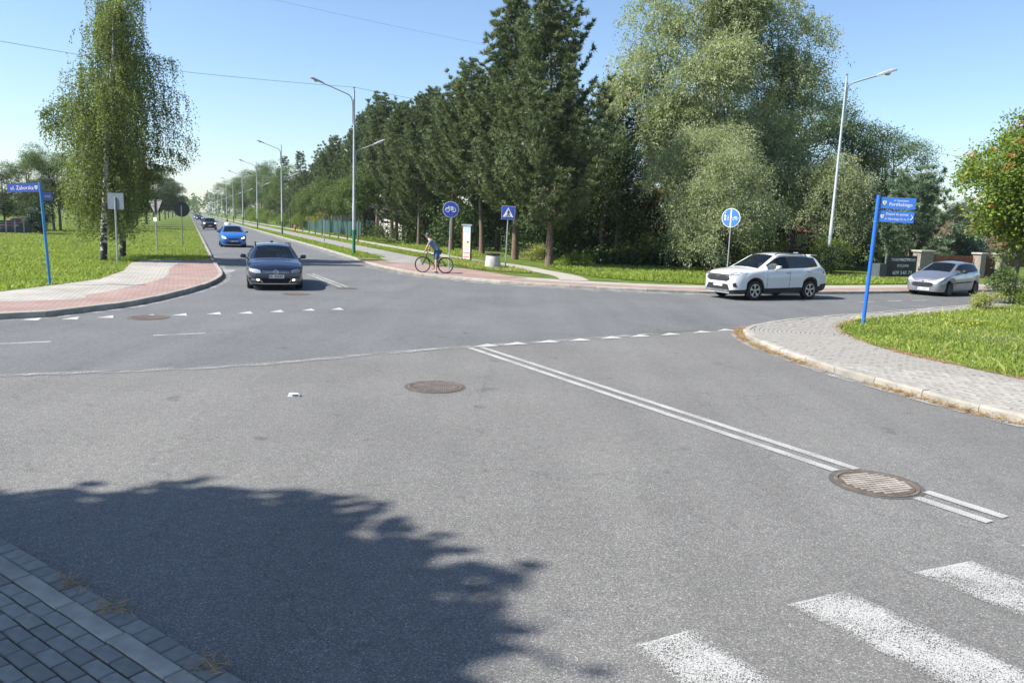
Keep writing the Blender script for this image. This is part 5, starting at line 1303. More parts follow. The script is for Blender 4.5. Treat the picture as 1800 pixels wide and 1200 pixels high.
def lamp(label, p, H=10.2, arms=(('up', 1.95),), rz=0., low=True, hs=1., name='street_lamp'):
    """steel lamp with green foot; first arm reaches over the street"""
    root = thing(name, label, 'street lamp', (p[0], p[1], KZ), rz, 'street lamps')
    MB().tube([(0, 0, -.2), (0, 0, 1.55)], .105, 14).build('base', M_GREEN, root, smooth=50)
    MB().tube([(0, 0, 1.55), (0, 0, 3.2), (0, 0, 3.25), (0, 0, H)], [.104, .10, .085, .055], 14).build('pole', M_LAMPPOST, root, smooth=50)
    mb = MB(); mb.tube([(0, 0, H - .02), (0, 0, H + .18)], .02, 6); mb.box((0, 0, H + .12), (.12, .04, .05)); mb.build('finial', M_GALV_D, root)
    def arm(z0, sx, ln, rise, s=1.):
        pts = [(sx * .09, 0, z0 - 1.5 * s), (sx * .10, 0, z0 - .25), (sx * .16, 0, z0 + .05), (sx * .34, 0, z0 + .22), (sx * .7, 0, z0 + .35), (sx * ln, 0, z0 + .35 + rise)]
        a = MB().tube(pts, .032 * s + .004, 8); a.box((sx * .06, 0, z0 - .4), (.14, .06, .05)); a.box((sx * .06, 0, z0 - 1.3 * s), (.14, .06, .05))
        ao = a.build('arm', M_LAMPPOST, root, smooth=50)
        hx, hz_ = sx * ln, z0 + .35 + rise; sl_ = rise / (ln - .7)
        h = MB(); vs = []; fs = []
        for k, (u, w_, t_) in enumerate(((-.1, .05, .05), (.0, .09, .08), (.16, .12, .10), (.5, .15, .11), (.68, .13, .08), (.76, .05, .04))):
            for (yy, zz) in ((-w_, -.02), (-w_ * .9, t_ * .5), (0, t_), (w_ * .9, t_ * .5), (w_, -.02), (0, -.035)):
                vs.append((hx + sx * u * s, yy * s, hz_ + (sl_ * u + zz) * s))
        for i in range(5):
            for k in range(6): fs.append((i * 6 + k, i * 6 + (k + 1) % 6, (i + 1) * 6 + (k + 1) % 6, (i + 1) * 6 + k))
        fs += [tuple(range(5, -1, -1)), tuple(range(30, 36))]
        ho = h.add(vs, fs).build('lamp_head', M_LHEAD, root, smooth=35)
        b = MB(); b.lathe([(.13 * s, 0), (.12 * s, -.05 * s), (.07 * s, -.09 * s), (.001, -.1 * s)], 14, c=(hx + sx * .38 * s, 0, hz_ + (sl_ * .4 - .025) * s)); b.build('lamp_bowl', M_LGLASS, ho, smooth=60)
    arm(H - .55, 1, arms[0][1], .42, hs)
    if low: arm(H * .625, -1, 1.35, .28, .85)
    return root
across = math.atan2(-NZ[1], -NZ[0])           # towards the street
ords = ('nearest', 'second', 'third', 'fourth', 'fifth', 'sixth', 'seventh', 'eighth', 'ninth', 'tenth', 'eleventh', 'twelfth')
for i, s_ in enumerate((52.6, 96.2, 132., 168., 204, 240, 276, 312, 348, 384, 420, 456)):
    p = Z(s_, 10.2) if i else G(622, 447, KZ)
    lb = 'double-arm street lamp with green foot, nearest on the cycle path side' if i == 0 else '%s double-arm street lamp along the receding street, counted from the nearest' % ords[i]
    lamp(lb, p, 10.2, (('up', 1.95),), across + (0 if i else .02), True)
lr = lamp('tall street lamp leaning right behind the white car, arm to the right', G(1453, 480, KZ), 11.2, (('up', 1.95),), R(8), False, 1.4)
lr.rotation_euler = (0, R(.6), R(8))

def pole_sign(name, label, p, H, r=.03, polemat=None, rz=0., tilt=(0, 0), cat='road sign'):
    root = thing(name, label, cat, (p[0], p[1], KZ), rz); root.rotation_euler = (tilt[0], tilt[1], rz)
    MB().tube([(0, 0, -.2), (0, 0, H)], r, 12).add([], []).build('pole', polemat or M_GALV, root, smooth=50)
    return root
FACE = Matrix.Rotation(math.pi / 2, 4, 'X')     # outline (x,z) facing -y
def disc(n, r_, c=(0, 0)): return [(c[0] + r_ * math.cos(2 * math.pi * k / n), c[1] + r_ * math.sin(2 * math.pi * k / n)) for k in range(n)]
def face(name, outl, z, y0, y1, mt, parent):
    """outline standing upright; y0 (back) to y1 (front, towards -y)"""
    mb = MB(); M = Matrix(((1, 0, 0, 0), (0, 0, -1, 0), (0, 1, 0, z), (0, 0, 0, 1)))
    mb.prism(outl, -y0, -y1, M=M); return mb.build(name, mt, parent)
def rrect(w_, h_, r_=.03, n=3):
    out = []
    for (cx, cy, a0) in ((w_ / 2 - r_, h_ / 2 - r_, 0), (-w_ / 2 + r_, h_ / 2 - r_, 90), (-w_ / 2 + r_, -h_ / 2 + r_, 180), (w_ / 2 - r_, -h_ / 2 + r_, 270)):
        for k in range(n + 1): out.append((cx + r_ * math.cos(R(a0 + 90 * k / n)), cy + r_ * math.sin(R(a0 + 90 * k / n))))
    return out
def bike_icon(c, s, mb, y):
    """white bicycle pictogram, tubes flattened on the sign face"""
    def P(x, z): return (c[0] + x * s, y, c[1] + z * s)
    for cx in (-.5, .5): mb.tube([P(cx + .33 * math.cos(t), -.2 + .33 * math.sin(t)) for t in np.linspace(0, 6.2832, 21)], .042 * s, 5)
    for a, b in (((-.5, -.2), (-.28, .38)), ((-.36, .18), (.05, -.2)), ((.05, -.2), (.24, .28)), ((-.34, .22), (.22, .22)), ((.05, -.2), (.5, -.2)), ((.5, -.2), (.22, .22)), ((.12, .30), (.36, .30)), ((-.28, .38), (-.42, .42))):
        mb.tube([P(*a), P(*b)], .045 * s, 5)

# bike path sign
sg = pole_sign('cycle_sign', 'round blue cycle path sign on a thin pole behind the cyclist', G(789, 474, KZ), 3.05, .03, rz=R(4), tilt=(0, R(.7)))
face('rim', disc(36, .385), 2.88, -.03, -.045, M_SWHITE, sg); fo_ = face('face', disc(36, .365), 2.88, -.045, -.05, M_SBLUE, sg)
mb = MB(); bike_icon((0, 2.92), .29, mb, -.055); mb.build('pictogram', M_SWHITE, fo_)
# pedestrian crossing sign
sg = pole_sign('crossing_sign', 'square blue pedestrian crossing sign with white triangle beside the concrete bin', G(888, 472, KZ), 2.98, .032, rz=R(-3), tilt=(0, R(1.4)))
face('rim', rrect(.68, .68), 2.84, -.03, -.045, M_SWHITE, sg); fo_ = face('face', rrect(.66, .66), 2.84, -.045, -.05, M_SBLUE, sg)
face('triangle', [(-.27, -.19), (.27, -.19), (0, .29)], 2.82, -.05, -.055, M_SWHITE, fo_)
mb = MB(); y = -.058
for a, b, r_ in (((0, .0), (.0, .12), .03), ((0, 0), (-.07, -.15), .018), ((0, 0), (.07, -.15), .018), ((0, .11), (-.07, .02), .014), ((0, .11), (.07, .03), .014), ((-.14, -.15), (-.05, -.15), .01), ((.05, -.15), (.15, -.15), .01)):
    mb.tube([(a[0], y, 2.82 + a[1]), (b[0], y, 2.82 + b[1])], r_, 6)
mb.lathe([(.001, -.03), (.028, -.01), (.028, .01), (.001, .03)], 10, c=(0, y, 2.82 + .17)); mb.build('walking_figure', M_SBLACK, fo_)
# shared path sign
sg = pole_sign('shared_path_sign', 'round blue sign split by a white bar, walkers left and bicycle right', G(1276, 502, KZ), 3.1, .025, rz=R(-36), tilt=(0, R(.3)))
face('rim', disc(36, .40), 2.86, -.026, -.04, M_SWHITE, sg); fo_ = face('face', disc(36, .375), 2.86, -.04, -.046, M_SBLUE_L, sg)
face('divider', [(-.025, -.375), (.025, -.375), (.025, .375), (-.025, .375)], 2.86, -.046, -.05, M_SWHITE, fo_)
mb = MB(); bike_icon((.19, 2.86), .15, mb, -.052); mb.build('bicycle_pictogram', M_SWHITE, fo_)
mb = MB()
for (cx, k) in ((-.24, 1.), (-.11, .62)):
    b0 = 2.74
    for a, b, r_ in (((0, .14), (0, .27), .03), ((0, .15), (-.03, 0), .018), ((0, .15), (.04, 0), .018), ((0, .26), (.06, .16), .014), ((0, .26), (-.05, .17), .014)):
        mb.tube([(cx + a[0] * k, -.052, b0 + a[1] * k), (cx + b[0] * k, -.052, b0 + b[1] * k)], r_ * k, 6)
    mb.lathe([(.001, -.03 * k), (.03 * k, 0), (.001, .03 * k)], 10, c=(cx, -.052, b0 + .32 * k))
mb.build('walkers_pictogram', M_SWHITE, fo_)['kind'] = 'stuff'
# sign backs on the left
sg = pole_sign('sign_back', 'grey back of a square sign on a steel post before the birch', G(207, 464, KZ), 2.9, .038, rz=R(-8))
face('panel', rrect(.76, .70), 2.72, .05, .035, mat('sign_back_blue_grey', (.17, .20, .24), .5, .3, var=.1), sg); MB().tube([(-.36, .045, 2.9), (.36, .045, 2.9)], .012, 6).build('bracket', M_GALV_D, sg)
sg = pole_sign('give_way_sign', 'grey back of a triangular give-way sign on a crooked post in the verge', G(277, 443, KZ), 3.0, .034, rz=R(-20), tilt=(0, R(-1.6)))
face('panel', [(-.50, .30), (-.47, .34), (.47, .34), (.50, .30), (.03, -.50), (-.03, -.50)], 2.62, .05, .036, M_SBACK, sg)
MB().tube([(0, -.01, 2.2), (0, -.01, 3.02)], .040, 8).build('post_cap', M_RUST, sg); MB().tube([(-.42, .03, 2.93), (.42, .03, 2.93)], .014, 6).build('bracket', M_RUST, sg)
face('small_plate', rrect(.26, .24, .01), 1.86, -.036, -.05, M_SWHITE, sg)
sg = pole_sign('round_sign', 'dark back of a round sign on a thin dark post at the verge edge', G(321, 430, KZ), 2.75, .036, M_GALV_D, rz=R(14))
face('panel', disc(32, .53), 2.50, .05, .036, M_SBACK_D, sg)
sg = pole_sign('edge_sign', 'thin grey post with sign plate seen edge-on beside the cycle path', G(570, 433, KZ), 2.55, .03, rz=R(80))
face('panel', rrect(.5, .36), 2.3, -.03, -.045, M_SBACK, sg)

def shield(parent, x, z, y, s):
    o = face('coat_of_arms', [(x - .5 * s, .5 * s), (x + .5 * s, .5 * s), (x + .5 * s, -.1 * s), (x + .3 * s, -.45 * s), (x, -.65 * s), (x - .3 * s, -.45 * s), (x - .5 * s, -.1 * s)], z, y, y - .003, M_SWHITE, parent)
    face('coat_of_arms_charge', [(x - .3 * s, .35 * s), (x + .3 * s, .35 * s), (x + .25 * s, -.15 * s), (x, -.42 * s), (x - .25 * s, -.15 * s)], z, y - .003, y - .005, M_SYEL, parent)
# street name sign, left
sg = pole_sign('street_name_sign', 'blue street name sign reading ul. Zaborska on a slim blue pole', G(88, 500, KZ), 3.12, .042, M_POLEBLUE2, rz=R(-6), tilt=(0, R(-2.6)))
a = face('name_plate', [(-1.10, -.135), (-.03, -.135), (-.03, .135), (-1.10, .135)], 2.97, .012, -.012, M_SBLUE, sg)
lettering('ul. Zaborska', .17, M_SWHITE, a, (-.60, -.013, 2.96), (math.pi / 2, 0, 0), width=.76)
shield(a, -.13, 2.97, -.013, .10)
b_ = MB().box((.11, .10, 2.70), (.30, .02, .25), R(60)).build('cross_street_plate', M_SBLUE, sg)
MB().box((.12, .10, 2.70), (.18, .026, .08), R(60)).build('plate_text_strip', M_SBACK, b_)
# street name sign, right
sg = pole_sign('street_name_sign', 'bright blue pole with two stacked street name plates on the right verge', G(1517, 569, KZ), 3.40, .05, M_POLEBLUE, rz=R(-10), tilt=(0, R(1.2)))
a = face('name_plate', [(.06, -.145), (.92, -.145), (.92, .145), (.06, .145)], 3.21, .015, -.015, M_SBLUE_L, sg)
lettering('ul. Stanisława', .075, M_SWHITE, a, (.56, -.016, 3.275), (math.pi / 2, 0, 0), width=.36)
lettering('Porębskiego', .13, M_SWHITE, a, (.56, -.016, 3.175), (math.pi / 2, 0, 0), width=.56); shield(a, .16, 3.21, -.016, .09)
b_ = face('direction_plate', [(.06, -.145), (.92, -.145), (.92, .145), (.06, .145)], 2.86, .015, -.015, M_SBLUE_L, sg)
lettering('Dojazd do posesji', .085, M_SWHITE, b_, (.50, -.016, 2.925), (math.pi / 2, 0, 0), width=.54)
lettering('ul. Zaborskiego 14, 16, 17', .075, M_SWHITE, b_, (.51, -.016, 2.80), (math.pi / 2, 0, 0), width=.60); shield(b_, .14, 2.86, -.016, .08)
MB().tube([(.845, -.018, 2.93), (.89, -.018, 2.86), (.845, -.018, 2.79)], .010, 5).build('arrow', M_SWHITE, b_)
for z in (3.045, 2.70): MB().lathe([(.055, -.02), (.06, 0), (.055, .02)], 14, c=(0, 0, z)).build('collar', M_SBLUE_L, sg, smooth=40)

# concrete bin
bn = thing('litter_bin', 'pale concrete litter bin with dark metal rim on the grass strip', 'litter bin', tuple(G(866, 472, KZ)))
MB().lathe([(.36, 0), (.40, .02), (.405, .1), (.36, .62), (.335, .68), (.30, .68), (.28, .55), (.001, .5)], 24).build('shell', M_CONC, bn, smooth=40)
MB().lathe([(.33, .67), (.365, .68), (.365, .76), (.31, .78), (.29, .70)], 24).build('rim', M_PLAST, bn, smooth=40)
# advertising pillar
td = thing('advertising_stand', 'tall narrow white advertising stand with dark posts beside the footpath', 'advertising stand', tuple(G(820, 459, KZ)), R(-28))
for sx in (-1, 1): MB().box((sx * .28, 0, 1.05), (.06, .1, 2.1)).build('post', M_RUST if sx < 0 else M_PLAST, td)
bo = MB().box((0, 0, 1.12), (.5, .08, 1.95)).build('board', M_SWHITE, td)
MB().box((0, 0, 2.12), (.70, .16, .10)).build('cap', M_SBACK, td)
posters = ((.0, 1.86, .36, .3, (.35, .55, .75)), (.0, 1.52, .36, .22, (.55, .68, .80)), (.05, 1.25, .3, .22, (.78, .78, .76)), (.0, .98, .42, .24, (.75, .65, .35)), (-.02, .74, .38, .16, (.55, .50, .52)), (0, .50, .42, .05, (.55, .12, .08)), (0, .38, .42, .10, (.80, .60, .40)), (0, .25, .42, .05, (.60, .08, .06)))
for i, (x, z, w_, h_, c_) in enumerate(posters): MB().box((x, -.045, z), (w_, .008, h_)).build('poster', mat('poster_%d' % i, c_, .6, var=.3, vscale=14), bo)
MB().box((.09, -.052, 1.14), (.10, .008, .12)).build('poster', M_SBLACK, bo)
# hydrant
hy = thing('fire_hydrant', 'small red fire hydrant by the far end of the green fence', 'fire hydrant', tuple(Z(114.5, 13.9, KZ)))
M_HYD = mat('hydrant_red', (.48, .10, .05), .5)
MB().lathe([(.16, 0), (.16, .05), (.10, .06), (.10, .6), (.15, .62), (.15, .72), (.08, .84), (.001, .86)], 14).build('body', M_HYD, hy, smooth=40)
for sx in (-1, 1): MB().tube([(sx * .08, 0, .5), (sx * .22, 0, .5)], .06, 8).build('outlet', M_HYD, hy)
MB().lathe([(.05, .86), (.05, .93), (.001, .94)], 8).build('cap', M_SWHITE, hy)

# manholes
M_IRON = mat('cast_iron', (.125, .10, .082), .8, .2, var=.45, vscale=7, bump=.3, bscale=60)
M_IRON_L = mat('worn_iron', (.22, .185, .155), .5, .4, var=.35, vscale=5)
def manhole(label, p, rz, r_=.40, painted=False):
    root = thing('manhole_cover', label, 'manhole cover', (p[0], p[1], .002 if p[1] < 14 else .0075), rz)
    MB().lathe([(r_ * 1.13, .0012), (r_ * .99, .0014)], 40).build('joint', mat('manhole_joint', (.07, .068, .064), .9, var=.4, vscale=9), root)
    MB().lathe([(r_, .0), (r_, .008), (r_ * .91, .010), (r_ * .90, .002)], 40).build('frame', M_IRON, root, smooth=40)
    MB().lathe([(r_ * .885, .0), (r_ * .885, .008), (.001, .0085)], 40).build('cover', mat('iron_dark', (.10, .075, .06), .8, .2, var=.4, vscale=9), root)
    mb = MB(); st_ = r_ * .135
    n = int(r_ / st_) + 1
    for i in range(-n, n + 1):
        for j in range(-n, n + 1):
            x, y_ = (i + (.5 if j % 2 else 0)) * st_, j * st_
            if math.hypot(x, y_) < r_ * .80: mb.box((x, y_, .0095), (st_ * .80, st_ * .70, .005))
    mb.build('tread', mat('painted_iron', (.30, .265, .23), .6, .1, var=.5, vscale=6) if painted else M_IRON_L, root)
manhole('rusty manhole cover lying across the double white line', G(1540, 850), R(20), .40, True)
manhole('rusty manhole cover in the middle of the near road surface', G(765, 680), R(5), .41)
manhole('dark manhole cover beside the give-way teeth on the left', G(262, 558.5), R(10), .42)
manhole('dark manhole cover on the road in front of the navy car', G(520, 517), R(0), .40)
manhole('flat manhole cover on the far street beside the faded double line', G(608, 507), R(0), .36)
# litter
lt = thing('litter', 'crumpled white carton lying on the near asphalt', 'litter', tuple(G(517, 696)), R(12))
mb = MB(); vs = [(-.085, -.04, .001), (.08, -.045, .001), (.09, .04, .001), (-.08, .045, .001), (-.075, -.03, .035), (.07, -.035, .045), (.08, .03, .03), (-.06, .035, .042), (0, 0, .05)]
mb.add(vs, [(0, 1, 5, 4), (1, 2, 6, 5), (2, 3, 7, 6), (3, 0, 4, 7), (4, 5, 8), (5, 6, 8), (6, 7, 8), (7, 4, 8)]); mb.build('carton', M_SWHITE, lt)
MB().box((.02, -.043, .022), (.08, .004, .02)).build('print', M_GREEN, lt)
# wires
M_WIRE = mat('wire', (.10, .11, .12), .6)
def wire(label, pts, rad=.013):
    mb = MB(); pp = []
    for a, b in zip(pts[:-1], pts[1:]):
        a = Vector(a); b = Vector(b); sag = (b - a).length * .004
        for k in range(12): t = k / 12; pp.append(a.lerp(b, t) - Vector((0, 0, sag * 4 * t * (1 - t))))
    pp.append(Vector(pts[-1])); o = mb.tube(pp, rad, 5).build('overhead_wire', M_WIRE); tag(o, label, 'wire'); return o
def up(x, y, d):
    v = (x - 900) * _r + (600 - y) * _u + F_PX * _fw; v = v / math.hypot(v[0], v[1]) * d; return (v[0], v[1], v[2] + CAM_H)
L1 = Z(52.6, 10.2); L1 = G(622, 447, KZ)
wire('thin overhead wire from the left edge to the nearest street lamp top', [up(-260, 25, 42), up(320, 126, 49), (L1.x, L1.y, 10.45)], .010)
wire('thin overhead wire from the nearest street lamp into the pines', [(L1.x, L1.y, 10.45), up(960, 215, 62)], .010)
wire('thin overhead wire crossing the upper sky towards the tallest pine', [up(430, -12, 34), up(980, 103, 50)], .004)
wire('faint overhead wire above the right blue sign', [up(1500, 240, 62), up(1830, 300, 52)], .012)

# ================================================================ fences, gates, houses
M_FENCE_G = mat('fence_green', (.014, .065, .058), .6, var=.2, vscale=3)
fr = thing('green_fence', 'dark green panel fence behind the young street trees', 'fence', (0, 0, 0))
for i in range(14):
    a = Z(132 - i * 2.5, 17.6 + i * .15, KZ); b = Z(132 - (i + 1) * 2.5, 17.6 + (i + 1) * .15, KZ); c = (a + b) / 2; d = b - a; an = math.atan2(d.y, d.x)
    MB().box((a.x, a.y, 1.), (.07, .07, 2.05), an).build('post', M_FENCE_G, fr)
    mb = MB(); mb.box((c.x, c.y, .98), (2.40, .02, 1.8), an); mb.box((c.x, c.y, 1.86), (2.42, .05, .05), an); mb.box((c.x, c.y, .2), (2.42, .05, .05), an)
    mb.build('panel', M_FENCE_G, fr)
M_FENCE_D = mat('fence_grey', (.06, .075, .085), .7, var=.2)
fr = thing('grey_fence', 'low dark grey fence along the far left meadow edge', 'fence')
pA_ = np.array(G(-70, 411)[:2]); pA_ = pA_ / np.linalg.norm(pA_) * 80; pB_ = np.array(G(58, 410)[:2]); pB_ = pB_ / np.linalg.norm(pB_) * 80
nP = 8
for i in range(nP):
    a = pA_ + (pB_ - pA_) * i / nP; b = pA_ + (pB_ - pA_) * (i + 1) / nP; c = (a + b) / 2; an = math.atan2(b[1] - a[1], b[0] - a[0]); ln = np.linalg.norm(b - a)
    MB().box((a[0], a[1], .6), (.10, .10, 1.25), an).build('post', M_SBACK, fr)
    mb = MB()
    for k in range(5): mb.box((c[0], c[1], .28 + k * .21), (ln - .12, .03, .19), an)
    mb.build('panel', M_FENCE_D, fr)

M_STONE = mat('gatepost_stone', (.25, .22, .185), .9, var=.35, vscale=9, bump=.6, bscale=20)
M_CAP = mat('gatepost_cap', (.32, .30, .27), .85, var=.2)
def gatepost(label, p, w_, d_, h_):
    g_ = thing('gatepost', label, 'gatepost', (p[0], p[1], KZ), R(28))
    MB().box((0, 0, h_ / 2), (w_, d_, h_)).build('shaft', M_STONE, g_); MB().box((0, 0, h_ + .05), (w_ + .14, d_ + .14, .10), bev=.03).build('cap', M_CAP, g_); return g_
gatepost('broad grey plastered gatepost with pale cap right of the black banner', (23.7, 45.6), 1.15, .5, 1.45)
gatepost('stone gatepost with pale cap, left of the garden gate', (27.5, 46.5), .5, .5, 1.40)
gatepost('stone gatepost with pale cap, right of the garden gate', (28.9, 46.9), .5, .5, 1.40)
M_WOOD = mat('fence_red_wood', (.20, .065, .035), .7, var=.25, vscale=8, rnd=.15)
fr = thing('picket_fence', 'low red-brown picket fence between the stone gateposts', 'fence', (24.35, 45.85, KZ), math.atan2(.65, 2.9))
pm = None
for i in range(22):
    if pm is None: o = MB().box((0, 0, .6), (.095, .022, 1.1)).build('picket', M_WOOD, fr); pm = o.data
    else: o = link('picket', pm, fr)
    o.location = (.1 + i * .128, 0, .12)
for z in (.4, 1.05): MB().box((1.45, .03, z), (2.85, .04, .07)).build('rail', M_WOOD, fr)
gt = thing('garden_gate', 'dark brown garden gate between the two stone gateposts', 'gate', (27.78, 46.58, KZ), math.atan2(.4, 1.4))
pm = None
for i in range(8):
    if pm is None: o = MB().box((0, 0, .62), (.095, .022, 1.15)).build('board', mat('gate_brown', (.075, .035, .022), .7, var=.2), gt); pm = o.data
    else: o = link('board', pm, gt)
    o.location = (.1 + i * .118, 0, .08)
for z in (.35, 1.0): MB().box((.5, .03, z), (.95, .04, .07)).build('rail', MATS['gate_brown'], gt)
# banner
bnr = thing('banner', 'black advertising banner with white lettering on the fence right of the lamp', 'banner', (21.3, 43.15, KZ - .08), R(28))
M_BAN = mat('banner_black', (.012, .012, .014), .6, var=.2, vscale=3); M_BTX = mat('banner_white', (.80, .80, .80), .6)
nx, nz = 22, 8; vs = []; fs = []
for i in range(nx + 1):
    for j in range(nz + 1):
        x = -1.25 + 2.5 * i / nx; z = .18 + 1.16 * j / nz; vs.append((x, .03 * math.sin(x * 4.1 + z * 1.3) * (1 - j / nz * .4), z))
for i in range(nx):
    for j in range(nz): fs.append((i * (nz + 1) + j, (i + 1) * (nz + 1) + j, (i + 1) * (nz + 1) + j + 1, i * (nz + 1) + j + 1))
sheet_b = MB().add(vs, fs).build('cloth', M_BAN, bnr, smooth=True)
for (tx, z, sz, w_) in (('TYNKI MASZYNOWE', 1.10, .22, 2.05), ('WYLEWKI', .78, .22, .98), ('609 540 79', .40, .28, 1.62)):
    lettering(tx, sz, M_BTX, bnr, (.05, -.05, z), (math.pi / 2, 0, 0), width=w_)
for x in (-1.3, 1.3): MB().tube([(x, .05, -.1), (x, .05, 1.45)], .03, 8).build('post', M_GALV_D, bnr)
MB().box((-1.7, .1, .45), (.55, .5, .9)).build('side_panel', M_FENCE_D, bnr)

M_TILE_R = mat('roof_red', (.22, .085, .05), .8, var=.3, vscale=5, bump=.4, bscale=12)
M_TILE_G = mat('roof_grey', (.10, .09, .095), .8, var=.3, vscale=5, bump=.4, bscale=12)
M_WALL_W = mat('wall_white', (.62, .60, .55), .9, var=.1)
M_WALL_B = mat('wall_brick', (.28, .12, .075), .9, var=.3, vscale=8)
M_WALL_G = mat('wall_grey', (.36, .36, .37), .9, var=.12)
M_WIN = mat('window_glass', (.03, .04, .05), .05, coat=1.); M_WFR = mat('window_frame', (.6, .6, .6), .5)
def house(label, p, rz, w_, d_, eave, ridge, wall, roof):
    h = thing('house', label, 'house', (p[0], p[1], KZ - .1), rz); x, y = w_ / 2, d_ / 2
    mb = MB(); mb.add([(-x, -y, 0), (x, -y, 0), (x, y, 0), (-x, y, 0), (-x, -y, eave), (x, -y, eave), (x, y, eave), (-x, y, eave), (-x, 0, ridge - .12), (x, 0, ridge - .12)], [(0, 1, 5, 4), (2, 3, 7, 6), (1, 2, 6, 9, 5), (3, 0, 4, 8, 7)])
    mb.build('wall', wall, h)
    o_ = .5; k = (ridge - eave) / y; mb = MB()
    for s in (-1, 1):
        a = [(-x - o_, s * (y + o_), eave - k * o_), (x + o_, s * (y + o_), eave - k * o_), (x + o_, 0, ridge), (-x - o_, 0, ridge)]
        a = a if s < 0 else a[::-1]; b = [(q[0], q[1], q[2] + .18) for q in a]
        mb.add(a + b, [(3, 2, 1, 0), (4, 5, 6, 7), (0, 1, 5, 4), (1, 2, 6, 5), (2, 3, 7, 6), (3, 0, 4, 7)])
    ro = mb.build('roof', roof, h); MB().box((x * .4, y * .3, ridge + .2), (.6, .5, 1.4)).build('chimney', wall, ro)
    def win(c, ax):
        f = MB(); f.box(c, (1.3, .12, 1.4) if ax == 'y' else (.12, 1.3, 1.4)); fo = f.build('window', M_WFR, h)
        d = (0, -.035, 0) if ax == 'y' else (-.035 if c[0] < 0 else .035, 0, 0)
        for sx in (-.29, .29):
            q = (c[0] + d[0] + (sx if ax == 'y' else 0), c[1] + d[1] * (1 if c[1] < 0 else -1) + (0 if ax == 'y' else sx), c[2])
            MB().box(q, (.5, .12, 1.2) if ax == 'y' else (.12, .5, 1.2)).build('pane', M_WIN, fo)
    for i in range(int(w_ // 3)): win((-x + 1.7 + i * 3, -y - .01, 1.7), 'y')
    for s in (-1, 1):
        for yy in (-y * .45, y * .45): win((s * (x + .01), yy, 1.7), 'x')
        win((s * (x + .01), 0, eave + .9), 'x')
    dr = MB().box((x - 1.0, -y - .02, 1.1), (1.0, .1, 2.1)).build('door', M_WOOD, h); MB().box((x - 1.35, -y - .09, 1.1), (.04, .06, .14)).build('handle', M_CHROME, dr)
    return h
house('white house showing between the young street trees', Z(96, 27.5), ROT_Z, 12, 9, 3.2, 6.6, M_WALL_W, M_TILE_G)
house('house with grey gable roof beyond the green fence', Z(142, 28.5), ROT_Z, 11, 9, 3.4, 7.2, M_WALL_G, M_TILE_G)
house('low red-roofed house glimpsed under the willow branches', (17.6, 66.5), R(20), 13, 9, 2.6, 5.4, M_WALL_B, M_TILE_R)
house('brick-red house behind the bluish pine and garden gate', (45.0, 73), R(25), 12, 9, 2.6, 5.2, mat('wall_brown', (.17, .09, .065), .9, var=.3, vscale=8), M_TILE_G)
lawn = sheet('lawn', [(24.6, 47.5), (33, 51.5), (33, 60), (24, 60)], KZ + .01, M_SOIL); 
drive = sheet('driveway', [(15.2, 40.6), (19.2, 42.6), (19.0, 43.8), (14.6, 41.8)], KZ + .012, M_LIGHT)
# ================================================================ people and bicycles
def skin_mesh(name, verts, edges, radii, mt, parent, root=0, sub=2):
    me = bpy.data.meshes.new(name); me.from_pydata(verts, edges, []); o = bpy.data.objects.new(name, me); COL.objects.link(o)
    md = o.modifiers.new('skin', 'SKIN'); md.use_smooth_shade = True
    for i, r_ in enumerate(radii):
        v = me.skin_vertices[0].data[i]; v.radius = r_ if hasattr(r_, '__len__') else (r_, r_); v.use_root = (i == root)
    s = o.modifiers.new('sub', 'SUBSURF'); s.levels = sub; s.render_levels = sub
    dg = bpy.context.evaluated_depsgraph_get(); nm = bpy.data.meshes.new_from_object(o.evaluated_get(dg))
    bpy.data.objects.remove(o); nm.materials.clear(); nm.materials.append(mt); nm.name = name
    nm.polygons.foreach_set('use_smooth', [True] * len(nm.polygons))
    return link(name, nm, parent)
M_SKIN = mat('skin', (.50, .29, .20), .6, var=.05); M_HAIR = mat('hair', (.03, .022, .018), .8)
M_SHIRT = mat('shirt_grey_blue', (.15, .19, .24), .9, var=.15, vscale=9); M_JEANS = mat('shorts_denim', (.035, .095, .20), .9, var=.2, vscale=14)
M_SHOE = mat('shoe_white', (.65, .65, .66), .7); M_SHOE_D = mat('shoe_dark', (.05, .05, .055), .7); M_HELM = mat('helmet_dark', (.03, .03, .035), .5, var=.2, vscale=20)
M_SHIRT_W = mat('shirt_white', (.70, .71, .73), .9, var=.05)
M_FRAME = mat('bike_frame_black', (.02, .02, .022), .35, coat=.6)
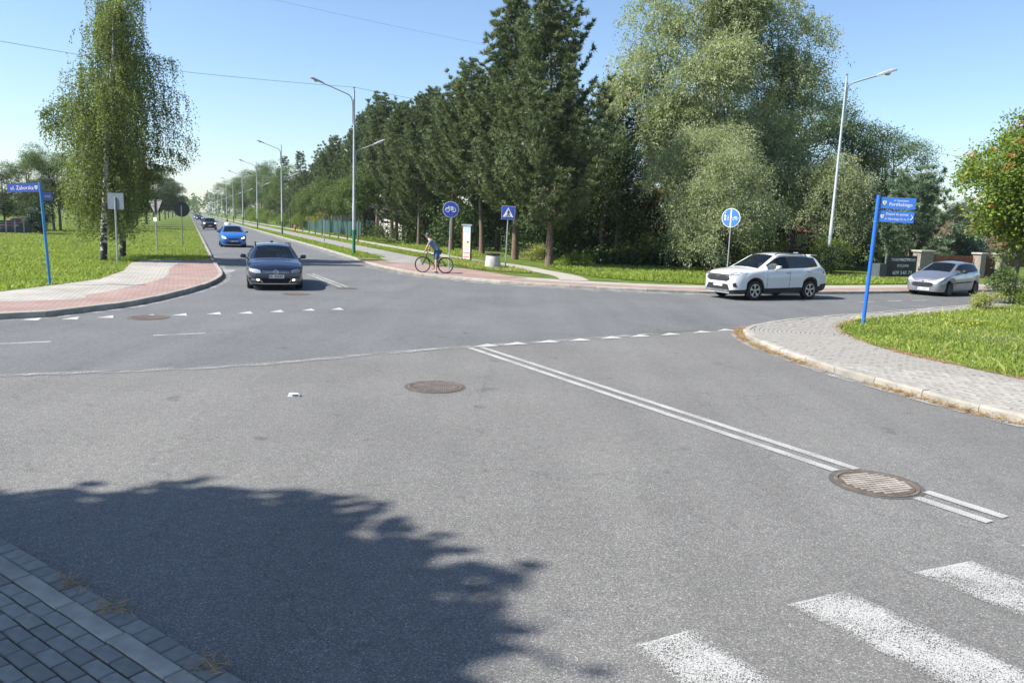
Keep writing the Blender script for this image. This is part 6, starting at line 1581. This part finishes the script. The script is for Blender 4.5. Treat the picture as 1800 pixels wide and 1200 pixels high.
def bicycle(label, loc, rz):
    """x to the front"""
    b = thing('bicycle', label, 'bicycle', loc, rz); r_ = .345; wb_ = 1.06
    for k, x in enumerate((-wb_ / 2, wb_ / 2)):
        w_ = MB().tube([(r_ * math.cos(t), 0, r_ * math.sin(t)) for t in np.linspace(0, 2 * math.pi, 41)], .022, 8, cap=False).build('wheel', M_TYRE, b, smooth=60, loc=(x, 0, r_))
        q = MB()
        for i in range(24):
            t = i * 2 * math.pi / 24; q.tube([(.02 * math.cos(t + .5), .02 * (-1) ** i, .02 * math.sin(t + .5)), (r_ * math.cos(t), 0, r_ * math.sin(t))], .0014, 3, cap=False)
        q.build('spokes', M_GALV, w_); MB().tube([(0, -.05, 0), (0, .05, 0)], .02, 8).build('hub', M_FRAME, w_)
        MB().tube([((r_ - .025) * math.cos(t), 0, (r_ - .025) * math.sin(t)) for t in np.linspace(0, 2 * math.pi, 33)], .010, 6, cap=False).build('rim', M_RIM_D, w_)
    bb = (-.09, 0, .29); st_ = (-.24, 0, .78); hd_t = (.33, 0, .86); hd_b = (.37, 0, .70); ra_ = (-wb_ / 2, 0, r_); fa = (wb_ / 2, 0, r_)
    q = MB(); q.tube([bb, st_], .021, 8); q.tube([bb, hd_b], .029, 8); q.tube([(-.22, 0, .72), hd_t], .022, 8); q.tube([hd_t, hd_b], .021, 8)
    for s in (-.05, .05): q.tube([bb, (ra_[0], s, ra_[2])], .011, 6); q.tube([(-.22, 0, .72), (ra_[0], s, ra_[2])], .010, 6)
    q.build('frame', M_FRAME, b, smooth=50)
    q = MB()
    for s in (-.055, .055): q.tube([(.385, s, .64), (fa[0], s, fa[2])], .015, 8)
    q.tube([(.38, -.055, .64), (.38, .055, .64)], .02, 6); q.tube([(.38, 0, .62), hd_t, (.315, 0, .93)], .016, 8); q.build('fork', M_FRAME, b, smooth=50)
    q = MB(); q.tube([(.315, 0, .93), (.37, 0, .98)], .015, 6); q.tube([(.30, -.31, .99), (.36, -.15, .985), (.37, 0, .98), (.36, .15, .985), (.30, .31, .99)], .012, 8); q.build('handlebar', M_FRAME, b, smooth=50)
    for s in (-1, 1): MB().tube([(.32, s * .22, .99), (.295, s * .33, .99)], .018, 8).build('grip', M_PLAST, b)
    q = MB(); q.tube([st_, (-.27, 0, .90)], .013, 8); q.build('seat_post', M_GALV, b)
    q = MB(); vs = []; fs = []
    for (x, w_, h) in ((-.42, .04, .0), (-.40, .08, .02), (-.32, .085, .025), (-.22, .04, .02), (-.12, .02, .015), (-.10, .008, .005)):
        for t in range(8): a = t * math.pi / 4; vs.append((x, w_ * math.cos(a), .915 + h * math.sin(a) + .005))
    for i in range(5):
        for t in range(8): fs.append((i * 8 + t, i * 8 + (t + 1) % 8, (i + 1) * 8 + (t + 1) % 8, (i + 1) * 8 + t))
    q.add(vs, fs).build('saddle', M_PLAST, b, smooth=60)
    q = MB(); q.lathe([(.085, -.005), (.095, 0), (.085, .005), (.03, .004)], 20, c=(bb[0], .05, bb[2]), axis='y'); q.tube([(bb[0], .07, bb[2]), (bb[0] + .10, .075, bb[2] - .13)], .011, 6); q.tube([(bb[0], -.07, bb[2]), (bb[0] - .10, -.075, bb[2] + .13)], .011, 6)
    for a, s in ((.10, 1), (-.10, -1)): q.box((bb[0] + a, s * .12, bb[2] - s * .13), (.09, .08, .02))
    q.build('crankset', M_RIM_D, b)
    q = MB()
    for dz in (-.05, .06): q.tube([(bb[0], .05, bb[2] + dz * 1.4), (ra_[0], .05, ra_[2] + dz * .5)], .004, 4)
    q.build('chain', M_RIM_D, b); MB().lathe([(.055, .03), (.055, .05), (.02, .055)], 14, c=ra_, axis='y').build('sprocket', M_RIM_D, b)
    return b

def rider(label, loc, rz, shirt, J, headturn=0., helmet=True, name='person'):
    """J: joint positions in the bicycle's frame, one continuous body"""
    p = thing(name, label, 'person', loc, rz)
    V = []; E = []; Rr = []
    def add(pt, r_, par=None):
        V.append(tuple(pt)); Rr.append(r_); i = len(V) - 1
        if par is not None: E.append((par, i))
        return i
    pel = add(J['pel'], (.14, .12)); bel = add(Vector(J['pel']).lerp(Vector(J['chest']), .45), (.125, .11), pel); ch = add(J['chest'], (.15, .115), bel); nk = add(J['neck'], .06, ch); hb = add(J['headb'], .062, nk)
    for s in ('L', 'R'):
        sh = add(J['sh' + s], .068, ch); el_ = add(J['el' + s], .042, sh); wr = add(J['wr' + s], .030, el_)
        hip = add(J['hip' + s], .09, pel); mid = add(Vector(J['hip' + s]).lerp(Vector(J['kn' + s]), .5), .078, hip); kn = add(J['kn' + s], .056, mid); cf = add(Vector(J['kn' + s]).lerp(Vector(J['an' + s]), .35), .056, kn); an = add(J['an' + s], .036, cf)
        to = add(J['to' + s], .036, an)
        w_ = Vector(J['wr' + s]); d = (w_ - Vector(J['el' + s])).normalized()
        pm = add(w_ + d * .06, (.036, .018), wr)
        sd = Vector((0, 1, 0)) if s == 'L' else Vector((0, -1, 0))
        for k in range(4):
            o_ = sd * (.028 - .019 * k); f1 = add(w_ + d * .10 + o_ + Vector((.01, 0, .005)), .010, pm); f2 = add(w_ + d * (.135 - .008 * abs(k - 1)) + o_ + Vector((.005, 0, -.022)), .0085, f1); add(w_ + d * .115 + o_ + Vector((-.01, 0, -.045)), .008, f2)
        t1 = add(w_ + d * .05 - sd * .035, .011, pm); add(w_ + d * .085 - sd * .04 + Vector((0, 0, -.03)), .009, t1)
    skin_mesh('body', V, E, Rr, M_SKIN, p, 0)
    # head with face, ears, hair
    hc = Vector(J['head']); h = MB(); M = Matrix.Translation(hc) @ Matrix.Rotation(headturn, 4, 'Z')
    vs = []; fs = []; n = 16
    for i in range(11):
        t = math.pi * i / 10
        for k in range(n):
            a = 2 * math.pi * k / n; x, y, z = math.sin(t) * math.cos(a) * .095, math.sin(t) * math.sin(a) * .076, math.cos(t) * .118
            if z < -.02: x *= 1 - .25 * (-.02 - z) / .1 * (1 if x < 0 else .4); y *= 1 - .32 * (-.02 - z) / .1
            vs.append(M @ Vector((x, y, z)))
    for i in range(10):
        for k in range(n): fs.append((i * n + k, (i + 1) * n + k, (i + 1) * n + (k + 1) % n, i * n + (k + 1) % n))
    h.add(vs, fs)
    nose = [M @ Vector(q) for q in ((.088, 0, .02), (.118, 0, -.028), (.09, .018, -.035), (.09, -.018, -.035))]; h.add(nose, [(0, 2, 1), (0, 1, 3), (1, 2, 3)])
    for s in (-1, 1): h.lathe([(.001, -.01), (.028, 0), (.001, .012)], 8, c=tuple(M @ Vector((-.005, s * .078, -.005))), axis='y')
    ho = h.build('head', M_SKIN, p, smooth=60)
    f = MB()
    for s in (-1, 1): f.lathe([(.001, -.008), (.011, 0), (.001, .008)], 8, c=tuple(M @ Vector((.085, s * .032, .01))), axis='y')
    f.box((.084, 0, -.062), (.012, .045, .010), M=M); f.build('eyes_and_mouth', M_HAIR, ho)
    c = MB(); vs = []; fs = []
    for i in range(6):
        t = math.pi * .52 * i / 5
        for k in range(n):
            a = 2 * math.pi * k / n; vs.append(M @ Vector((math.sin(t) * math.cos(a) * .112 - .008, math.sin(t) * math.sin(a) * .09, math.cos(t) * .135 + .012 + (.02 * math.cos(a) if i == 5 else 0))))
    for i in range(5):
        for k in range(n): fs.append((i * n + k, (i + 1) * n + k, (i + 1) * n + (k + 1) % n, i * n + (k + 1) % n))
    c.add(vs, fs); hl = c.build('helmet' if helmet else 'hair', M_HELM if helmet else M_HAIR, p, smooth=60)
    if helmet:
        q = MB(); q.prism([(.07, -.06), (.155, -.045), (.165, 0), (.155, .045), (.07, .06)], .02, .035, M=M); q.build('visor', M_HELM, hl)
    # clothes follow the limbs
    sV = [Vector(J['pel']).lerp(Vector(J['chest']), -.12), Vector(J['pel']).lerp(Vector(J['chest']), .45), J['chest'], Vector(J['chest']).lerp(Vector(J['neck']), .6)]; sE = [(0, 1), (1, 2), (2, 3)]; sR = [(.185, .170), (.160, .145), (.180, .150), (.115, .11)]
    for s in ('L', 'R'):
        a = len(sV); sV += [J['sh' + s], Vector(J['sh' + s]).lerp(Vector(J['el' + s]), .72)]; sE += [(2, a), (a, a + 1)]; sR += [.086, .070]
    skin_mesh('shirt', [tuple(v) for v in sV], sE, sR, shirt, p, 0)
    sV = [Vector(J['pel']).lerp(Vector(J['chest']), .15)]; sE = []; sR = [(.175, .160)]
    for s in ('L', 'R'):
        a = len(sV); hp, kn = Vector(J['hip' + s]), Vector(J['kn' + s]); sV += [hp, hp.lerp(kn, .5), hp.lerp(kn, .93)]; sE += [(0, a), (a, a + 1), (a + 1, a + 2)]; sR += [.108, .098, .086]
    skin_mesh('shorts', [tuple(v) for v in sV], sE, sR, M_JEANS, p, 0)
    for s in ('L', 'R'):
        a, t = Vector(J['an' + s]), Vector(J['to' + s]); d = (t - a); d.z = 0; d.normalize()
        base = min(a.z, t.z) - .06; heel = Vector((a.x, a.y, 0)) - d * .06
        sd = Vector((-d.y, d.x, 0)); vs = []; fs = []
        for (u, w_, hh) in ((-.02, .028, .05), (.0, .038, .085), (.09, .040, .09), (.17, .047, .06), (.25, .042, .045), (.285, .015, .03)):
            for (yy, zz) in ((-w_, 0), (-w_ * .95, hh * .6), (0, hh), (w_ * .95, hh * .6), (w_, 0)): q = heel + d * u + sd * yy; vs.append((q.x, q.y, base + zz + .01))
        for i in range(5):
            for k in range(5): fs.append((i * 5 + k, i * 5 + (k + 1) % 5, (i + 1) * 5 + (k + 1) % 5, (i + 1) * 5 + k))
        fs += [(0, 1, 2, 3, 4), (29, 28, 27, 26, 25)]
        so_ = MB().add(vs, fs).build('shoe', M_SHOE_D, p, smooth=60)
        MB().prism([(-.02, -.03), (.1, -.042), (.18, -.05), (.27, -.035), (.29, 0), (.27, .035), (.18, .05), (.1, .042), (-.02, .03)], base - .012, base + .022, M=Matrix(((d.x, sd.x, 0, heel.x), (d.y, sd.y, 0, heel.y), (0, 0, 1, 0), (0, 0, 0, 1)))).build('sole', M_SHOE, so_)
    return p
fwp, rwp = G(745.5, 478.5, KZ + .018), G(780, 480, KZ + .018); mid = (fwp + rwp) / 2; dv = (fwp - rwp); ang_b = math.atan2(dv.y, dv.x)
mid = Vector((mid.x, mid.y, KZ + .024))
bicycle('black city bicycle held by the waiting cyclist on the red paving', mid, ang_b)
# rider faces -x in the picture; left foot (towards the camera) on the ground
J = dict(pel=(-.18, .03, .98), chest=(.12, .02, 1.34), neck=(.24, .01, 1.48), headb=(.30, .0, 1.55), head=(.33, 0, 1.63),
         shL=(.12, .20, 1.40), elL=(.25, .28, 1.17), wrL=(.32, .27, 1.02), shR=(.14, -.18, 1.40), elR=(.27, -.27, 1.18), wrR=(.32, -.28, 1.02),
         hipL=(-.19, .12, .93), knL=(-.14, .20, .52), anL=(-.17, .24, .10), toL=(-.02, .25, .04), hipR=(-.18, -.08, .93), knR=(.06, -.12, .64), anR=(-.14, -.14, .52 - .02), toR=(.0, -.14, .46))
J['anR'] = (-.20, -.13, .50); J['toR'] = (-.06, -.13, .46)
rider('person in grey-blue shirt, denim shorts and dark helmet astride the bicycle, looking up the street', mid, ang_b, M_SHIRT, J, R(-38))
# second rider beyond the blue car
q = Z(78, 4.6); q = Vector((q.x, q.y, .012)); q2 = np.array(G(400, 420)[:2]); q2 = q2 / np.linalg.norm(q2) * 77; q = Vector((q2[0], q2[1], .012))
bicycle('bicycle mostly hidden behind the blue car', q, math.atan2(DZ[1], DZ[0]))
J2 = dict(J); J2.update(pel=(-.25, 0, 1.02), hipL=(-.25, .1, .98), hipR=(-.25, -.1, .98), chest=(-.05, 0, 1.42), neck=(.02, 0, 1.58), headb=(.05, 0, 1.65), head=(.07, 0, 1.74), shL=(-.04, .19, 1.48), shR=(-.04, -.19, 1.48), elL=(.14, .26, 1.22), elR=(.14, -.26, 1.22), knL=(.1, .12, .78), anL=(.0, .13, .36), toL=(.13, .13, .30), knR=(.1, -.12, .82), anR=(-.15, -.13, .50), toR=(-.02, -.13, .46))
rider('person in a white shirt riding behind the blue car, only head and shoulders showing', q, math.atan2(DZ[1], DZ[0]), M_SHIRT_W, J2, 0., False)

# drivers seen dimly through the windscreens
def driver(entry, label, shirt, dh):
    rt, sp_, L_, gA_, zs_ = entry; x = L_ / 2 - (gA_ + .95); y = .38; z = zs_
    Jd = dict(pel=(x - .06, y, z - .36), chest=(x - .10, y, z + .02 + dh), neck=(x - .08, y, z + .17 + dh), headb=(x - .06, y, z + .22 + dh), head=(x - .04, y, z + .30 + dh))
    for s, k in (('L', 1), ('R', -1)):
        Jd['sh' + s] = (x - .09, y + k * .17, z + .08 + dh); Jd['el' + s] = (x + .10, y + k * .23, z - .12); Jd['wr' + s] = (x + .32, y + k * .16, z - .0)
        Jd['hip' + s] = (x - .02, y + k * .09, z - .38); Jd['kn' + s] = (x + .40, y + k * .11, z - .30); Jd['an' + s] = (x + .62, y + k * .10, z - .58); Jd['to' + s] = (x + .76, y + k * .10, z - .58)
    return rider(label, tuple(rt.location), rt.rotation_euler[2], shirt, Jd, 0., False)
driver(DRIVERS[0], 'person in a dark shirt at the wheel of the white car', M_SHIRT, .03)
driver(DRIVERS[1], 'person in a pale shirt at the wheel of the navy estate', M_SHIRT_W, 0.)
driver(DRIVERS[2], 'person in a dark shirt at the wheel of the silver hatchback', M_SHIRT, -.04)
driver(DRIVERS[3], 'person in a white shirt at the wheel of the bright blue car', M_SHIRT_W, .03)
# ================================================================ grass and litter on the verges
def blades(name, label, pts, rng, hmin, hmax, wid, leaf, lean=.5, seg=1):
    n = len(pts); P = np.column_stack([pts, np.full(n, KZ - .01)]); h = rng.uniform(hmin, hmax, n)
    D = np.column_stack([rng.normal(0, lean, n), rng.normal(0, lean, n), np.ones(n)]); D = unit(D)
    S = unit(np.column_stack([rng.normal(size=n), rng.normal(size=n), np.zeros(n)]))
    W_ = (wid * rng.uniform(.6, 1.3, n))[:, None]; bend = np.column_stack([rng.normal(0, .3, n), rng.normal(0, .3, n), np.zeros(n)]) * h[:, None]
    V = np.stack([P - S * W_ * .5, P + S * W_ * .5, P + D * h[:, None] * .6 + S * W_ * .35 + bend * .25, P + D * h[:, None] + bend], 1).reshape(-1, 3)
    F = np.arange(4 * n).reshape(n, 4); low = np.sin(pts[:, 0] * 1.1 + 2 * np.sin(pts[:, 1] * .7)) * .5 + np.sin(pts[:, 1] * 2.3 + pts[:, 0] * .6) * .3
    t = np.clip(.45 + low * .25 + rng.normal(0, .18, n), 0, 1)
    return tag(np_mesh(name, V, F, np.repeat(t, 4), LM[leaf]), label, 'grass', kind='stuff')
def scatter(rng, poly, n, dens=None):
    xs = [p[0] for p in poly]; ys = [p[1] for p in poly]; out = []; tot = 0
    while tot < n:
        q = np.column_stack([rng.uniform(min(xs), max(xs), n * 2), rng.uniform(min(ys), max(ys), n * 2)])
        q = q[in_poly(q[:, 0], q[:, 1], poly)]
        if dens is not None: q = q[rng.rand(len(q)) < dens(q)]
        out.append(q); tot += len(q)
    return np.concatenate(out)[:n]
rng = np.random.RandomState(77)
polyR = gr_in[1:] + [(30, 30), (30, 12), (16, 9)]
fov = lambda q: np.where((q[:, 0] / q[:, 1]) < .74, 1., .45)
q = scatter(rng, polyR, 92000, lambda q: fov(q) * np.clip(14 / np.hypot(q[:, 0], q[:, 1]), .1, 1) ** 1.2)
blades('grass', 'lush mown grass of the right-hand verge', q, rng, .05, .13, .009, 'grass', .5)
q = scatter(rng, polyR, 1400, fov)
blades('tall_grass', 'taller yellowish stalks in the right-hand verge', q, rng, .12, .24, .006, 'grass_dry', .3)
# flowers
def flowers(name, label, pts, col, rng, r_=.014, h=.17):
    mb = MB()
    for (x, y) in pts:
        z = KZ + rng.uniform(h * .6, h); mb.tube([(x, y, KZ), (x, y, z)], .002, 3, cap=False, mi=1)
        mb.add([(x + r_ * math.cos(a), y + r_ * math.sin(a), z + .004 * (k % 2)) for k, a in enumerate(np.linspace(0, 6.283, 7)[:-1])] + [(x, y, z + r_ * .6)], [(i, (i + 1) % 6, 6) for i in range(6)])
    o = mb.build(name, [mat('petal_' + name, col, .6), mat('flower_stem', (.08, .14, .03), .7)]); return tag(o, label, 'flowers', kind='stuff')
def clump(c, s, n): return rng.normal(0, 1, (n, 2)) * s + np.array(c)
ye = np.concatenate([clump(G(1505, 573)[:2], .16, 60), clump(G(1650, 568)[:2], .5, 70), clump(G(1690, 585)[:2], .6, 60), clump(G(1750, 560)[:2], .8, 60), scatter(rng, polyR, 140, fov)])
flowers('yellow_flowers', 'small yellow flowers dotted through the right-hand verge', ye[in_poly(ye[:, 0], ye[:, 1], polyR)], (.62, .50, .03), rng, .016)
flowers('white_flowers', 'scattered white daisies in the right-hand verge', scatter(rng, polyR, 130, fov), (.75, .75, .72), rng, .013, .14)
pp_ = clump(G(1765, 612)[:2], .7, 160); flowers('clover', 'pinkish clover heads in the right-hand verge', pp_[in_poly(pp_[:, 0], pp_[:, 1], polyR)], (.35, .24, .28), rng, .011, .15)
# left verge and meadow
polyL = isl_in + [(-17.6, 38.0), (-15.3, 39.0)] + [tuple(Z(s, .95)[:2]) for s in (42.5, 60, 90, 120)] + [(-75, 100), (-60, 45), (-30, 16)]
q = scatter(rng, polyL, 62000, lambda q: np.clip(26 / np.hypot(q[:, 0], q[:, 1]), .05, 1) ** 1.6 * (q[:, 0] / q[:, 1] > -.75))
blades('grass', 'green meadow grass left of the junction', q, rng, .05, .15, .036, 'grass', .5)
q = scatter(rng, polyL, 13000, lambda q: np.clip(30 / np.hypot(q[:, 0], q[:, 1]), .05, 1) * (q[:, 0] / q[:, 1] > -.75))
blades('dry_grass', 'yellowish dry grass patches in the left meadow', q, rng, .06, .18, .028, 'grass_dry', .45)
# far side verges
def strip(c0, c1, s0, s1): return [tuple(Z(s0, c0)[:2]), tuple(Z(s1, c0)[:2]), tuple(Z(s1, c1)[:2]), tuple(Z(s0, c1)[:2])]
nearb = lambda q: np.clip(48 / np.hypot(q[:, 0], q[:, 1]), .1, 1) ** 1.5
q = np.concatenate([scatter(rng, strip(9.4, 10.95, 46.5, 150), 11000, nearb), scatter(rng, strip(13.25, 15.0, 49, 150), 11000, nearb), scatter(rng, strip(16.5, 20.5, 50, 150), 11000, nearb)])
blades('grass', 'grass strips along the cycle path and footpath', q, rng, .07, .18, .050, 'grass', .5)
isle = [(-4.3, 45.5), (-3.4, 42.0), (-2.6, 40.0), (-1.3, 38.0), (.9, 37.0), (.2, 40.2), (-1.0, 43.0), (-2.6, 46.5), (-4.0, 49)]
sheet('grass_verge', isle, KZ + .026, M_SOIL)
q = scatter(rng, isle, 9000); blades('grass', 'small grass patch around the bin and signs', q, rng, .07, .2, .03, 'grass_dry', .5)
big = [(1.6, 48.5), (2.0, 42.5), (2.9, 38.0), (3.6, 36.0), (5.2, 34.6), (8.4, 33.6), (11.5, 34.6), (14.8, 36.2), (19, 38.3), (22, 40), (19, 44), (13, 46), (6, 50)]
sheet('grass_verge', big, KZ + .026, M_SOIL)
q = scatter(rng, big, 27000, lambda q: np.clip(36 / np.hypot(q[:, 0], q[:, 1]), .1, 1) ** 2); blades('grass', 'bright grass strip at the edge of the wood', q, rng, .08, .24, .044, 'grass', .5)
# straw and needles along the right kerb and pavement edge
def litter_line(name, label, path, n, spread, z, rng, ln=(.04, .12), lump=6):
    k = rng.randint(0, len(path), n) if lump is None else np.clip((np.repeat(rng.randint(0, len(path), lump), n // lump + 1)[:n] + rng.normal(0, len(path) * .022, n)).astype(int), 0, len(path) - 1)
    P = np.column_stack([path[k] + rng.normal(0, spread, (n, 2)), z + rng.exponential(.012, n)])
    A = np.column_stack([rng.normal(size=n), rng.normal(size=n), rng.normal(0, .25, n)])
    V, F, T = diamonds(rng, P, A, rng.uniform(*ln, n), .007, rng.rand(n)); return tag(np_mesh(name, V, F, T, LM['straw']), label, 'dry litter', kind='stuff')
pk = offset(pR, .10); kk = [i for i in range(len(pR)) if pR[i, 0] < 8 and 8 < pR[i, 1] < 20.2]
litter_line('dry_straw', 'dry straw and needles caught along the right kerb', pk[kk], 3600, .05, .012, rng, lump=17)
kk2 = [i for i in range(len(pR)) if pR[i, 0] < 6.2 and 12.5 < pR[i, 1] < 20.2]
litter_line('dry_straw', 'thick dry straw at the rounded kerb corner', pk[kk2], 3600, .06, .012, rng, lump=14)
ge = spline(gr_in[1:9], .1); litter_line('dry_straw', 'brown dead grass along the pavement edge of the right verge', ge, 4200, .06, KZ + .008, rng, lump=22)
pl = np.array([E0 + te * s + ne * .05 for s in np.arange(-.4, 3.4, .05)]); litter_line('dry_straw', 'dead grass tufts in the joints of the near pavement', pl, 240, .03, .035, rng, (.05, .14), lump=4)
pe = offset(pF, .12); kk = [i for i in range(len(pF)) if -9 < pF[i, 0] < 1 and pF[i, 1] < 50]; litter_line('dry_straw', 'sandy litter along the far kerb', pe[kk], 1600, .12, .013, rng, lump=14)
# fallen leaf on the near pavement
lf_ = tag(MB().add([(0, 0, .05), (.03, .015, .062), (.06, 0, .055), (.03, -.02, .06)], [(0, 1, 2, 3)]).add([(-.03, -.002, .048), (0, -.002, .05), (0, .002, .05), (-.03, .002, .048)], [(0, 1, 2, 3)]).build('fallen_leaf', mat('leaf_green', (.09, .18, .04), .6)), 'single green leaf fallen on the near pavement edging', 'leaf')
p_ = G(188, 1066, 0); lf_.location = (p_.x, p_.y, 0.0)
# ================================================================ summer haze over the whole place
hm = bpy.data.materials.new('summer_haze'); hm.use_nodes = True; hn = hm.node_tree; hn.nodes.clear()
pv = hn.nodes.new('ShaderNodeVolumePrincipled'); pv.inputs['Color'].default_value = (.86, .93, 1., 1); pv.inputs['Density'].default_value = .00016; pv.inputs['Anisotropy'].default_value = .3
ho_ = hn.nodes.new('ShaderNodeOutputMaterial'); hn.links.new(pv.outputs[0], ho_.inputs['Volume'])
hz_o = MB().box((0, 350, 11.5), (1900, 1100, 25)).build('haze', hm); hz_o['kind'] = 'stuff'
